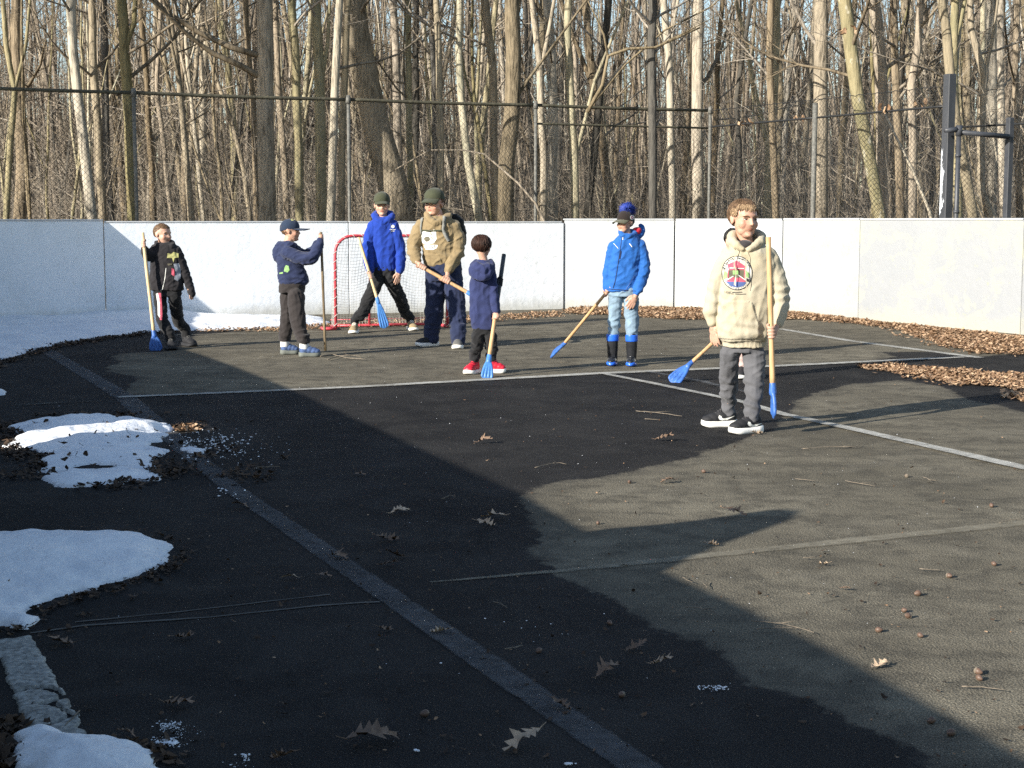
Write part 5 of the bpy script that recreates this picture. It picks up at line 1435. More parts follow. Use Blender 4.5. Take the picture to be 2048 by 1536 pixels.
for hx, an in ((1479, a1), (1496, a2)): f.leg(g, [(hx, 650, 0, 18), (hx+3, 705, 0, 15)], [(an+Vector((0, 0, .0)), .045)])
f.garment('trousers', g, C_['pink'], .007, folds(.006, 5))
f.hair(HK, lambda a, bb, z: not (bb > .12 and z < .25) and z > -.45, thick=1.13, locks=360, ln=.24, seed=6, r=.016)
for sh_ in (l1, l2): f.shoe(*sh_, (C_['blackshoe'], C_['whitesole']), wid=.042)
stick('wooden stick with a blue blade scraping the wet asphalt beside the nearest boy', sA, sB, sC, M['stickwood'], M['blade'], Vector((-.3, -.8, .7)), r=.0145, wid=.060)

# ------------------------------------------------------------ boy in black at the left
f = Fig(345, 697, 'small boy with cropped hair, open black jacket and red striped trousers', SK2, 0.80); b = f.body
f.head(326, 469, 43, 0, yaw=58, pitch=-2, wide=.76, neck=(328, 488, 0, 9), jaw=1.05)
f.loft(b, [(314, 352, 500, 0, .5), (314, 354, 540, 0, .55), (314, 356, 580, 0, .6)])
f.chain(b, [(314, 500, 0, 7), (297, 513, -.09, 6), (288, 495, -.13, 5)]); f.chain(b, [(354, 500, 0, 7), (367, 540, 0, 6), (379, 578, -.02, 5)])
l1, l2 = ((326, 692), (346, 701)), ((358, 690), (389, 694)); a1, a2 = f.ankle(*l1, .25, .12), f.ankle(*l2, .22, .12)
for hx, an in ((320, a1), (350, a2)): f.leg(b, [(hx, 588, 0, 8), (hx+4, 635, 0, 6.5)], [(an, .026), (an-Vector((0, 0, .06)), .026)])
sA, sB, sC = f.P(285, 465, -.15), f.P(308, 668, -.20), f.P(312.5, 700, -.22)
f.grip(f.P(287.5, 494, -.13), sA, sB, sA.lerp(sB, .112), .013, side=-1, sc=1.05); f.relax(f.P(380, 580, -.02), Vector((.2, 0, -1)), Vector((.7, -.7, 0)), sc=.8)
f.finish_body(.0055); f.eyes()
f.hair(HB, lambda a, bb, z: (z > .30 if bb > .12 else z > .10+(bb+.10)*.9 if bb > -.10 else z > -.12), thick=1.045, locks=700, ln=.04, seed=4, r=.007)
g = bmesh.new(); f.loft(g, [(315, 344, 485, .01, .8), (308, 352, 491, 0, .68), (302, 359, 502, 0, .62), (301, 363, 530, 0, .62), (299, 366, 558, 0, .62), (301, 367, 580, 0, .60)])
f.chain(g, [(313, 500, 0, 12), (298, 513, -.08, 11.5), (292, 506, -.11, 9), (288.5, 497, -.13, 7)]); f.chain(g, [(352, 502, 0, 11.5), (364, 530, 0, 10.5), (373, 556, 0, 9.5), (381, 577, -.01, 8), (383, 587, -.01, 7.5)])
f.chain(g, [(316, 492, -.05, 4), (313, 486, 0, 5), (322, 482, .05, 5), (338, 482, .06, 5), (347, 488, 0, 5), (343, 494, -.06, 4)])
jk = f.garment('jacket', g, C_['jacket_black'], .006, folds(.007, 3, 8, 10, bunch=[(f.P(297, 512, -.08), .09, .005), (f.P(372, 555, 0), .1, .005)], vert=.003), 3)
f.decal(jk, [(bar(332, 536, 330, 556, 1.1), C_['white'], 'zip'), (bar(330, 556, 325, 578, 1.1), C_['white'], 'zip'), (bar(325, 578, 321, 582, 1.1), C_['white'], 'zip'),
   ([(335, 506), (342, 508), (347, 504), (357, 507), (357, 515), (349, 516), (347, 525), (344, 516), (334, 516)], C_['pyel'], 'print'),
   ([(347, 528), (358, 526), (362, 540), (361, 556), (355, 562), (348, 558), (351, 545)], C_['pgrey'], 'print'),
   ([(343, 536), (348, 538), (349, 553), (343, 549)], C_['pred'], 'print'), ([(335, 527), (344, 527), (344, 530), (336, 531)], C_['pmar'], 'print')], .002)
g = bmesh.new(); f.loft(g, [(307, 363, 572, 0, .6), (307, 363, 592, 0, .55)])
for js, an in (([(320, 594, 0, 13), (322, 620, 0, 12), (325, 645, 0, 11.5)], a1), ([(349, 594, 0, 13.5), (353, 620, 0, 12.5), (357, 645, 0, 11.5)], a2)):
    f.leg(g, js, [(an+Vector((0, 0, .04)), .052), (an-Vector((0, 0, .03)), .050)])
tr = f.garment('trousers', g, C_['black'], .006, folds(.007, 7, 9, 14, bunch=[(f.P(326, 650, 0), .1, .008), (f.P(358, 655, 0), .1, .007)]), 3)
f.decal(tr, [([(312, 588), (316, 586), (320, 600), (321, 625), (320, 636), (316, 630), (315, 605)], C_['sock'], 'stripe'), ([(317, 586), (322, 586), (324, 612), (325, 640), (320, 640), (320, 612)], C_['pred'], 'stripe')], .002)
for sh_ in (l1, l2): f.shoe(*sh_, (C_['blackshoe'], C_['blackshoe'], C_['greyshoe']), high=.07, wid=.05)
stick('pale wooden stick with a blue blade held upright by the small boy in black', sA, sB, sC, M['stickwood_pale'], M['blade'], Vector((.2, -1, 0)), r=.0165, wid=.062)

# ------------------------------------------------------------ boy in navy with cap, side on
f = Fig(600, 711, 'boy in a navy hoodie and navy cap, side on, both hands raised to his stick', SK, 0.82); b = f.body
f.head(582, 462, 44, 0, yaw=86, pitch=0, wide=.76, neck=(577, 484, 0, 10), jaw=1.02)
f.loft(b, [(563, 590, 500, 0, .9), (563, 596, 540, 0, .9), (565, 602, 575, 0, .8)])
f.chain(b, [(573, 505, -.1, 8), (624, 518, -.17, 7), (640, 484, -.12, 5.5)]); f.chain(b, [(590, 505, .1, 8), (618, 512, .1, 7), (640, 482, .0, 5.5)])
l1, l2 = ((561, 709), (598, 708)), ((598, 714), (641, 713)); a1, a2 = f.ankle(*l1, .25, .13), f.ankle(*l2, .25, .13)
for hx, kx, an, d in ((576, 576, a1, .05), (592, 594, a2, -.06)): f.leg(b, [(hx, 585, d, 10), (kx, 630, d, 8)], [(an, .028), (an-Vector((0, 0, .06)), .028)])
sA, sB = f.P(642, 464, -.08), f.P(651, 709, -.05)
f.grip(f.P(640.5, 483, -.13), sA, sB, sA.lerp(sB, .045), .011, side=-1, sc=.95); f.grip(f.P(639, 482, -.0), sA, sB, sA.lerp(sB, .085), .011, side=1, sc=.95)
f.finish_body(.0055); f.eyes()
f.hair(HB, lambda a, bb, z: z > -.16+(.3 if bb > -.05 else 0) and bb < .08, thick=1.01, locks=200, ln=.07, seed=8)
cp = f.cap(C_['navycap'], C_['navycap'], low=.02, droop=.02, brim_len=.50)
f.decal(cp, [([(581, 438), (586, 435), (590, 437), (588, 441), (583, 442)], C_['pyel'], 'badge')], .002)
g = bmesh.new(); f.loft(g, [(563, 590, 485, 0, .9), (556, 600, 494, 0, .95), (554, 604, 512, 0, .95), (554, 609, 535, 0, .88), (556, 616, 553, 0, .80), (558, 617, 564, 0, .76), (560, 611, 570, 0, .74)])
f.chain(g, [(574, 505, -.10, 14), (600, 517, -.15, 13.5), (624, 517, -.17, 12.5), (633, 502, -.155, 11), (638, 490, -.13, 9)]); f.chain(g, [(638, 490, -.13, 8.5), (640, 482, -.12, 7.5)])
f.chain(g, [(590, 503, .10, 12), (610, 511, .10, 11), (622, 505, .07, 10), (636, 487, .01, 8)])
f.chain(g, [(588, 492, -.07, 7), (574, 488, -.09, 7), (560, 490, -.03, 8), (560, 492, .05, 8), (580, 490, .08, 7)])
f.chain(g, [(562, 494, -.02, 12), (556, 505, 0, 12.5), (556, 516, .0, 10), (562, 526, -.02, 6)])
hd = f.garment('hoodie', g, C_['navy'], .006, folds(.008, 9, 8, 12, bunch=[(f.P(612, 518, -.15), .12, .006), (f.P(595, 550, -.12), .12, .004)]), 3)
f.decal(hd, [([(569, 535), (572, 530), (577, 532), (579, 540), (575, 545), (568, 543)], C_['pgreen'], 'print'), ([(559, 545), (566, 544), (566, 547), (559, 548)], C_['pgreen'], 'print')], .002)
g = bmesh.new(); f.loft(g, [(559, 610, 560, 0, .80), (559, 609, 585, 0, .75)])
for js, an in (([(576, 592, .05, 16), (577, 625, .06, 15), (573, 655, .06, 13.5)], a1), ([(592, 592, -.06, 17), (594, 625, -.07, 16), (598, 658, -.06, 14)], a2)):
    f.leg(g, js, [(an+Vector((0, 0, .03)), .058)])
f.garment('trousers', g, C_['brown_blk'], .006, folds(.006, 12, 7, 9, bunch=[(a1+Vector((0, 0, .06)), .10, .008), (a2+Vector((0, 0, .06)), .11, .008)], vert=.004), 3)
g = bmesh.new()
for an in (a1, a2): chainw(g, [an+Vector((0, 0, .03)), an-Vector((0, 0, .05))], [.044, .044])
f.garment('socks', g, C_['sock'], .006)
for sh_ in (l1, l2): f.shoe(*sh_, (C_['blueshoe'], C_['greensole'], C_['sock']), high=.06, wid=.052, sole_h=.032)
stick('thin dark stick standing on the asphalt in the hands of the navy capped boy', sA, sA.lerp(sB, .97), sB, M['stickwood_dark'], None, Vector((1, 0, 0)), r=.012)

# ------------------------------------------------------------ boy in royal blue before the goal
f = Fig(768, 664, 'boy in a royal blue hoodie and olive cap, legs apart before the goal', SK2, 0.92); b = f.body
f.head(764, 411, 43, 0, yaw=6, pitch=-3, wide=.70, neck=(766, 435, 0, 8.5))
f.loft(b, [(750, 784, 448, 0, .5), (750, 785, 500, 0, .55), (751, 787, 545, 0, .6)])
f.chain(b, [(746, 452, 0, 7), (733, 500, -.04, 6), (739, 542, -.12, 4.5)]); f.chain(b, [(788, 452, 0, 7), (801, 500, 0, 6), (799, 542, -.05, 4.5)])
l1, l2 = ((720, 660), (705, 668)), ((811, 657), (830, 662)); a1, a2 = f.ankle(*l1, .2, .11), f.ankle(*l2, .2, .11)
for pts_, an in (([(757, 554, 0, 9), (735, 600, -.05, 7)], a1), ([(780, 554, 0, 9), (803, 600, -.03, 7)], a2)): f.leg(b, [(q[0], q[1], q[2], q[3]*.75) for q in pts_], [(an, .012), (an-Vector((0, 0, .06)), .018)])
sA, sB, sC = f.P(717, 475, -.17), f.P(755.5, 601, -.20), f.P(770, 655, -.22)
f.grip(f.P(739, 543, -.12), sA, sB, sA.lerp(sB, .60), .0125, sc=1.0); f.relax(f.P(799, 543, -.05), Vector((-.22, -.1, -1)), Vector((.5, -.85, 0)), side=-1, curl=14, sc=1.05)
f.finish_body(.0055); f.eyes()
f.hair(HB, lambda a, bb, z: z > -.15 and bb < -.02, thick=1.01, locks=160, ln=.07, seed=2); f.cap(C_['olive'], C_['olive'], low=.11, droop=.10, brim_len=.26)
g = bmesh.new(); f.loft(g, [(753, 780, 434, .0, .8), (745, 788, 441, 0, .66), (741, 793, 452, 0, .60), (742, 794, 475, 0, .58), (743, 794, 500, 0, .58), (742, 793, 525, 0, .60), (745, 791, 534, 0, .6), (747, 790, 541, 0, .58)])
f.chain(g, [(748, 452, 0, 12), (739, 475, -.01, 12), (735, 500, -.04, 11.5), (738, 525, -.09, 10), (739, 533, -.11, 8)]); f.chain(g, [(739, 532, -.11, 8), (740, 541, -.12, 7)])
f.chain(g, [(787, 452, 0, 12), (796, 480, 0, 11.5), (801, 505, 0, 11), (801, 528, -.04, 9.5)]); f.chain(g, [(801, 528, -.04, 8.5), (800, 540, -.05, 7.5)])
f.chain(g, [(765, 446, -.07, 5), (753, 438, -.05, 6), (749, 430, .01, 6.5), (757, 427, .07, 7), (774, 427, .07, 7), (784, 431, .01, 6.5), (780, 438, -.05, 6), (767, 446, -.07, 5)])
hd = f.garment('hoodie', g, C_['royal'], .006, folds(.009, 14, 7, 6, bunch=[(f.P(735, 505, -.04), .12, .005), (f.P(801, 510, 0), .12, .005)], vert=.005), 3)
f.decal(hd, [(ringarc(785.5, 453, 3.4, 3.2, 1.3, 0, 360, 18), C_['white'], 'logo'), (bar(780, 459, 791, 459, 1.2), C_['white'], 'logo'), (bar(782, 462, 789, 462, 1.0), C_['white'], 'logo'),
   (bar(770, 446, 770, 462, 1.0), C_['royal'], 'drawstring'), (bar(781, 445, 781, 466, 1.0), C_['pblue'], 'drawstring')], .003)
g = bmesh.new(); f.loft(g, [(747, 790, 532, 0, .62), (746, 791, 552, 0, .6)])
for js, an in (([(757, 556, 0, 14.5), (748, 576, -.03, 14), (735, 602, -.05, 13), (725, 628, -.02, 12)], a1), ([(780, 556, 0, 14.5), (790, 576, -.02, 14), (803, 602, -.03, 12.5), (811, 628, -.01, 11.5)], a2)):
    f.leg(g, js, [(an+Vector((0, 0, .05)), .050), (an-Vector((0, 0, .01)), .045)])
f.garment('trousers', g, C_['black'], .006, folds(.010, 16, 9, 11, bunch=[(f.P(726, 630, -.02), .14, .012), (f.P(811, 630, -.01), .14, .012)]), 3)
for sh_ in (l1, l2): f.shoe(*sh_, (C_['tanshoe'], C_['whitesole'], C_['sock']), high=.06, wid=.050)
stick('wooden stick with a pale blue blade held slanting by the boy in royal blue', sA, sB, sC, M['stickwood_pale'], M['blade_pale'], Vector((.3, -1, 0.1)), r=.0165, wid=.050)

# ------------------------------------------------------------ boy in khaki with backpack
f = Fig(892, 693, 'stocky boy in a khaki brown hoodie and olive cap holding a stick across his body', SK, 0.95); b = f.body
f.head(868, 408, 48, 0, yaw=-30, pitch=-3, wide=.80, neck=(876, 434, .02, 12), jaw=1.12)
f.loft(b, [(850, 900, 448, 0, .6), (852, 910, 490, 0, .7), (856, 914, 540, 0, .7)])
f.chain(b, [(845, 450, 0, 8), (827, 498, -.05, 7), (834, 524, -.14, 5.5)]); f.chain(b, [(903, 452, 0, 9), (913, 505, -.05, 7), (896, 542, -.17, 5.5)])
l1, l2 = ((884, 691), (833, 694)), ((924, 689), (914, 699)); a1, a2 = f.ankle(*l1, .28, .11), f.ankle(*l2, .3, .11)
for hx, kx, an in ((872, 869, a1), (905, 912, a2)): f.leg(b, [(hx, 560, 0, 13), (kx, 612, 0, 10)], [(an, .035), (an-Vector((0, 0, .06)), .035)])
sA, sB, sC = f.P(838, 531, -.22), f.P(941, 588, -.26), f.P(972, 606, -.27)
f.grip(f.P(834, 524, -.13), sA, sB, sA.lerp(sB, .06), .0135, sc=1.1); f.grip(f.P(896, 543, -.16), sA, sB, sA.lerp(sB, .52), .0135, sc=1.15)
f.finish_body(.0055); f.eyes(wide=.8)
f.hair(HB, lambda a, bb, z: z > -.32 and bb < .02, thick=1.05, locks=320, ln=.12, seed=12, wide=.8); f.cap(C_['olive'], C_['olive'], low=.14, droop=.14, brim_len=.36, wide=.80)
g = bmesh.new(); f.loft(g, [(853, 896, 432, .01, .8), (841, 906, 440, .01, .72), (837, 911, 452, 0, .70), (842, 915, 475, 0, .74), (845, 919, 497, 0, .80), (846, 921, 515, 0, .80), (849, 918, 527, 0, .76), (853, 911, 536, 0, .72)])
f.chain(g, [(845, 452, 0, 15), (832, 475, -.02, 15), (827, 498, -.06, 13.5), (831, 514, -.10, 11)]); f.chain(g, [(831, 513, -.10, 10.5), (834, 522, -.125, 8.5)])
f.chain(g, [(903, 453, 0, 17), (914, 480, -.02, 16.5), (914, 505, -.06, 15), (903, 528, -.12, 12)]); f.chain(g, [(903, 528, -.12, 11), (897, 539, -.16, 9)])
f.chain(g, [(871, 447, -.12, 5.5), (858, 438, -.09, 7), (853, 430, -.02, 7), (864, 426, .07, 8), (886, 425, .09, 9), (900, 431, .02, 8), (889, 440, -.08, 6.5), (873, 447, -.12, 5.5)])
PK4 = [(852, 508), (878, 508), (885, 528), (868, 533), (850, 528)]
fk = folds(.011, 21, 6, 9, bunch=[(f.P(828, 500, -.05), .14, .008), (f.P(913, 505, -.05), .16, .008), (f.P(870, 515, -.15), .16, .005)], vert=.004)
hd = f.garment('hoodie', g, C_['khaki'], .006, lambda p: fk(p)+(.007 if p.y < f.Y0-.05 and inpoly(*proj(p), PK4) else 0), 3)
f.decal(hd, [([(843, 465), (850, 461), (862, 463), (868, 459), (872, 462), (873, 478), (868, 486), (858, 489), (847, 488), (842, 478)], C_['white'], 'print'),
   ([(848, 491), (856, 489), (868, 488), (876, 489), (874, 496), (866, 500), (852, 499)], C_['white'], 'print'),
   (ringarc(854.5, 478, 6.2, 5.2, 1.9, 20, 330, 18), C_['pmar'], 'print'), (bar(862, 474, 868, 480, 1.6), C_['khaki'], 'print'), (bar(847, 489.8, 876, 489.2, 1.4), C_['khaki'], 'print'), (bar(861, 461, 863, 470, 1.5), C_['khaki'], 'print'), (bar(851, 484, 858, 486, .9), C_['pmar'], 'print'), (bar(848, 466, 854, 468, .8), C_['pmar'], 'print'), (bar(860, 467, 866, 472, .8), C_['pmar'], 'print'),
   (bar(853, 491, 854, 497, .9), C_['pmar'], 'print'), (bar(858, 491, 859, 497, .9), C_['pmar'], 'print'), (bar(863, 491, 865, 496, .9), C_['pmar'], 'print'), (bar(868, 490, 869, 495, .9), C_['pmar'], 'print')], .003)
g = bmesh.new(); f.loft(g, [(852, 921, 522, 0, .76), (851, 924, 545, 0, .74), (852, 925, 562, 0, .68)])
for js, an in (([(871, 566, 0, 20.5), (869, 600, 0, 19), (868, 635, 0, 18)], a1), ([(906, 566, .0, 20), (911, 600, .01, 18.5), (915, 635, .01, 16.5)], a2)):
    f.leg(g, js, [(an+Vector((0, 0, .05)), .076), (an-Vector((0, 0, .035)), .070)])
f.garment('trousers', g, C_['navysweat'], .0065, folds(.010, 23, 6, 7, bunch=[(a1+Vector((0, 0, .1)), .14, .007), (a2+Vector((0, 0, .1)), .13, .008)], vert=.005), 3)
f.shoe(*l1, (C_['blackshoe'], C_['whitesole'], C_['char']), high=.06, wid=.056, sole_h=.034); f.shoe(*l2, (C_['greyshoe'], C_['whitesole'], C_['char']), high=.06, wid=.052, sole_h=.032)
stick('long wooden stick held across the body by the boy with the backpack', sA, sB, sC, M['stickwood'], M['blade_pale'], Vector((0, -.5, 1)), r=.0175, wid=.05)
bag = empty('backpack', f.P(915, 470, .2), 'black backpack with grey straps worn by the boy in the khaki hoodie', 'backpack')
g = bmesh.new(); f.loft(g, [(880, 915, 428, .20, .5), (878, 928, 440, .22, .5), (880, 934, 465, .24, .5), (882, 933, 488, .23, .5), (888, 922, 497, .2, .45)])
me = remeshed(g, 'bag_body', .008, 5); displace(me, folds(.008, 31)); link_mesh('bag_body', me, C_['bagblk'], bag)
bvb = None
def straps():
    me = hd.data; bv = BVHTree.FromPolygons([v.co+f.root.location for v in me.vertices], [p.vertices[:] for p in me.polygons]); eye = Vector((0, 0, H))
    for pl, wd, mt, nm in (([(846, 436), (843, 447), (842, 458), (843, 468)], 4.0, C_['grey_strap'], 'strap'), ([(889, 434), (887, 446), (886, 460), (890, 470), (897, 482)], 6.0, C_['grey_strap'], 'strap'), ([(842, 460.5), (862, 461.5), (886, 461)], 2.6, C_['olive'], 'chest_strap')):
        bm = bmesh.new(); rows = []
        n = 14; L_ = []
        for i in range(n+1):
            t = i/n*(len(pl)-1); j = min(int(t), len(pl)-2); u = t-j; L_.append((pl[j][0]*(1-u)+pl[j+1][0]*u, pl[j][1]*(1-u)+pl[j+1][1]*u, pl[j+1][0]-pl[j][0], pl[j+1][1]-pl[j][1]))
        for x, y, dx, dy in L_:
            l = math.hypot(dx, dy); nx_, ny_ = -dy/l*wd/2, dx/l*wd/2; row = []
            for sgn in (1, -1):
                p = at(x+nx_*sgn, y+ny_*sgn, f.Y0); dr = (p-eye).normalized(); h_, n_, _, _ = bv.ray_cast(eye, dr)
                if h_ is None: h_ = p; n_ = Vector((0, -1, 0))
                row.append(h_+n_*.004); row.append(h_+n_*.014)
            rows.append([bm.verts.new(q) for q in row])
        for a, b2 in zip(rows, rows[1:]):
            for i0, i1 in ((0, 1), (1, 3), (3, 2), (2, 0)): bm.faces.new((a[i0], a[i1], b2[i1], b2[i0]))
        bmesh.ops.recalc_face_normals(bm, faces=bm.faces); bm_obj(nm, bm, mt, bag)
straps()

# ------------------------------------------------------------ small child from behind
f = Fig(970, 748, 'small child in an indigo hoodie and red high top shoes seen from behind', SK, 0.74); b = f.body
f.head(964, 493, 46, 0, yaw=152, pitch=-6, wide=.76, neck=(967, 518, 0, 8.5))
f.loft(b, [(952, 978, 534, 0, .5), (950, 980, 590, 0, .5), (953, 983, 650, 0, .45)])
f.chain(b, [(979, 537, 0, 6.5), (984, 592, -.02, 6), (993, 624, -.06, 4.5)]); f.chain(b, [(950, 537, .05, 6.5), (975, 575, .17, 5.5), (999, 566, .12, 4.5)])
l1, l2 = ((959, 745), (933, 750)), ((985, 746), (1012, 746)); a1, a2 = f.ankle(*l1, .3, .13), f.ankle(*l2, .25, .13)
for hx, an in ((957, a1), (980, a2)): f.leg(b, [(hx, 664, 0, 7), (hx, 690, 0, 6)], [(an, .022), (an-Vector((0, 0, .06)), .024)])
sA, sB, sC = f.P(1008, 509, .16), f.P(978, 718, -.22), f.P(973.5, 756, -.30)
f.grip(f.P(993, 626, -.06), sA, sB, sA.lerp(sB, .60), .0125, sc=1.0)
f.finish_body(.0055)
keep_ = f.body; f.body = bmesh.new(); f.grip(f.P(992, 565, .12), sA, sB, sA.lerp(sB, .27), .0125, sc=1.15); chainw(f.body, [f.P(988, 566, .13), f.P(996, 565, .11)], [.03, .026])
me = remeshed(f.body, 'glove', .005, 2); link_mesh('glove', me, C_['black'], f.root)
f.hair(HD, lambda a, bb, z: z > -.42-.05*math.sin(a*30) and not (bb > .15 and z < .22), thick=1.06, locks=1700, ln=.30, seed=15, r=.0065, down=.9, wide=.78)
g = bmesh.new(); f.loft(g, [(955, 977, 521, 0, .85), (947, 983, 528, 0, .75), (943, 986, 542, 0, .68), (940, 987, 580, 0, .66), (939, 990, 620, 0, .66), (941, 992, 645, 0, .64), (946, 991, 658, 0, .6)])
f.chain(g, [(979, 538, 0, 11), (985, 565, 0, 11), (986, 592, -.02, 10.5), (991, 612, -.045, 9), (993, 622, -.055, 7)]); f.chain(g, [(950, 538, .03, 10), (962, 570, .12, 9), (985, 568, .14, 8)])
f.chain(g, [(950, 526, .03, 7), (945, 535, -.03, 8), (950, 549, -.08, 9), (965, 556, -.10, 9), (979, 546, -.08, 8), (985, 534, -.03, 7), (980, 525, .03, 6)]); f.chain(g, [(955, 535, -.07, 11), (966, 542, -.09, 12), (976, 535, -.07, 10)])
f.garment('hoodie', g, C_['navy2'], .006, folds(.008, 34, 7, 7, bunch=[(f.P(986, 600, 0), .12, .006)], vert=.005), 3)
g = bmesh.new(); f.loft(g, [(947, 990, 648, 0, .6), (947, 991, 668, 0, .56)])
for js, an in (([(956, 672, 0, 13.5), (954, 692, 0, 13)], a1), ([(981, 672, 0, 13.5), (984, 692, 0, 13)], a2)): f.leg(g, js, [(an+Vector((0, 0, .03)), .046), (an-Vector((0, 0, .01)), .046)])
f.garment('trousers', g, C_['black'], .006, folds(.009, 36, 10, 12, bunch=[(a1+Vector((0, 0, .07)), .1, .008), (a2+Vector((0, 0, .07)), .1, .008)]), 3)
for sh_ in (l1, l2): f.shoe(*sh_, (C_['redshoe'], C_['whitesole'], C_['black']), high=.105, wid=.046, sole_h=.028)
stick('stick with a dark taped grip held by the child in red shoes', sA, sB, sC, M['stickwood'], M['blade_pale'], Vector((.1, -1, 0.2)), r=.0165, wid=.046, top_mat=M['black_paint'], top_frac=.60)

# ------------------------------------------------------------ boy in azure jacket and bobble hat
f = Fig(1246, 729, 'boy in a bright blue jacket, jeans and rubber boots wearing a bobble hat', SK, 0.86); b = f.body
f.head(1250, 446, 43, 0, yaw=-42, pitch=2, wide=.72, neck=(1255, 470, .01, 8.5))
f.loft(b, [(1234, 1274, 488, 0, .55), (1230, 1270, 540, 0, .55), (1224, 1268, 590, 0, .6)])
f.chain(b, [(1280, 492, 0, 7), (1286, 540, 0, 6.5), (1273, 589, -.08, 4.8)]); f.chain(b, [(1228, 494, 0, 7), (1218, 540, .03, 6), (1214, 580, 0, 4.8)])
l1, l2 = ((1231, 722), (1222, 733)), ((1267, 723), (1261, 734)); 
f.relax(f.P(1272.5, 589, -.08), Vector((-.45, -.25, -.85)), Vector((.3, -.9, .2)), side=-1, curl=22, sc=1.1)
sA, sB, sC = f.P(1222, 574, -.05), f.P(1127, 689, .48), f.P(1103, 711, .60)
f.grip(f.P(1215, 579, .0), sA, sB, sA.lerp(sB, .10), .0125, sc=.95)
bL, bR = f.P(1228, 700, 0), f.P(1265, 700, 0)
def boot_axis(l): Hp, Tp = f.feet(*l); return Hp.lerp(Tp, .32)
A1, A2 = boot_axis(l1), boot_axis(l2)
for hx, ax_ in ((1232, A1), (1262, A2)): f.leg(b, [(hx, 592, 0, 10), (hx, 640, 0, 8)], [(ax_+Vector((0, 0, .12)), .028), (ax_+Vector((0, 0, .06)), .028)])
f.finish_body(.0055); f.eyes()
f.hair(HK, lambda a, bb, z: z > -.25 and bb < -.0, thick=1.02, locks=160, ln=.08, seed=22)
# hat
L, hg, R_ = f.HL, f.hs, f.hR
cp = f.cap(C_['beanie'], C_['oliveb'], name='bobble_hat', low=.04, droop=.12, brim_len=.40, tall=1.05)
rs = random.Random(5); T = Tubes(); pc = L(.02, -.16, .62)
P0, P1 = [], []
for _ in range(1500):
    v = Vector((rs.gauss(0, 1), rs.gauss(0, 1), rs.gauss(0, 1))).normalized(); P0.append(tuple(pc+v*.03)); P1.append(tuple(pc+v*rs.uniform(.055, .09)+Vector((rs.uniform(-.01, .01), rs.uniform(-.01, .01), -.01))))
T.twigs(P0, P1, .0035); pm = T.obj('pompom', C_['pom']); pm.parent = cp; pm.data.transform(Matrix.Translation(-f.root.location))
f.decal(cp, [(ringarc(1264, 435, 4.2, 4.6, 1.3, 0, 360, 20), C_['white'], 'badge'), (circ(1264, 435, 2.8, 3.0, 14), C_['pred'], 'badge'), (circ(1264, 435, 1.3, 1.4, 10), C_['white'], 'badge')], .003)
g = bmesh.new(); f.loft(g, [(1241, 1270, 468, .0, .85), (1233, 1276, 474, 0, .72), (1226, 1282, 484, 0, .64), (1222, 1283, 505, 0, .62), (1218, 1280, 535, 0, .62), (1214, 1276, 565, 0, .64), (1214, 1273, 582, 0, .64)])
f.chain(g, [(1279, 492, 0, 12.5), (1288, 520, 0, 12.5), (1286, 548, -.02, 12), (1279, 572, -.06, 10.5), (1274, 584, -.08, 8.5)]); f.chain(g, [(1228, 494, .01, 12), (1219, 530, .03, 11.5), (1216, 560, .01, 10), (1215, 576, .0, 8)])
f.chain(g, [(1246, 472, -.06, 5), (1240, 466, -.04, 5), (1242, 462, .04, 5), (1258, 462, .07, 5), (1272, 466, .0, 5), (1262, 472, -.06, 5), (1248, 473, -.06, 5)])
f.chain(g, [(1262, 474, .02, 6), (1276, 472, .03, 7), (1285, 464, .06, 5.5), (1286, 455, .08, 4.5), (1280, 450, .10, 4)])
jk = f.garment('jacket', g, C_['azure'], .006, folds(.008, 41, 7, 9, bunch=[(f.P(1287, 535, 0), .12, .006), (f.P(1216, 545, 0), .1, .005)], vert=.003), 3)
g = bmesh.new(); ico(g, f.P(1272, 463, .035), (.050, .05, .036), Matrix.Rotation(math.radians(-25), 3, 'Y')); f.garment('hood_lining', g, C_['red'], .006)
dk = C_['navy']
f.decal(jk, [(bar(1244, 476, 1238, 515, 1.1), dk, 'zip'), (bar(1238, 515, 1231, 560, 1.1), dk, 'zip'), (bar(1231, 560, 1226, 576, 1.1), dk, 'zip'), (bar(1242, 502, 1240, 518, 2.2), dk, 'pocket_zip'),
   (bar(1259, 487, 1264, 494, 1.4), C_['white'], 'logo'), (bar(1246, 474, 1246, 480, 1.5), C_['white'], 'zip'), (bar(1228, 487, 1237, 497, .8), C_['white'], 'seam'), (bar(1269, 550, 1252, 579, .9), C_['pblue'], 'seam'),
   (bar(1216, 578, 1272, 582, 1.2), dk, 'hem')], .003)
g = bmesh.new(); f.loft(g, [(1217, 1277, 575, 0, .62), (1217, 1278, 592, 0, .58)])
for js, ax_ in (([(1232, 596, 0, 14.5), (1229, 625, 0, 13), (1228, 650, 0, 12)], A1), ([(1262, 596, 0, 15.5), (1263, 625, -.01, 14.5), (1264, 650, 0, 13.5)], A2)):
    f.leg(g, js, [(ax_+Vector((0, 0, .235)), .046)])
f.garment('jeans', g, C_['denim'], .006, folds(.008, 44, 8, 12, bunch=[(f.P(1228, 655, 0), .11, .010), (f.P(1264, 655, 0), .11, .010)]), 3)
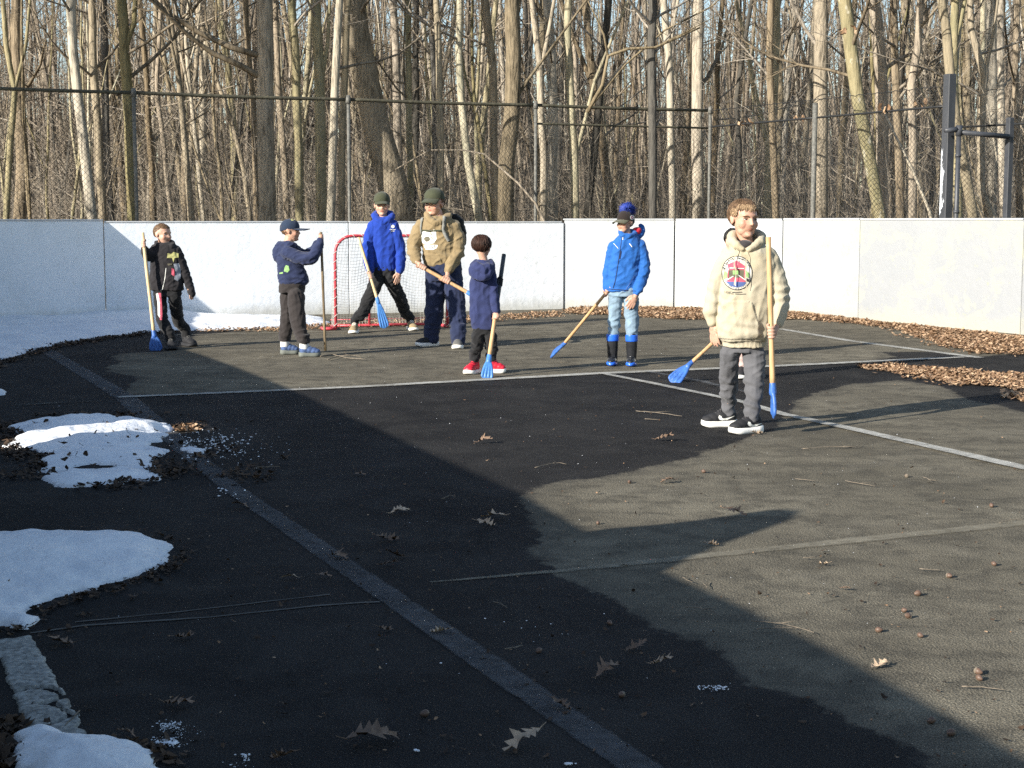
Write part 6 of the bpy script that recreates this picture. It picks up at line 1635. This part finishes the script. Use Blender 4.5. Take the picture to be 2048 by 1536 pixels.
for (hl, tl), ax_ in ((l1, A1), (l2, A2)):
    Hp, Tp = f.feet(hl, tl); e = (Tp-Hp).normalized(); Ln = .21; sd = Vector((-e.y, e.x, 0)); Rm = Matrix((e, sd, Vector((0, 0, 1)))).transposed()
    c = ax_
    g = bmesh.new(); chainw(g, [c+Vector((0, 0, .245)), c+Vector((0, 0, .17)), c+Vector((0, 0, .07)), c+Vector((0, 0, .04))-e*.01], [.050, .049, .043, .044])
    ico(g, c+e*.08+Vector((0, 0, .040)), (.10, .043, .035), Rm); bt = link_mesh('boot', remeshed(g, 'boot', .005, 3), C_['rubber'], f.root)
    g = bmesh.new(); cone(g, c+Vector((0, 0, .205)), c+Vector((0, 0, .262)), .0525, .0535, 24); me = remeshed(g, 'cuff', .005, 2); q = link_mesh('cuff', me, C_['bluerub']); q.parent = bt; q.data.transform(Matrix.Translation(-f.root.location))
    g = bmesh.new(); ico(g, c+e*.06+Vector((0, 0, .016)), (.128, .048, .014), Rm); ico(g, c+e*.135+Vector((0, 0, .026)), (.046, .042, .026), Rm); me = remeshed(g, 'sole', .005, 2); q = link_mesh('sole', me, C_['bluerub']); q.parent = bt; q.data.transform(Matrix.Translation(-f.root.location))
stick('wooden stick trailing left of the boy in the bright blue jacket', sA, sB, sC, M['stickwood'], M['blade'], Vector((-.2, -.7, 1)), r=.0135, wid=.042)
# ================================================================ GOAL
def goal():
    A = ground(672, 661); B = ground(895, 656)      # feet of the front posts
    root = empty('street_hockey_goal', A, 'red tube street hockey goal with white netting behind the boys', 'goal')
    v = (B-A).normalized(); bk = Vector((-v.y, v.x, 0)); Hh = 1.06; W = (B-A).length; r = .017
    up = Vector((0, 0, 1))
    T = Tubes(); P = [A+up*.02, A+up*(Hh-.24)]
    for i in range(1, 7):
        a = math.radians(90*i/6); P.append(A+v*(.2*(1-math.cos(a)))+up*(Hh-.2+.2*math.sin(a)))
    P2_ = [A+v*(W-.2+.2*math.sin(math.radians(90*i/6)))+up*(Hh-.2+.2*math.cos(math.radians(90*i/6))) for i in range(0, 7)]
    P += P2_+[B+up*.02]
    T.tube(P, [r]*len(P), 12, True); T.obj('front_frame', M['red_paint'], root)
    dp = .42
    Ab = A+bk*dp+v*.03; Bb = B+bk*dp-v*.03
    T = Tubes(); T.tube([A-v*.02+up*.022, Ab+up*.022], [r]*2, 10, True); T.obj('base_side', M['red_paint'], root)
    T = Tubes(); T.tube([B+up*.022, Bb+up*.022], [r]*2, 10, True); T.obj('base_side', M['red_paint'], root)
    T = Tubes(); T.tube([A-v*.14+up*.022, A+up*.022], [r]*2, 10, True); T.tube([A-v*.14+up*.022, A-v*.14+bk*.14+up*.022, A+bk*.12+up*.022], [r]*3, 8, True); T.obj('corner_foot', M['red_paint'], root)
    T = Tubes(); T.tube([Ab+up*.024, Bb+up*.024], [r*.95]*2, 10, True); T.tube([Ab+bk*.05+up*.09, Bb+bk*.05+up*.09], [r*.4]*2, 6, True); T.obj('base_back', M['red_paint'], root)
    c = Ab.lerp(Bb, .36); cf = A+v*(W*.38)
    T = Tubes(); T.tube([c+up*.02, c-bk*.02+up*.45, c-bk*.15+up*.85, cf+up*Hh], [r*.85]*4, 10, True); T.obj('back_brace', M['red_paint'], root)
    # net: sags from the top bar to the back base bar
    T = Tubes(); nu, nv = 34, 30
    def N(u, w_):
        top = A+v*(.03+u*(W-.06))+up*(Hh-.02-.10*max(0, abs(2*u-1)-.75)**1*4*.25)
        bot = Ab+v*(u*(W-.06))+up*.03
        p = top.lerp(bot, w_); sag = math.sin(math.pi*w_)
        return p+bk*(.16*sag*(.6+.4*math.sin(3.1*u)))-up*(.05*math.sin(math.pi*(u*3 % 1))*sag)
    for i in range(nu+1):
        T.tube([N(i/nu, k/16) for k in range(17)], [.0017]*17, 3)
    for j in range(nv+1):
        T.tube([N(k/24, j/nv) for k in range(25)], [.0017]*25, 3)
    for e, s_ in ((A, Ab), (B, Bb)):
        for j in range(1, 24):
            z = Hh*j/24; f_ = 1-z/Hh
            p0 = e+up*z; w_ = 1-z/Hh; q = N(0 if e is A else 1, w_)
            T.tube([p0, p0.lerp(q, .5)-up*.01, q], [.0017]*3, 3)
        for k in range(1, 8):
            T.tube([e.lerp(s_, k/8)+up*.03, (e.lerp(s_, k/8)+up*(Hh*(1-k/8)))], [.0017]*2, 3)
    # lacing wound round the frame
    T.obj('net', M['net'], root)
    T = Tubes(); Q = []
    tot = 0; L_ = [0]
    for a, b2 in zip(P, P[1:]): tot += (b2-a).length; L_.append(tot)
    n = 520
    for i in range(n):
        s_ = tot*i/(n-1); j = max(k for k in range(len(L_)-1) if L_[k] <= s_+1e-9); u = (s_-L_[j])/max(L_[j+1]-L_[j], 1e-6)
        p = P[j].lerp(P[j+1], min(u, 1)); d = (P[j+1]-P[j]).normalized(); n1 = bk; n2 = d.cross(bk); a = s_*62
        Q.append(p+(n1*math.cos(a)+n2*math.sin(a))*(r+.003))
    T.tube(Q, [.0035]*len(Q), 4); T.obj('lacing', M['net'], root)
goal()
# ================================================================ LEAVES, NUTS, TWIGS
def oak_leaf_mesh(seed, rich=True):
    rs = random.Random(seed); bm = bmesh.new(); n = 13; L_ = 1.0; mid = []; lo = []; ro = []
    for i in range(n):
        t = i/(n-1); w_ = (.30*math.sin(math.pi*min(1, t*1.02))**.7)*(1.0 if i % 2 else .26)*rs.uniform(.8, 1.2)
        if i in (0,): w_ = .01
        y = t-.5; z = .10*math.sin(t*3.1+seed)+.02*rs.uniform(-1, 1); sk = .08*(1 if i % 2 else -.2)
        mid.append(bm.verts.new((0.03*math.sin(t*5+seed), y, z)))
        cl = rs.uniform(.05, .7)
        lo.append(bm.verts.new((-w_, y+sk, z+cl*w_*1.3+rs.uniform(-.02, .03)))); ro.append(bm.verts.new((w_, y+sk, z+cl*w_*rs.uniform(-.3, 1.6)+rs.uniform(-.02, .03))))
    for i in range(n-1):
        bm.faces.new((mid[i], mid[i+1], lo[i+1], lo[i])); bm.faces.new((mid[i+1], mid[i], ro[i], ro[i+1]))
    # stalk
    a = Vector((0.03*math.sin(seed), -.5, .10*math.sin(seed)))
    for s_ in (1,):
        k = 5; v0 = [bm.verts.new(a+Vector((math.cos(q)*.012, 0, math.sin(q)*.012))) for q in [2*math.pi*j/k for j in range(k)]]
        v1 = [bm.verts.new(a+Vector((math.cos(q)*.006+.03, -.22, math.sin(q)*.006+.06))) for q in [2*math.pi*j/k for j in range(k)]]
        for j in range(k): bm.faces.new((v0[j], v0[(j+1) % k], v1[(j+1) % k], v1[j]))
    me = bpy.data.meshes.new('oak_leaf'); bm.to_mesh(me); bm.free()
    zmin = min(v.co.z for v in me.vertices)
    for v in me.vertices: v.co.z -= zmin
    me.polygons.foreach_set('use_smooth', [True]*len(me.polygons)); return me
LM = [oak_leaf_mesh(i) for i in range(7)]
def leafmat(name, c):
    b = NB(name); n = b.noise(b.mapping(), 4, 4); oi = b.n('ShaderNodeObjectInfo')
    col = b.ramp(n, [(0.3, tuple(x*.6 for x in c)), (0.7, c)]); hs = b.n('ShaderNodeHueSaturation'); b.L(col, hs.inputs['Color']); b.L(b.math('MULTIPLY_ADD', oi.outputs['Random'], .8, .65), hs.inputs['Value'])
    return b.set(hs.outputs[0], .7, b.bump(b.noise(b.mapping(), 14, 3), .3, .02))
LT = leafmat('brown_oak_leaf', (.24, .155, .10)); LP = leafmat('pale_oak_leaf', (.50, .37, .25))
LEAVES = [(801, 1028, 46, 0, 'pale'), (986, 1040, 52, 1, 'pale'), (972, 1053, 44, 2, 'pale'), (775, 1083, 48, 3, ''), (790, 1118, 42, 4, ''), (778, 1134, 40, 5, ''), (676, 1119, 50, 6, ''), (580, 1160, 34, 0, 'pale'),
  (650, 1157, 30, 1, ''), (880, 1268, 42, 2, 'pale'), (770, 1264, 34, 3, ''), (1273, 1303, 52, 4, ''), (1325, 1339, 60, 5, 'pale'), (1217, 1354, 68, 6, ''), (745, 1490, 112, 0, ''), (1045, 1500, 94, 1, 'pale'), (1120, 1420, 52, 2, ''),
  (368, 1280, 44, 3, ''), (122, 1290, 66, 4, ''), (357, 1416, 72, 5, ''), (252, 1478, 44, 6, ''), (1336, 967, 36, 0, ''), (1471, 1034, 46, 1, ''), (1422, 1093, 32, 2, 'pale'), (1647, 1133, 24, 3, 'pale'), (1757, 1337, 46, 4, 'pale'),
  (1330, 883, 40, 5, ''), (970, 888, 34, 6, ''), (480, 1017, 38, 0, ''), (720, 952, 26, 1, ''), (565, 1526, 60, 2, ''), (1513, 869, 26, 3, 'pale'), (1690, 1182, 22, 5, '')]
LD = ['pale curled leaf alone on the dark asphalt, uppermost of the shaded leaves', 'upper leaf of the overlapping pair in the shade below the sunlit edge', 'lower leaf of the overlapping pair in the shade below the sunlit edge',
 'flat brown leaf straight below the solitary curled one in the shade', 'upper of two brown leaves close together right of the faded side line', 'lower of two brown leaves close together right of the faded side line',
 'ragged leaf lying on the faded side line halfway down', 'pale leaf left of the faded side line, level with its middle', 'small dull leaf between the pale leaf and the faded side line', 'bright cream leaf on the lower half of the faded side line',
 'grey leaf in the dark left of the bright cream one', 'curled leaf at the edge of the wet stain above the forked pale one', 'pale forked leaf lying in deep shade on the wet asphalt', 'large crumpled leaf beside the pale forked one',
 'widest dark leaf flat at the bottom of the picture', 'long tan leaf at the bottom edge left of the side line', 'leaf lying across the side line near the bottom', 'small leaf with a raised stalk near the cracked seam', 'curled leaf beside the top of the broken kerb',
 'flat lobed leaf above the white ice crumbs at the lower left', 'crumpled leaf at the tip of the bottom left snow patch', 'leaf just inside the sunlit ground below the nearest boy', 'brown leaf on the tip of the pointed board shadow', 'pale leaf at the corner of the pointed board shadow',
 'tiny pale leaf in the sun below the faint cross line', 'tan leaf at the sunlit edge of the big shadow, lower right', 'small leaf on the dark asphalt left of the nearest boy', 'leaf on the wet sunlit asphalt in the middle of the rink', 'dull leaf beside the top of the faded side line',
 'small orange leaf in the shade near the top of the side line', 'half seen leaf at the bottom edge by the ice crumbs', 'tiny leaf beside the heel of the nearest boy', 'tiny leaf near the scattered nuts at the right']
rl = random.Random(11)
for (x, y, s_, vi, tn), lab in zip(LEAVES, LD):
    p = ground(x, y); sc_ = s_/F*p.y*1.0
    me = LM[vi].copy(); me.materials.append(LP if tn else LT)
    o = bpy.data.objects.new('oak_leaf', me); COL.objects.link(o); o.location = p+Vector((0, 0, .004)); o.scale = (sc_, sc_, sc_*1.2)
    o.rotation_euler = (rl.uniform(-.15, .2), rl.uniform(-.25, .25), math.pi/2+rl.uniform(-.7, .7)+(math.pi if rl.random() < .5 else 0)); tag(o, lab, 'leaf', 'single oak leaves on the asphalt')
    # keep it on the ground
    M4 = o.rotation_euler.to_matrix(); zm = min((M4 @ Vector((v.co.x*sc_, v.co.y*sc_, v.co.z*sc_*1.2))).z for v in me.vertices); o.location.z = .007-zm
NUTS = [(1813, 951, 'nut nearest the white side line in the upper right sun'), (1983, 1011, 'grey nut at the right side above the faint cross line'), (1988, 1128, 'grey nut below the faint cross line at the right'), (1898, 1152, 'red brown nut left of the grey one below the cross line'),
  (1836, 1188, 'large round nut, topmost of the loose cluster on sunny asphalt'), (1808, 1221, 'upper nut of the touching pair in the loose cluster'), (1816, 1233, 'lower nut of the touching pair in the loose cluster'), (1757, 1261, 'leftmost nut of the loose cluster on the sunny asphalt'),
  (1840, 1271, 'split golden nut, lowest of the loose cluster'), (1956, 1345, 'pale open nut, upper of two near the right edge'), (1958, 1357, 'red brown nut, lower of two near the right edge'), (1863, 1443, 'dull nut lying in the shade at the lower right'),
  (1902, 1468, 'glossy brown nut in the shade near the bottom right corner'), (1219, 1246, 'nut beside the wet stain in the middle shade'), (850, 1430, 'round nut in deep shade left of the side line'), (1259, 963, 'orange nut at the edge of the wet patch, mid picture'),
  (1196, 1045, 'cracked nut just inside the sunlit corner'), (1407, 942, 'dark capped nut in the sun below the nearest boy'), (1243, 1391, 'dark crushed nut in the shade right of the side line'), (1078, 1302, 'small dark bud beside a twig in the shade')]
bm = bmesh.new(); bmesh.ops.create_icosphere(bm, subdivisions=3, radius=1, matrix=Matrix.Diagonal((1.15, .95, .95, 1)))
for v in bm.verts:
    v.co *= 1+.05*noise.noise(v.co*2.5); 
    if v.co.x > .9: v.co.x += (v.co.x-.9)*1.2
nutm = bpy.data.meshes.new('nut'); bm.to_mesh(nutm); bm.free(); nutm.materials.append(M['acorn']); nutm.polygons.foreach_set('use_smooth', [True]*len(nutm.polygons))
bm = bmesh.new(); bmesh.ops.create_icosphere(bm, subdivisions=2, radius=1, matrix=Matrix.Translation((-.55, 0, 0)) @ Matrix.Diagonal((.62, 1.04, 1.04, 1)))
for v in bm.verts: v.co *= 1+.06*noise.noise(v.co*9)
capm = bpy.data.meshes.new('nut_cap'); bm.to_mesh(capm); bm.free(); capm.materials.append(M['twigstick'])
for i, (x, y, lab) in enumerate(NUTS):
    p = ground(x, y+4); r = .0092*rl.uniform(.85, 1.15)
    o = empty('acorn', p+Vector((0, 0, r*.95)), lab, 'nut', 'nuts scattered on the asphalt'); o.rotation_euler = (rl.uniform(0, 6), rl.uniform(-.3, .3), rl.uniform(0, 6)); o.scale = (r, r, r)
    for nm, m_ in (('shell', nutm),)+((('cup', capm),) if i % 3 == 0 else ()):
        c = bpy.data.objects.new(nm, m_); COL.objects.link(c); c.parent = o
TW = [([(1070, 940), (1095, 934), (1118, 930), (1133, 933)], 4, 'dark twig on the dark wet patch in the middle'), ([(1372, 1221), (1395, 1222), (1420, 1228), (1438, 1238)], 4, 'crooked forked twig in the shade beside the shadow edge'),
  ([(1503, 1249), (1560, 1254), (1628, 1272)], 4, 'long twig, upper of two crossing at the shadow edge'), ([(1511, 1265), (1550, 1263), (1592, 1263)], 4, 'short twig, lower of two crossing at the shadow edge'), ([(1924, 1381), (1965, 1383), (2010, 1388)], 4, 'straight pale twig in the sun near the right edge'),
  ([(1272, 826), (1310, 829), (1364, 836)], 4, 'pale stick lying left of the nearest boy'), ([(1290, 842), (1318, 843)], 4, 'short pale stick below the longer one left of the nearest boy'), ([(986, 1210), (1000, 1214), (1014, 1222)], 4, 'bent white twig in the shade right of the side line'),
  ([(1010, 1306), (1040, 1300), (1045, 1298)], 5, 'thick dark twig in the shade by the bud'), ([(1845, 958), (1860, 965), (1873, 966)], 4, 'short pale twig near the top right nut'), ([(1998, 1051), (2020, 1046), (2050, 1043)], 4, 'dark twig at the right edge on the faint cross line'),
  ([(1690, 966), (1720, 972), (1750, 977)], 3, 'thin pale twig in the sun below the side line'), ([(1604, 902), (1660, 898), (1712, 898), (1720, 893)], 4, 'long grey twig right of the nearest boy feet'), ([(1606, 1121), (1625, 1121), (1641, 1117)], 3, 'small dark twig in the sun below the cross line'),
  ([(1838, 1144), (1882, 1146)], 3, 'thin dark twig left of the red brown nut'), ([(1770, 1440), (1778, 1432), (1804, 1426)], 3, 'hooked thin twig in the shade at the lower right'), ([(883, 1003), (900, 996), (912, 998)], 4, 'pale splinter above the overlapping leaf pair'),
  ([(1365, 1160), (1372, 1166), (1385, 1170)], 3, 'curled twig at the tip of the sunlit wedge'), ([(1410, 1168), (1408, 1175), (1414, 1181)], 3, 'tiny curved twig beside the tip of the sunlit wedge'), ([(640, 716), (665, 712), (690, 719), (730, 722)], 5, 'frayed straw stick at the foot of the thin dark stick'),
  ([(655, 722), (690, 713), (722, 716)], 4, 'second frayed straw stick crossing the first'), ([(1590, 962), (1630, 966)], 3, 'thin pale splinter in the upper sun'), ([(160, 1430), (130, 1460)], 4, 'thin twig across the bottom left kerb'), ([(510, 940), (560, 938)], 5, 'dark twig right of the ragged snow patch')]
for pl, w_, lab in TW:
    P = [ground(x, y) for x, y in pl]; r = w_/F*P[0].y*.24; r = max(r, .0018)
    T = Tubes(); Q = []
    for a, b2 in zip(P, P[1:]):
        for k in range(4): Q.append(a.lerp(b2, k/4)+Vector((rl.uniform(-1, 1)*r, rl.uniform(-1, 1)*r, r+.009+rl.uniform(0, r))))
    Q.append(P[-1]+Vector((0, 0, r+.009)))
    T.tube(Q, [r*(1-.5*i/len(Q)) for i in range(len(Q))], 6, True)
    m = Q[len(Q)//2]; d = (Q[-1]-Q[0])
    if d.length > .12: T.tube([m, m+d*.22+Vector((-d.y, d.x, 0))*.18+Vector((0, 0, .008))], [r*.7, r*.3], 5, True)
    o = T.obj('twig', M['twigstick']); tag(o, lab, 'twig', 'twigs dropped on the asphalt')

# ---- leaf litter drifts
def litter(name, label, pos, mat, smin, smax, flat=.5):
    """pos (n,3): where each leaf lies"""
    n = len(pos); rs = np.random.RandomState(abs(hash(name)) % 1000 if False else 5+n % 97)
    base = np.array([[-.5, -.22, 0], [0, -.30, .0], [.5, -.16, 0], [.55, .05, 0], [.45, .22, 0], [0, .28, 0], [-.5, .20, 0], [0, 0, 0]])
    fac = [(0, 1, 7, 6), (1, 2, 3, 7), (7, 3, 4, 5), (6, 7, 5, 6)]
    V = np.repeat(base[None], n, 0)+rs.uniform(-.10, .10, (n, 8, 3))*np.array([1, 1, 0])
    curl = rs.uniform(.1, 1.2, (n, 1)); V[:, :, 2] = (V[:, :, 0]**2*curl*1.0+V[:, :, 1]**2*curl*rs.uniform(-1, 2, (n, 1)))+rs.uniform(-.05, .05, (n, 8))
    V *= rs.uniform(smin, smax, (n, 1, 1))
    a, b_, c = rs.uniform(0, 6.283, n), rs.normal(0, flat, n), rs.normal(0, flat, n)
    def rot(V, ax, t):
        i, j = [(1, 2), (2, 0), (0, 1)][ax]; ct, st = np.cos(t)[:, None], np.sin(t)[:, None]; x, y = V[:, :, i].copy(), V[:, :, j].copy(); V[:, :, i] = x*ct-y*st; V[:, :, j] = x*st+y*ct
    rot(V, 0, b_); rot(V, 1, c); rot(V, 2, a)
    V[:, :, 2] -= V[:, :, 2].min(1)[:, None]; V += np.asarray(pos)[:, None, :]
    Fq = np.concatenate([np.arange(n)[:, None]*8+np.array([f_]) for f_ in [(0, 1, 7, 6), (1, 2, 3, 7), (7, 3, 4, 5)]], 0)
    Ft = np.arange(n)[:, None]*8+np.array([[6, 7, 5]])
    T = Tubes(); T.V = [V.reshape(-1, 3)]; T.n = n*8; T.Q = [Fq]; T.T = [Ft]
    o = T.obj(name, mat); o.data.polygons.foreach_set('use_smooth', [False]*len(o.data.polygons)); tag(o, label, 'leaf litter', kind='stuff'); return o
def scatter(poly_px, n, pile=.05, edge=.12, wobble=.08, avoid=None):
    A = np.array(gpoly(poly_px)); lo, hi = A.min(0), A.max(0); rs = np.random.RandomState(n); out = []
    while len(out) < n:
        P = rs.uniform(lo, hi, (n*2, 2)); d = sdf(P, A)
        if avoid is not None: d = np.where(sdf(P, avoid) > .03, -9, d)
        for p, dd in zip(P, d):
            if dd < -5: continue
            dd += wobble*noise.noise(Vector((p[0]*3, p[1]*3, 1)))
            if dd > 0 and rs.rand() < min(1, dd/edge+.12): out.append((p[0], p[1], .006+pile*min(1, dd/.25)*rs.rand()))
            elif dd > -.15 and rs.rand() < .03: out.append((p[0], p[1], .006))
            if len(out) >= n: break
    return out
R1 = [(1130, 612), (1350, 617), (1565, 620), (1720, 640), (2060, 676), (2300, 700), (2300, 790), (2060, 712), (1950, 708), (1870, 690), (1790, 660), (1700, 648), (1600, 640), (1500, 641), (1350, 640), (1240, 632), (1130, 628)]
litter('leaf_litter', 'deep drift of dry brown leaves heaped along the foot of the right hand boards', scatter(R1, 30000, .028, .16), M['litter'], .016, .056, .18)
litter('leaf_litter', 'tongue of dry leaves lying on the wet asphalt below the right hand drift', scatter([(1715, 733), (1760, 727), (1850, 735), (1960, 745), (2060, 752), (2200, 770), (2200, 810), (2060, 800), (2000, 775), (1900, 768), (1820, 752), (1740, 744)], 5600, .012, .14, .16), M['litter'], .016, .055, .18)
litter('leaf_litter', 'small heap of leaves at the right edge below the tongue of leaves', scatter([(2005, 795), (2030, 784), (2080, 780), (2180, 790), (2180, 815), (2060, 808)], 900, .02, .08), M['litter'], .03, .062, .25)
litter('leaf_litter', 'thin line of leaves between the snow bank and the asphalt behind the goal', scatter([(390, 660), (560, 655), (700, 644), (900, 636), (1130, 622), (1130, 634), (900, 650), (700, 657), (560, 664), (390, 666)], 2000, .008, .06, .12), M['litter'], .025, .05, .22)
litter('wet_leaf_litter', 'dark wet leaves edging the snow bank at the left boards', scatter([(-150, 735), (0, 722), (70, 700), (120, 686), (200, 674), (300, 663), (380, 659), (380, 666), (300, 671), (200, 683), (120, 698), (60, 716), (0, 738), (-150, 755)], 1700, .006, .07, .16), M['litter_dark'], .018, .042, .2)
litter('wet_leaf_litter', 'dark leaves round the ragged sunlit snow patch', scatter([(-60, 850), (20, 838), (150, 828), (290, 838), (400, 858), (330, 870), (345, 895), (420, 925), (480, 935), (560, 945), (500, 965), (350, 970), (330, 978), (180, 985), (90, 985), (0, 950), (-60, 930)], 1500, .005, .45, .55, SN2), M['litter_dark'], .015, .042, .22)
litter('wet_leaf_litter', 'bright rusty leaves catching the bar of sunlight at the snow tip', scatter([(345, 856), (395, 852), (400, 864), (350, 868)], 110, .02, .05), M['litter'], .022, .045, .35)
litter('wet_leaf_litter', 'leaf crumbs strewn on the ragged snow patch', [(q[0], q[1], .040) for q in scatter([(60, 850), (320, 850), (330, 960), (100, 965)], 40, .0, .1)], M['litter_dark'], .02, .05)
litter('wet_leaf_litter', 'dark leaves edging the smooth snow patch and the broken kerb', scatter([(60, 1250), (70, 1222), (130, 1198), (200, 1178), (300, 1150), (350, 1120), (350, 1090), (290, 1066), (180, 1068), (200, 1060), (330, 1062), (400, 1095), (370, 1130), (330, 1154), (230, 1186), (125, 1216), (85, 1262), (0, 1276), (-60, 1262)], 330, .003, .06, .12, SN3), M['litter_dark'], .010, .030, .22)
litter('wet_leaf_litter', 'dark leaves in the bottom left corner beside the snow', scatter([(-60, 1450), (40, 1440), (50, 1465), (30, 1490), (60, 1540), (-60, 1560)], 300, .008, .05), M['litter_dark'], .015, .045, .25)
litter('wet_leaf_litter', 'fringe of dark leaves under the bottom left snow patch', scatter([(150, 1470), (240, 1485), (320, 1500), (380, 1530), (330, 1540), (290, 1510), (180, 1488)], 150, .005, .03), M['litter_dark'], .010, .03, .22)
bits = []
rs = np.random.RandomState(3)
for _ in range(900):
    y = 660+880*rs.rand()**1.7; x = rs.uniform(-50, 2100); p = ground(x, y); bits.append((p.x, p.y, .005))
litter('leaf_fragments', 'crumbs of leaf and bark scattered over the asphalt', bits, M['litter_dark'], .005, .020, .3)
bits = []
for _ in range(330):
    y = 670+860*rs.rand()**1.5; x = rs.uniform(300, 2100); p = ground(x, y); bits.append((p.x, p.y, .005))
litter('leaf_fragments', 'pale chips of leaf and wood scattered over the asphalt', bits, M['litter'], .004, .013, .3)
# ice crumbs
def crumbs(label, spots):
    T = Tubes(); rs = random.Random(8); bm = bmesh.new()
    for x, y, sx, sy, n, r0 in spots:
        for _ in range(n):
            p = ground(rs.gauss(x, sx), rs.gauss(y, sy)); r = r0*rs.uniform(.3, 1.2); ico(bm, p+Vector((0, 0, .004+r*.4)), (r*rs.uniform(.6, 1.6), r, r*.6), None, 1)
    o = bm_obj('ice_crumbs', bm, M['crumb'], None, False); tag(o, label, 'ice', kind='stuff')
crumbs('white ice crumbs near the bottom edge left of the side line', [(340, 1455, 12, 5, 110, .0020), (335, 1488, 14, 5, 130, .0026), (340, 1490, 8, 2, 20, .005), (370, 1470, 16, 14, 50, .0012), (490, 1518, 8, 5, 14, .004), (480, 1530, 20, 5, 14, .002)])
crumbs('sprinkle of white ice grains in the lower shade', [(1418, 1378, 14, 3, 40, .0028), (1445, 1380, 8, 2, 14, .003), (1142, 1532, 6, 1, 3, .006), (876, 1331, 3, 1, 1, .009), (826, 1508, 6, 2, 3, .005), (1100, 1258, 60, 20, 14, .0022)])
crumbs('crushed snow grains right of the ragged snow patch', [(430, 895, 40, 14, 170, .006), (400, 875, 30, 10, 60, .004), (500, 900, 50, 25, 60, .003), (250, 960, 30, 6, 10, .004), (450, 985, 20, 6, 16, .006)])
crumbs('pale grains dotted over the sunlit asphalt', [(1300, 900, 300, 80, 40, .0022), (1700, 1150, 250, 120, 40, .0013), (700, 800, 200, 40, 30, .003), (700, 1250, 300, 150, 30, .0014)])
# stalks standing in the smooth snow
for pl, lab in (([(12, 1192), (14, 1184), (20, 1177)], 'upright brown stalk in the snow at the left edge'), ([(44, 1158), (46, 1150), (56, 1144)], 'curved thin stalk in the snow right of the brown one'), ([(52, 1083), (54, 1080)], 'tiny stalk at the far rim of the smooth snow patch')):
    g0 = ground(*pl[0]); T = Tubes(); Q = [at(x, y, g0.y)+Vector((0, 0, .03)) for x, y in pl]; Q.insert(0, g0); T.tube(Q, [.007, .006, .004, .002][:len(Q)], 6, True); o = T.obj('leaf_stalk', M['twigstick']); tag(o, lab, 'stalk')
# orange leaves caught in the fence
for (x, y, n), lab in zip([(1490, 247, 7), (1775, 222, 6), (1600, 243, 3), (1840, 212, 3), (1700, 65, 5)], ['orange leaves caught on the black fence rail, left cluster', 'orange leaves caught on the black fence rail near the leaning spotted tree', 'small leaf scrap on the black fence rail', 'leaf scraps on the black fence rail by the tall post', 'dead leaves hanging high on a branch']):
    Y = 23.8 if x < 1700 else 21.8
    P = [tuple(at(x+rl.uniform(-16, 16), y+rl.uniform(-5, 6), Y-.15)) for _ in range(n)]
    o = litter('caught_leaves', lab, P, M['litter'], .06, .11, 1.2); o['kind'] = 'thing'; o['category'] = 'dead leaves'
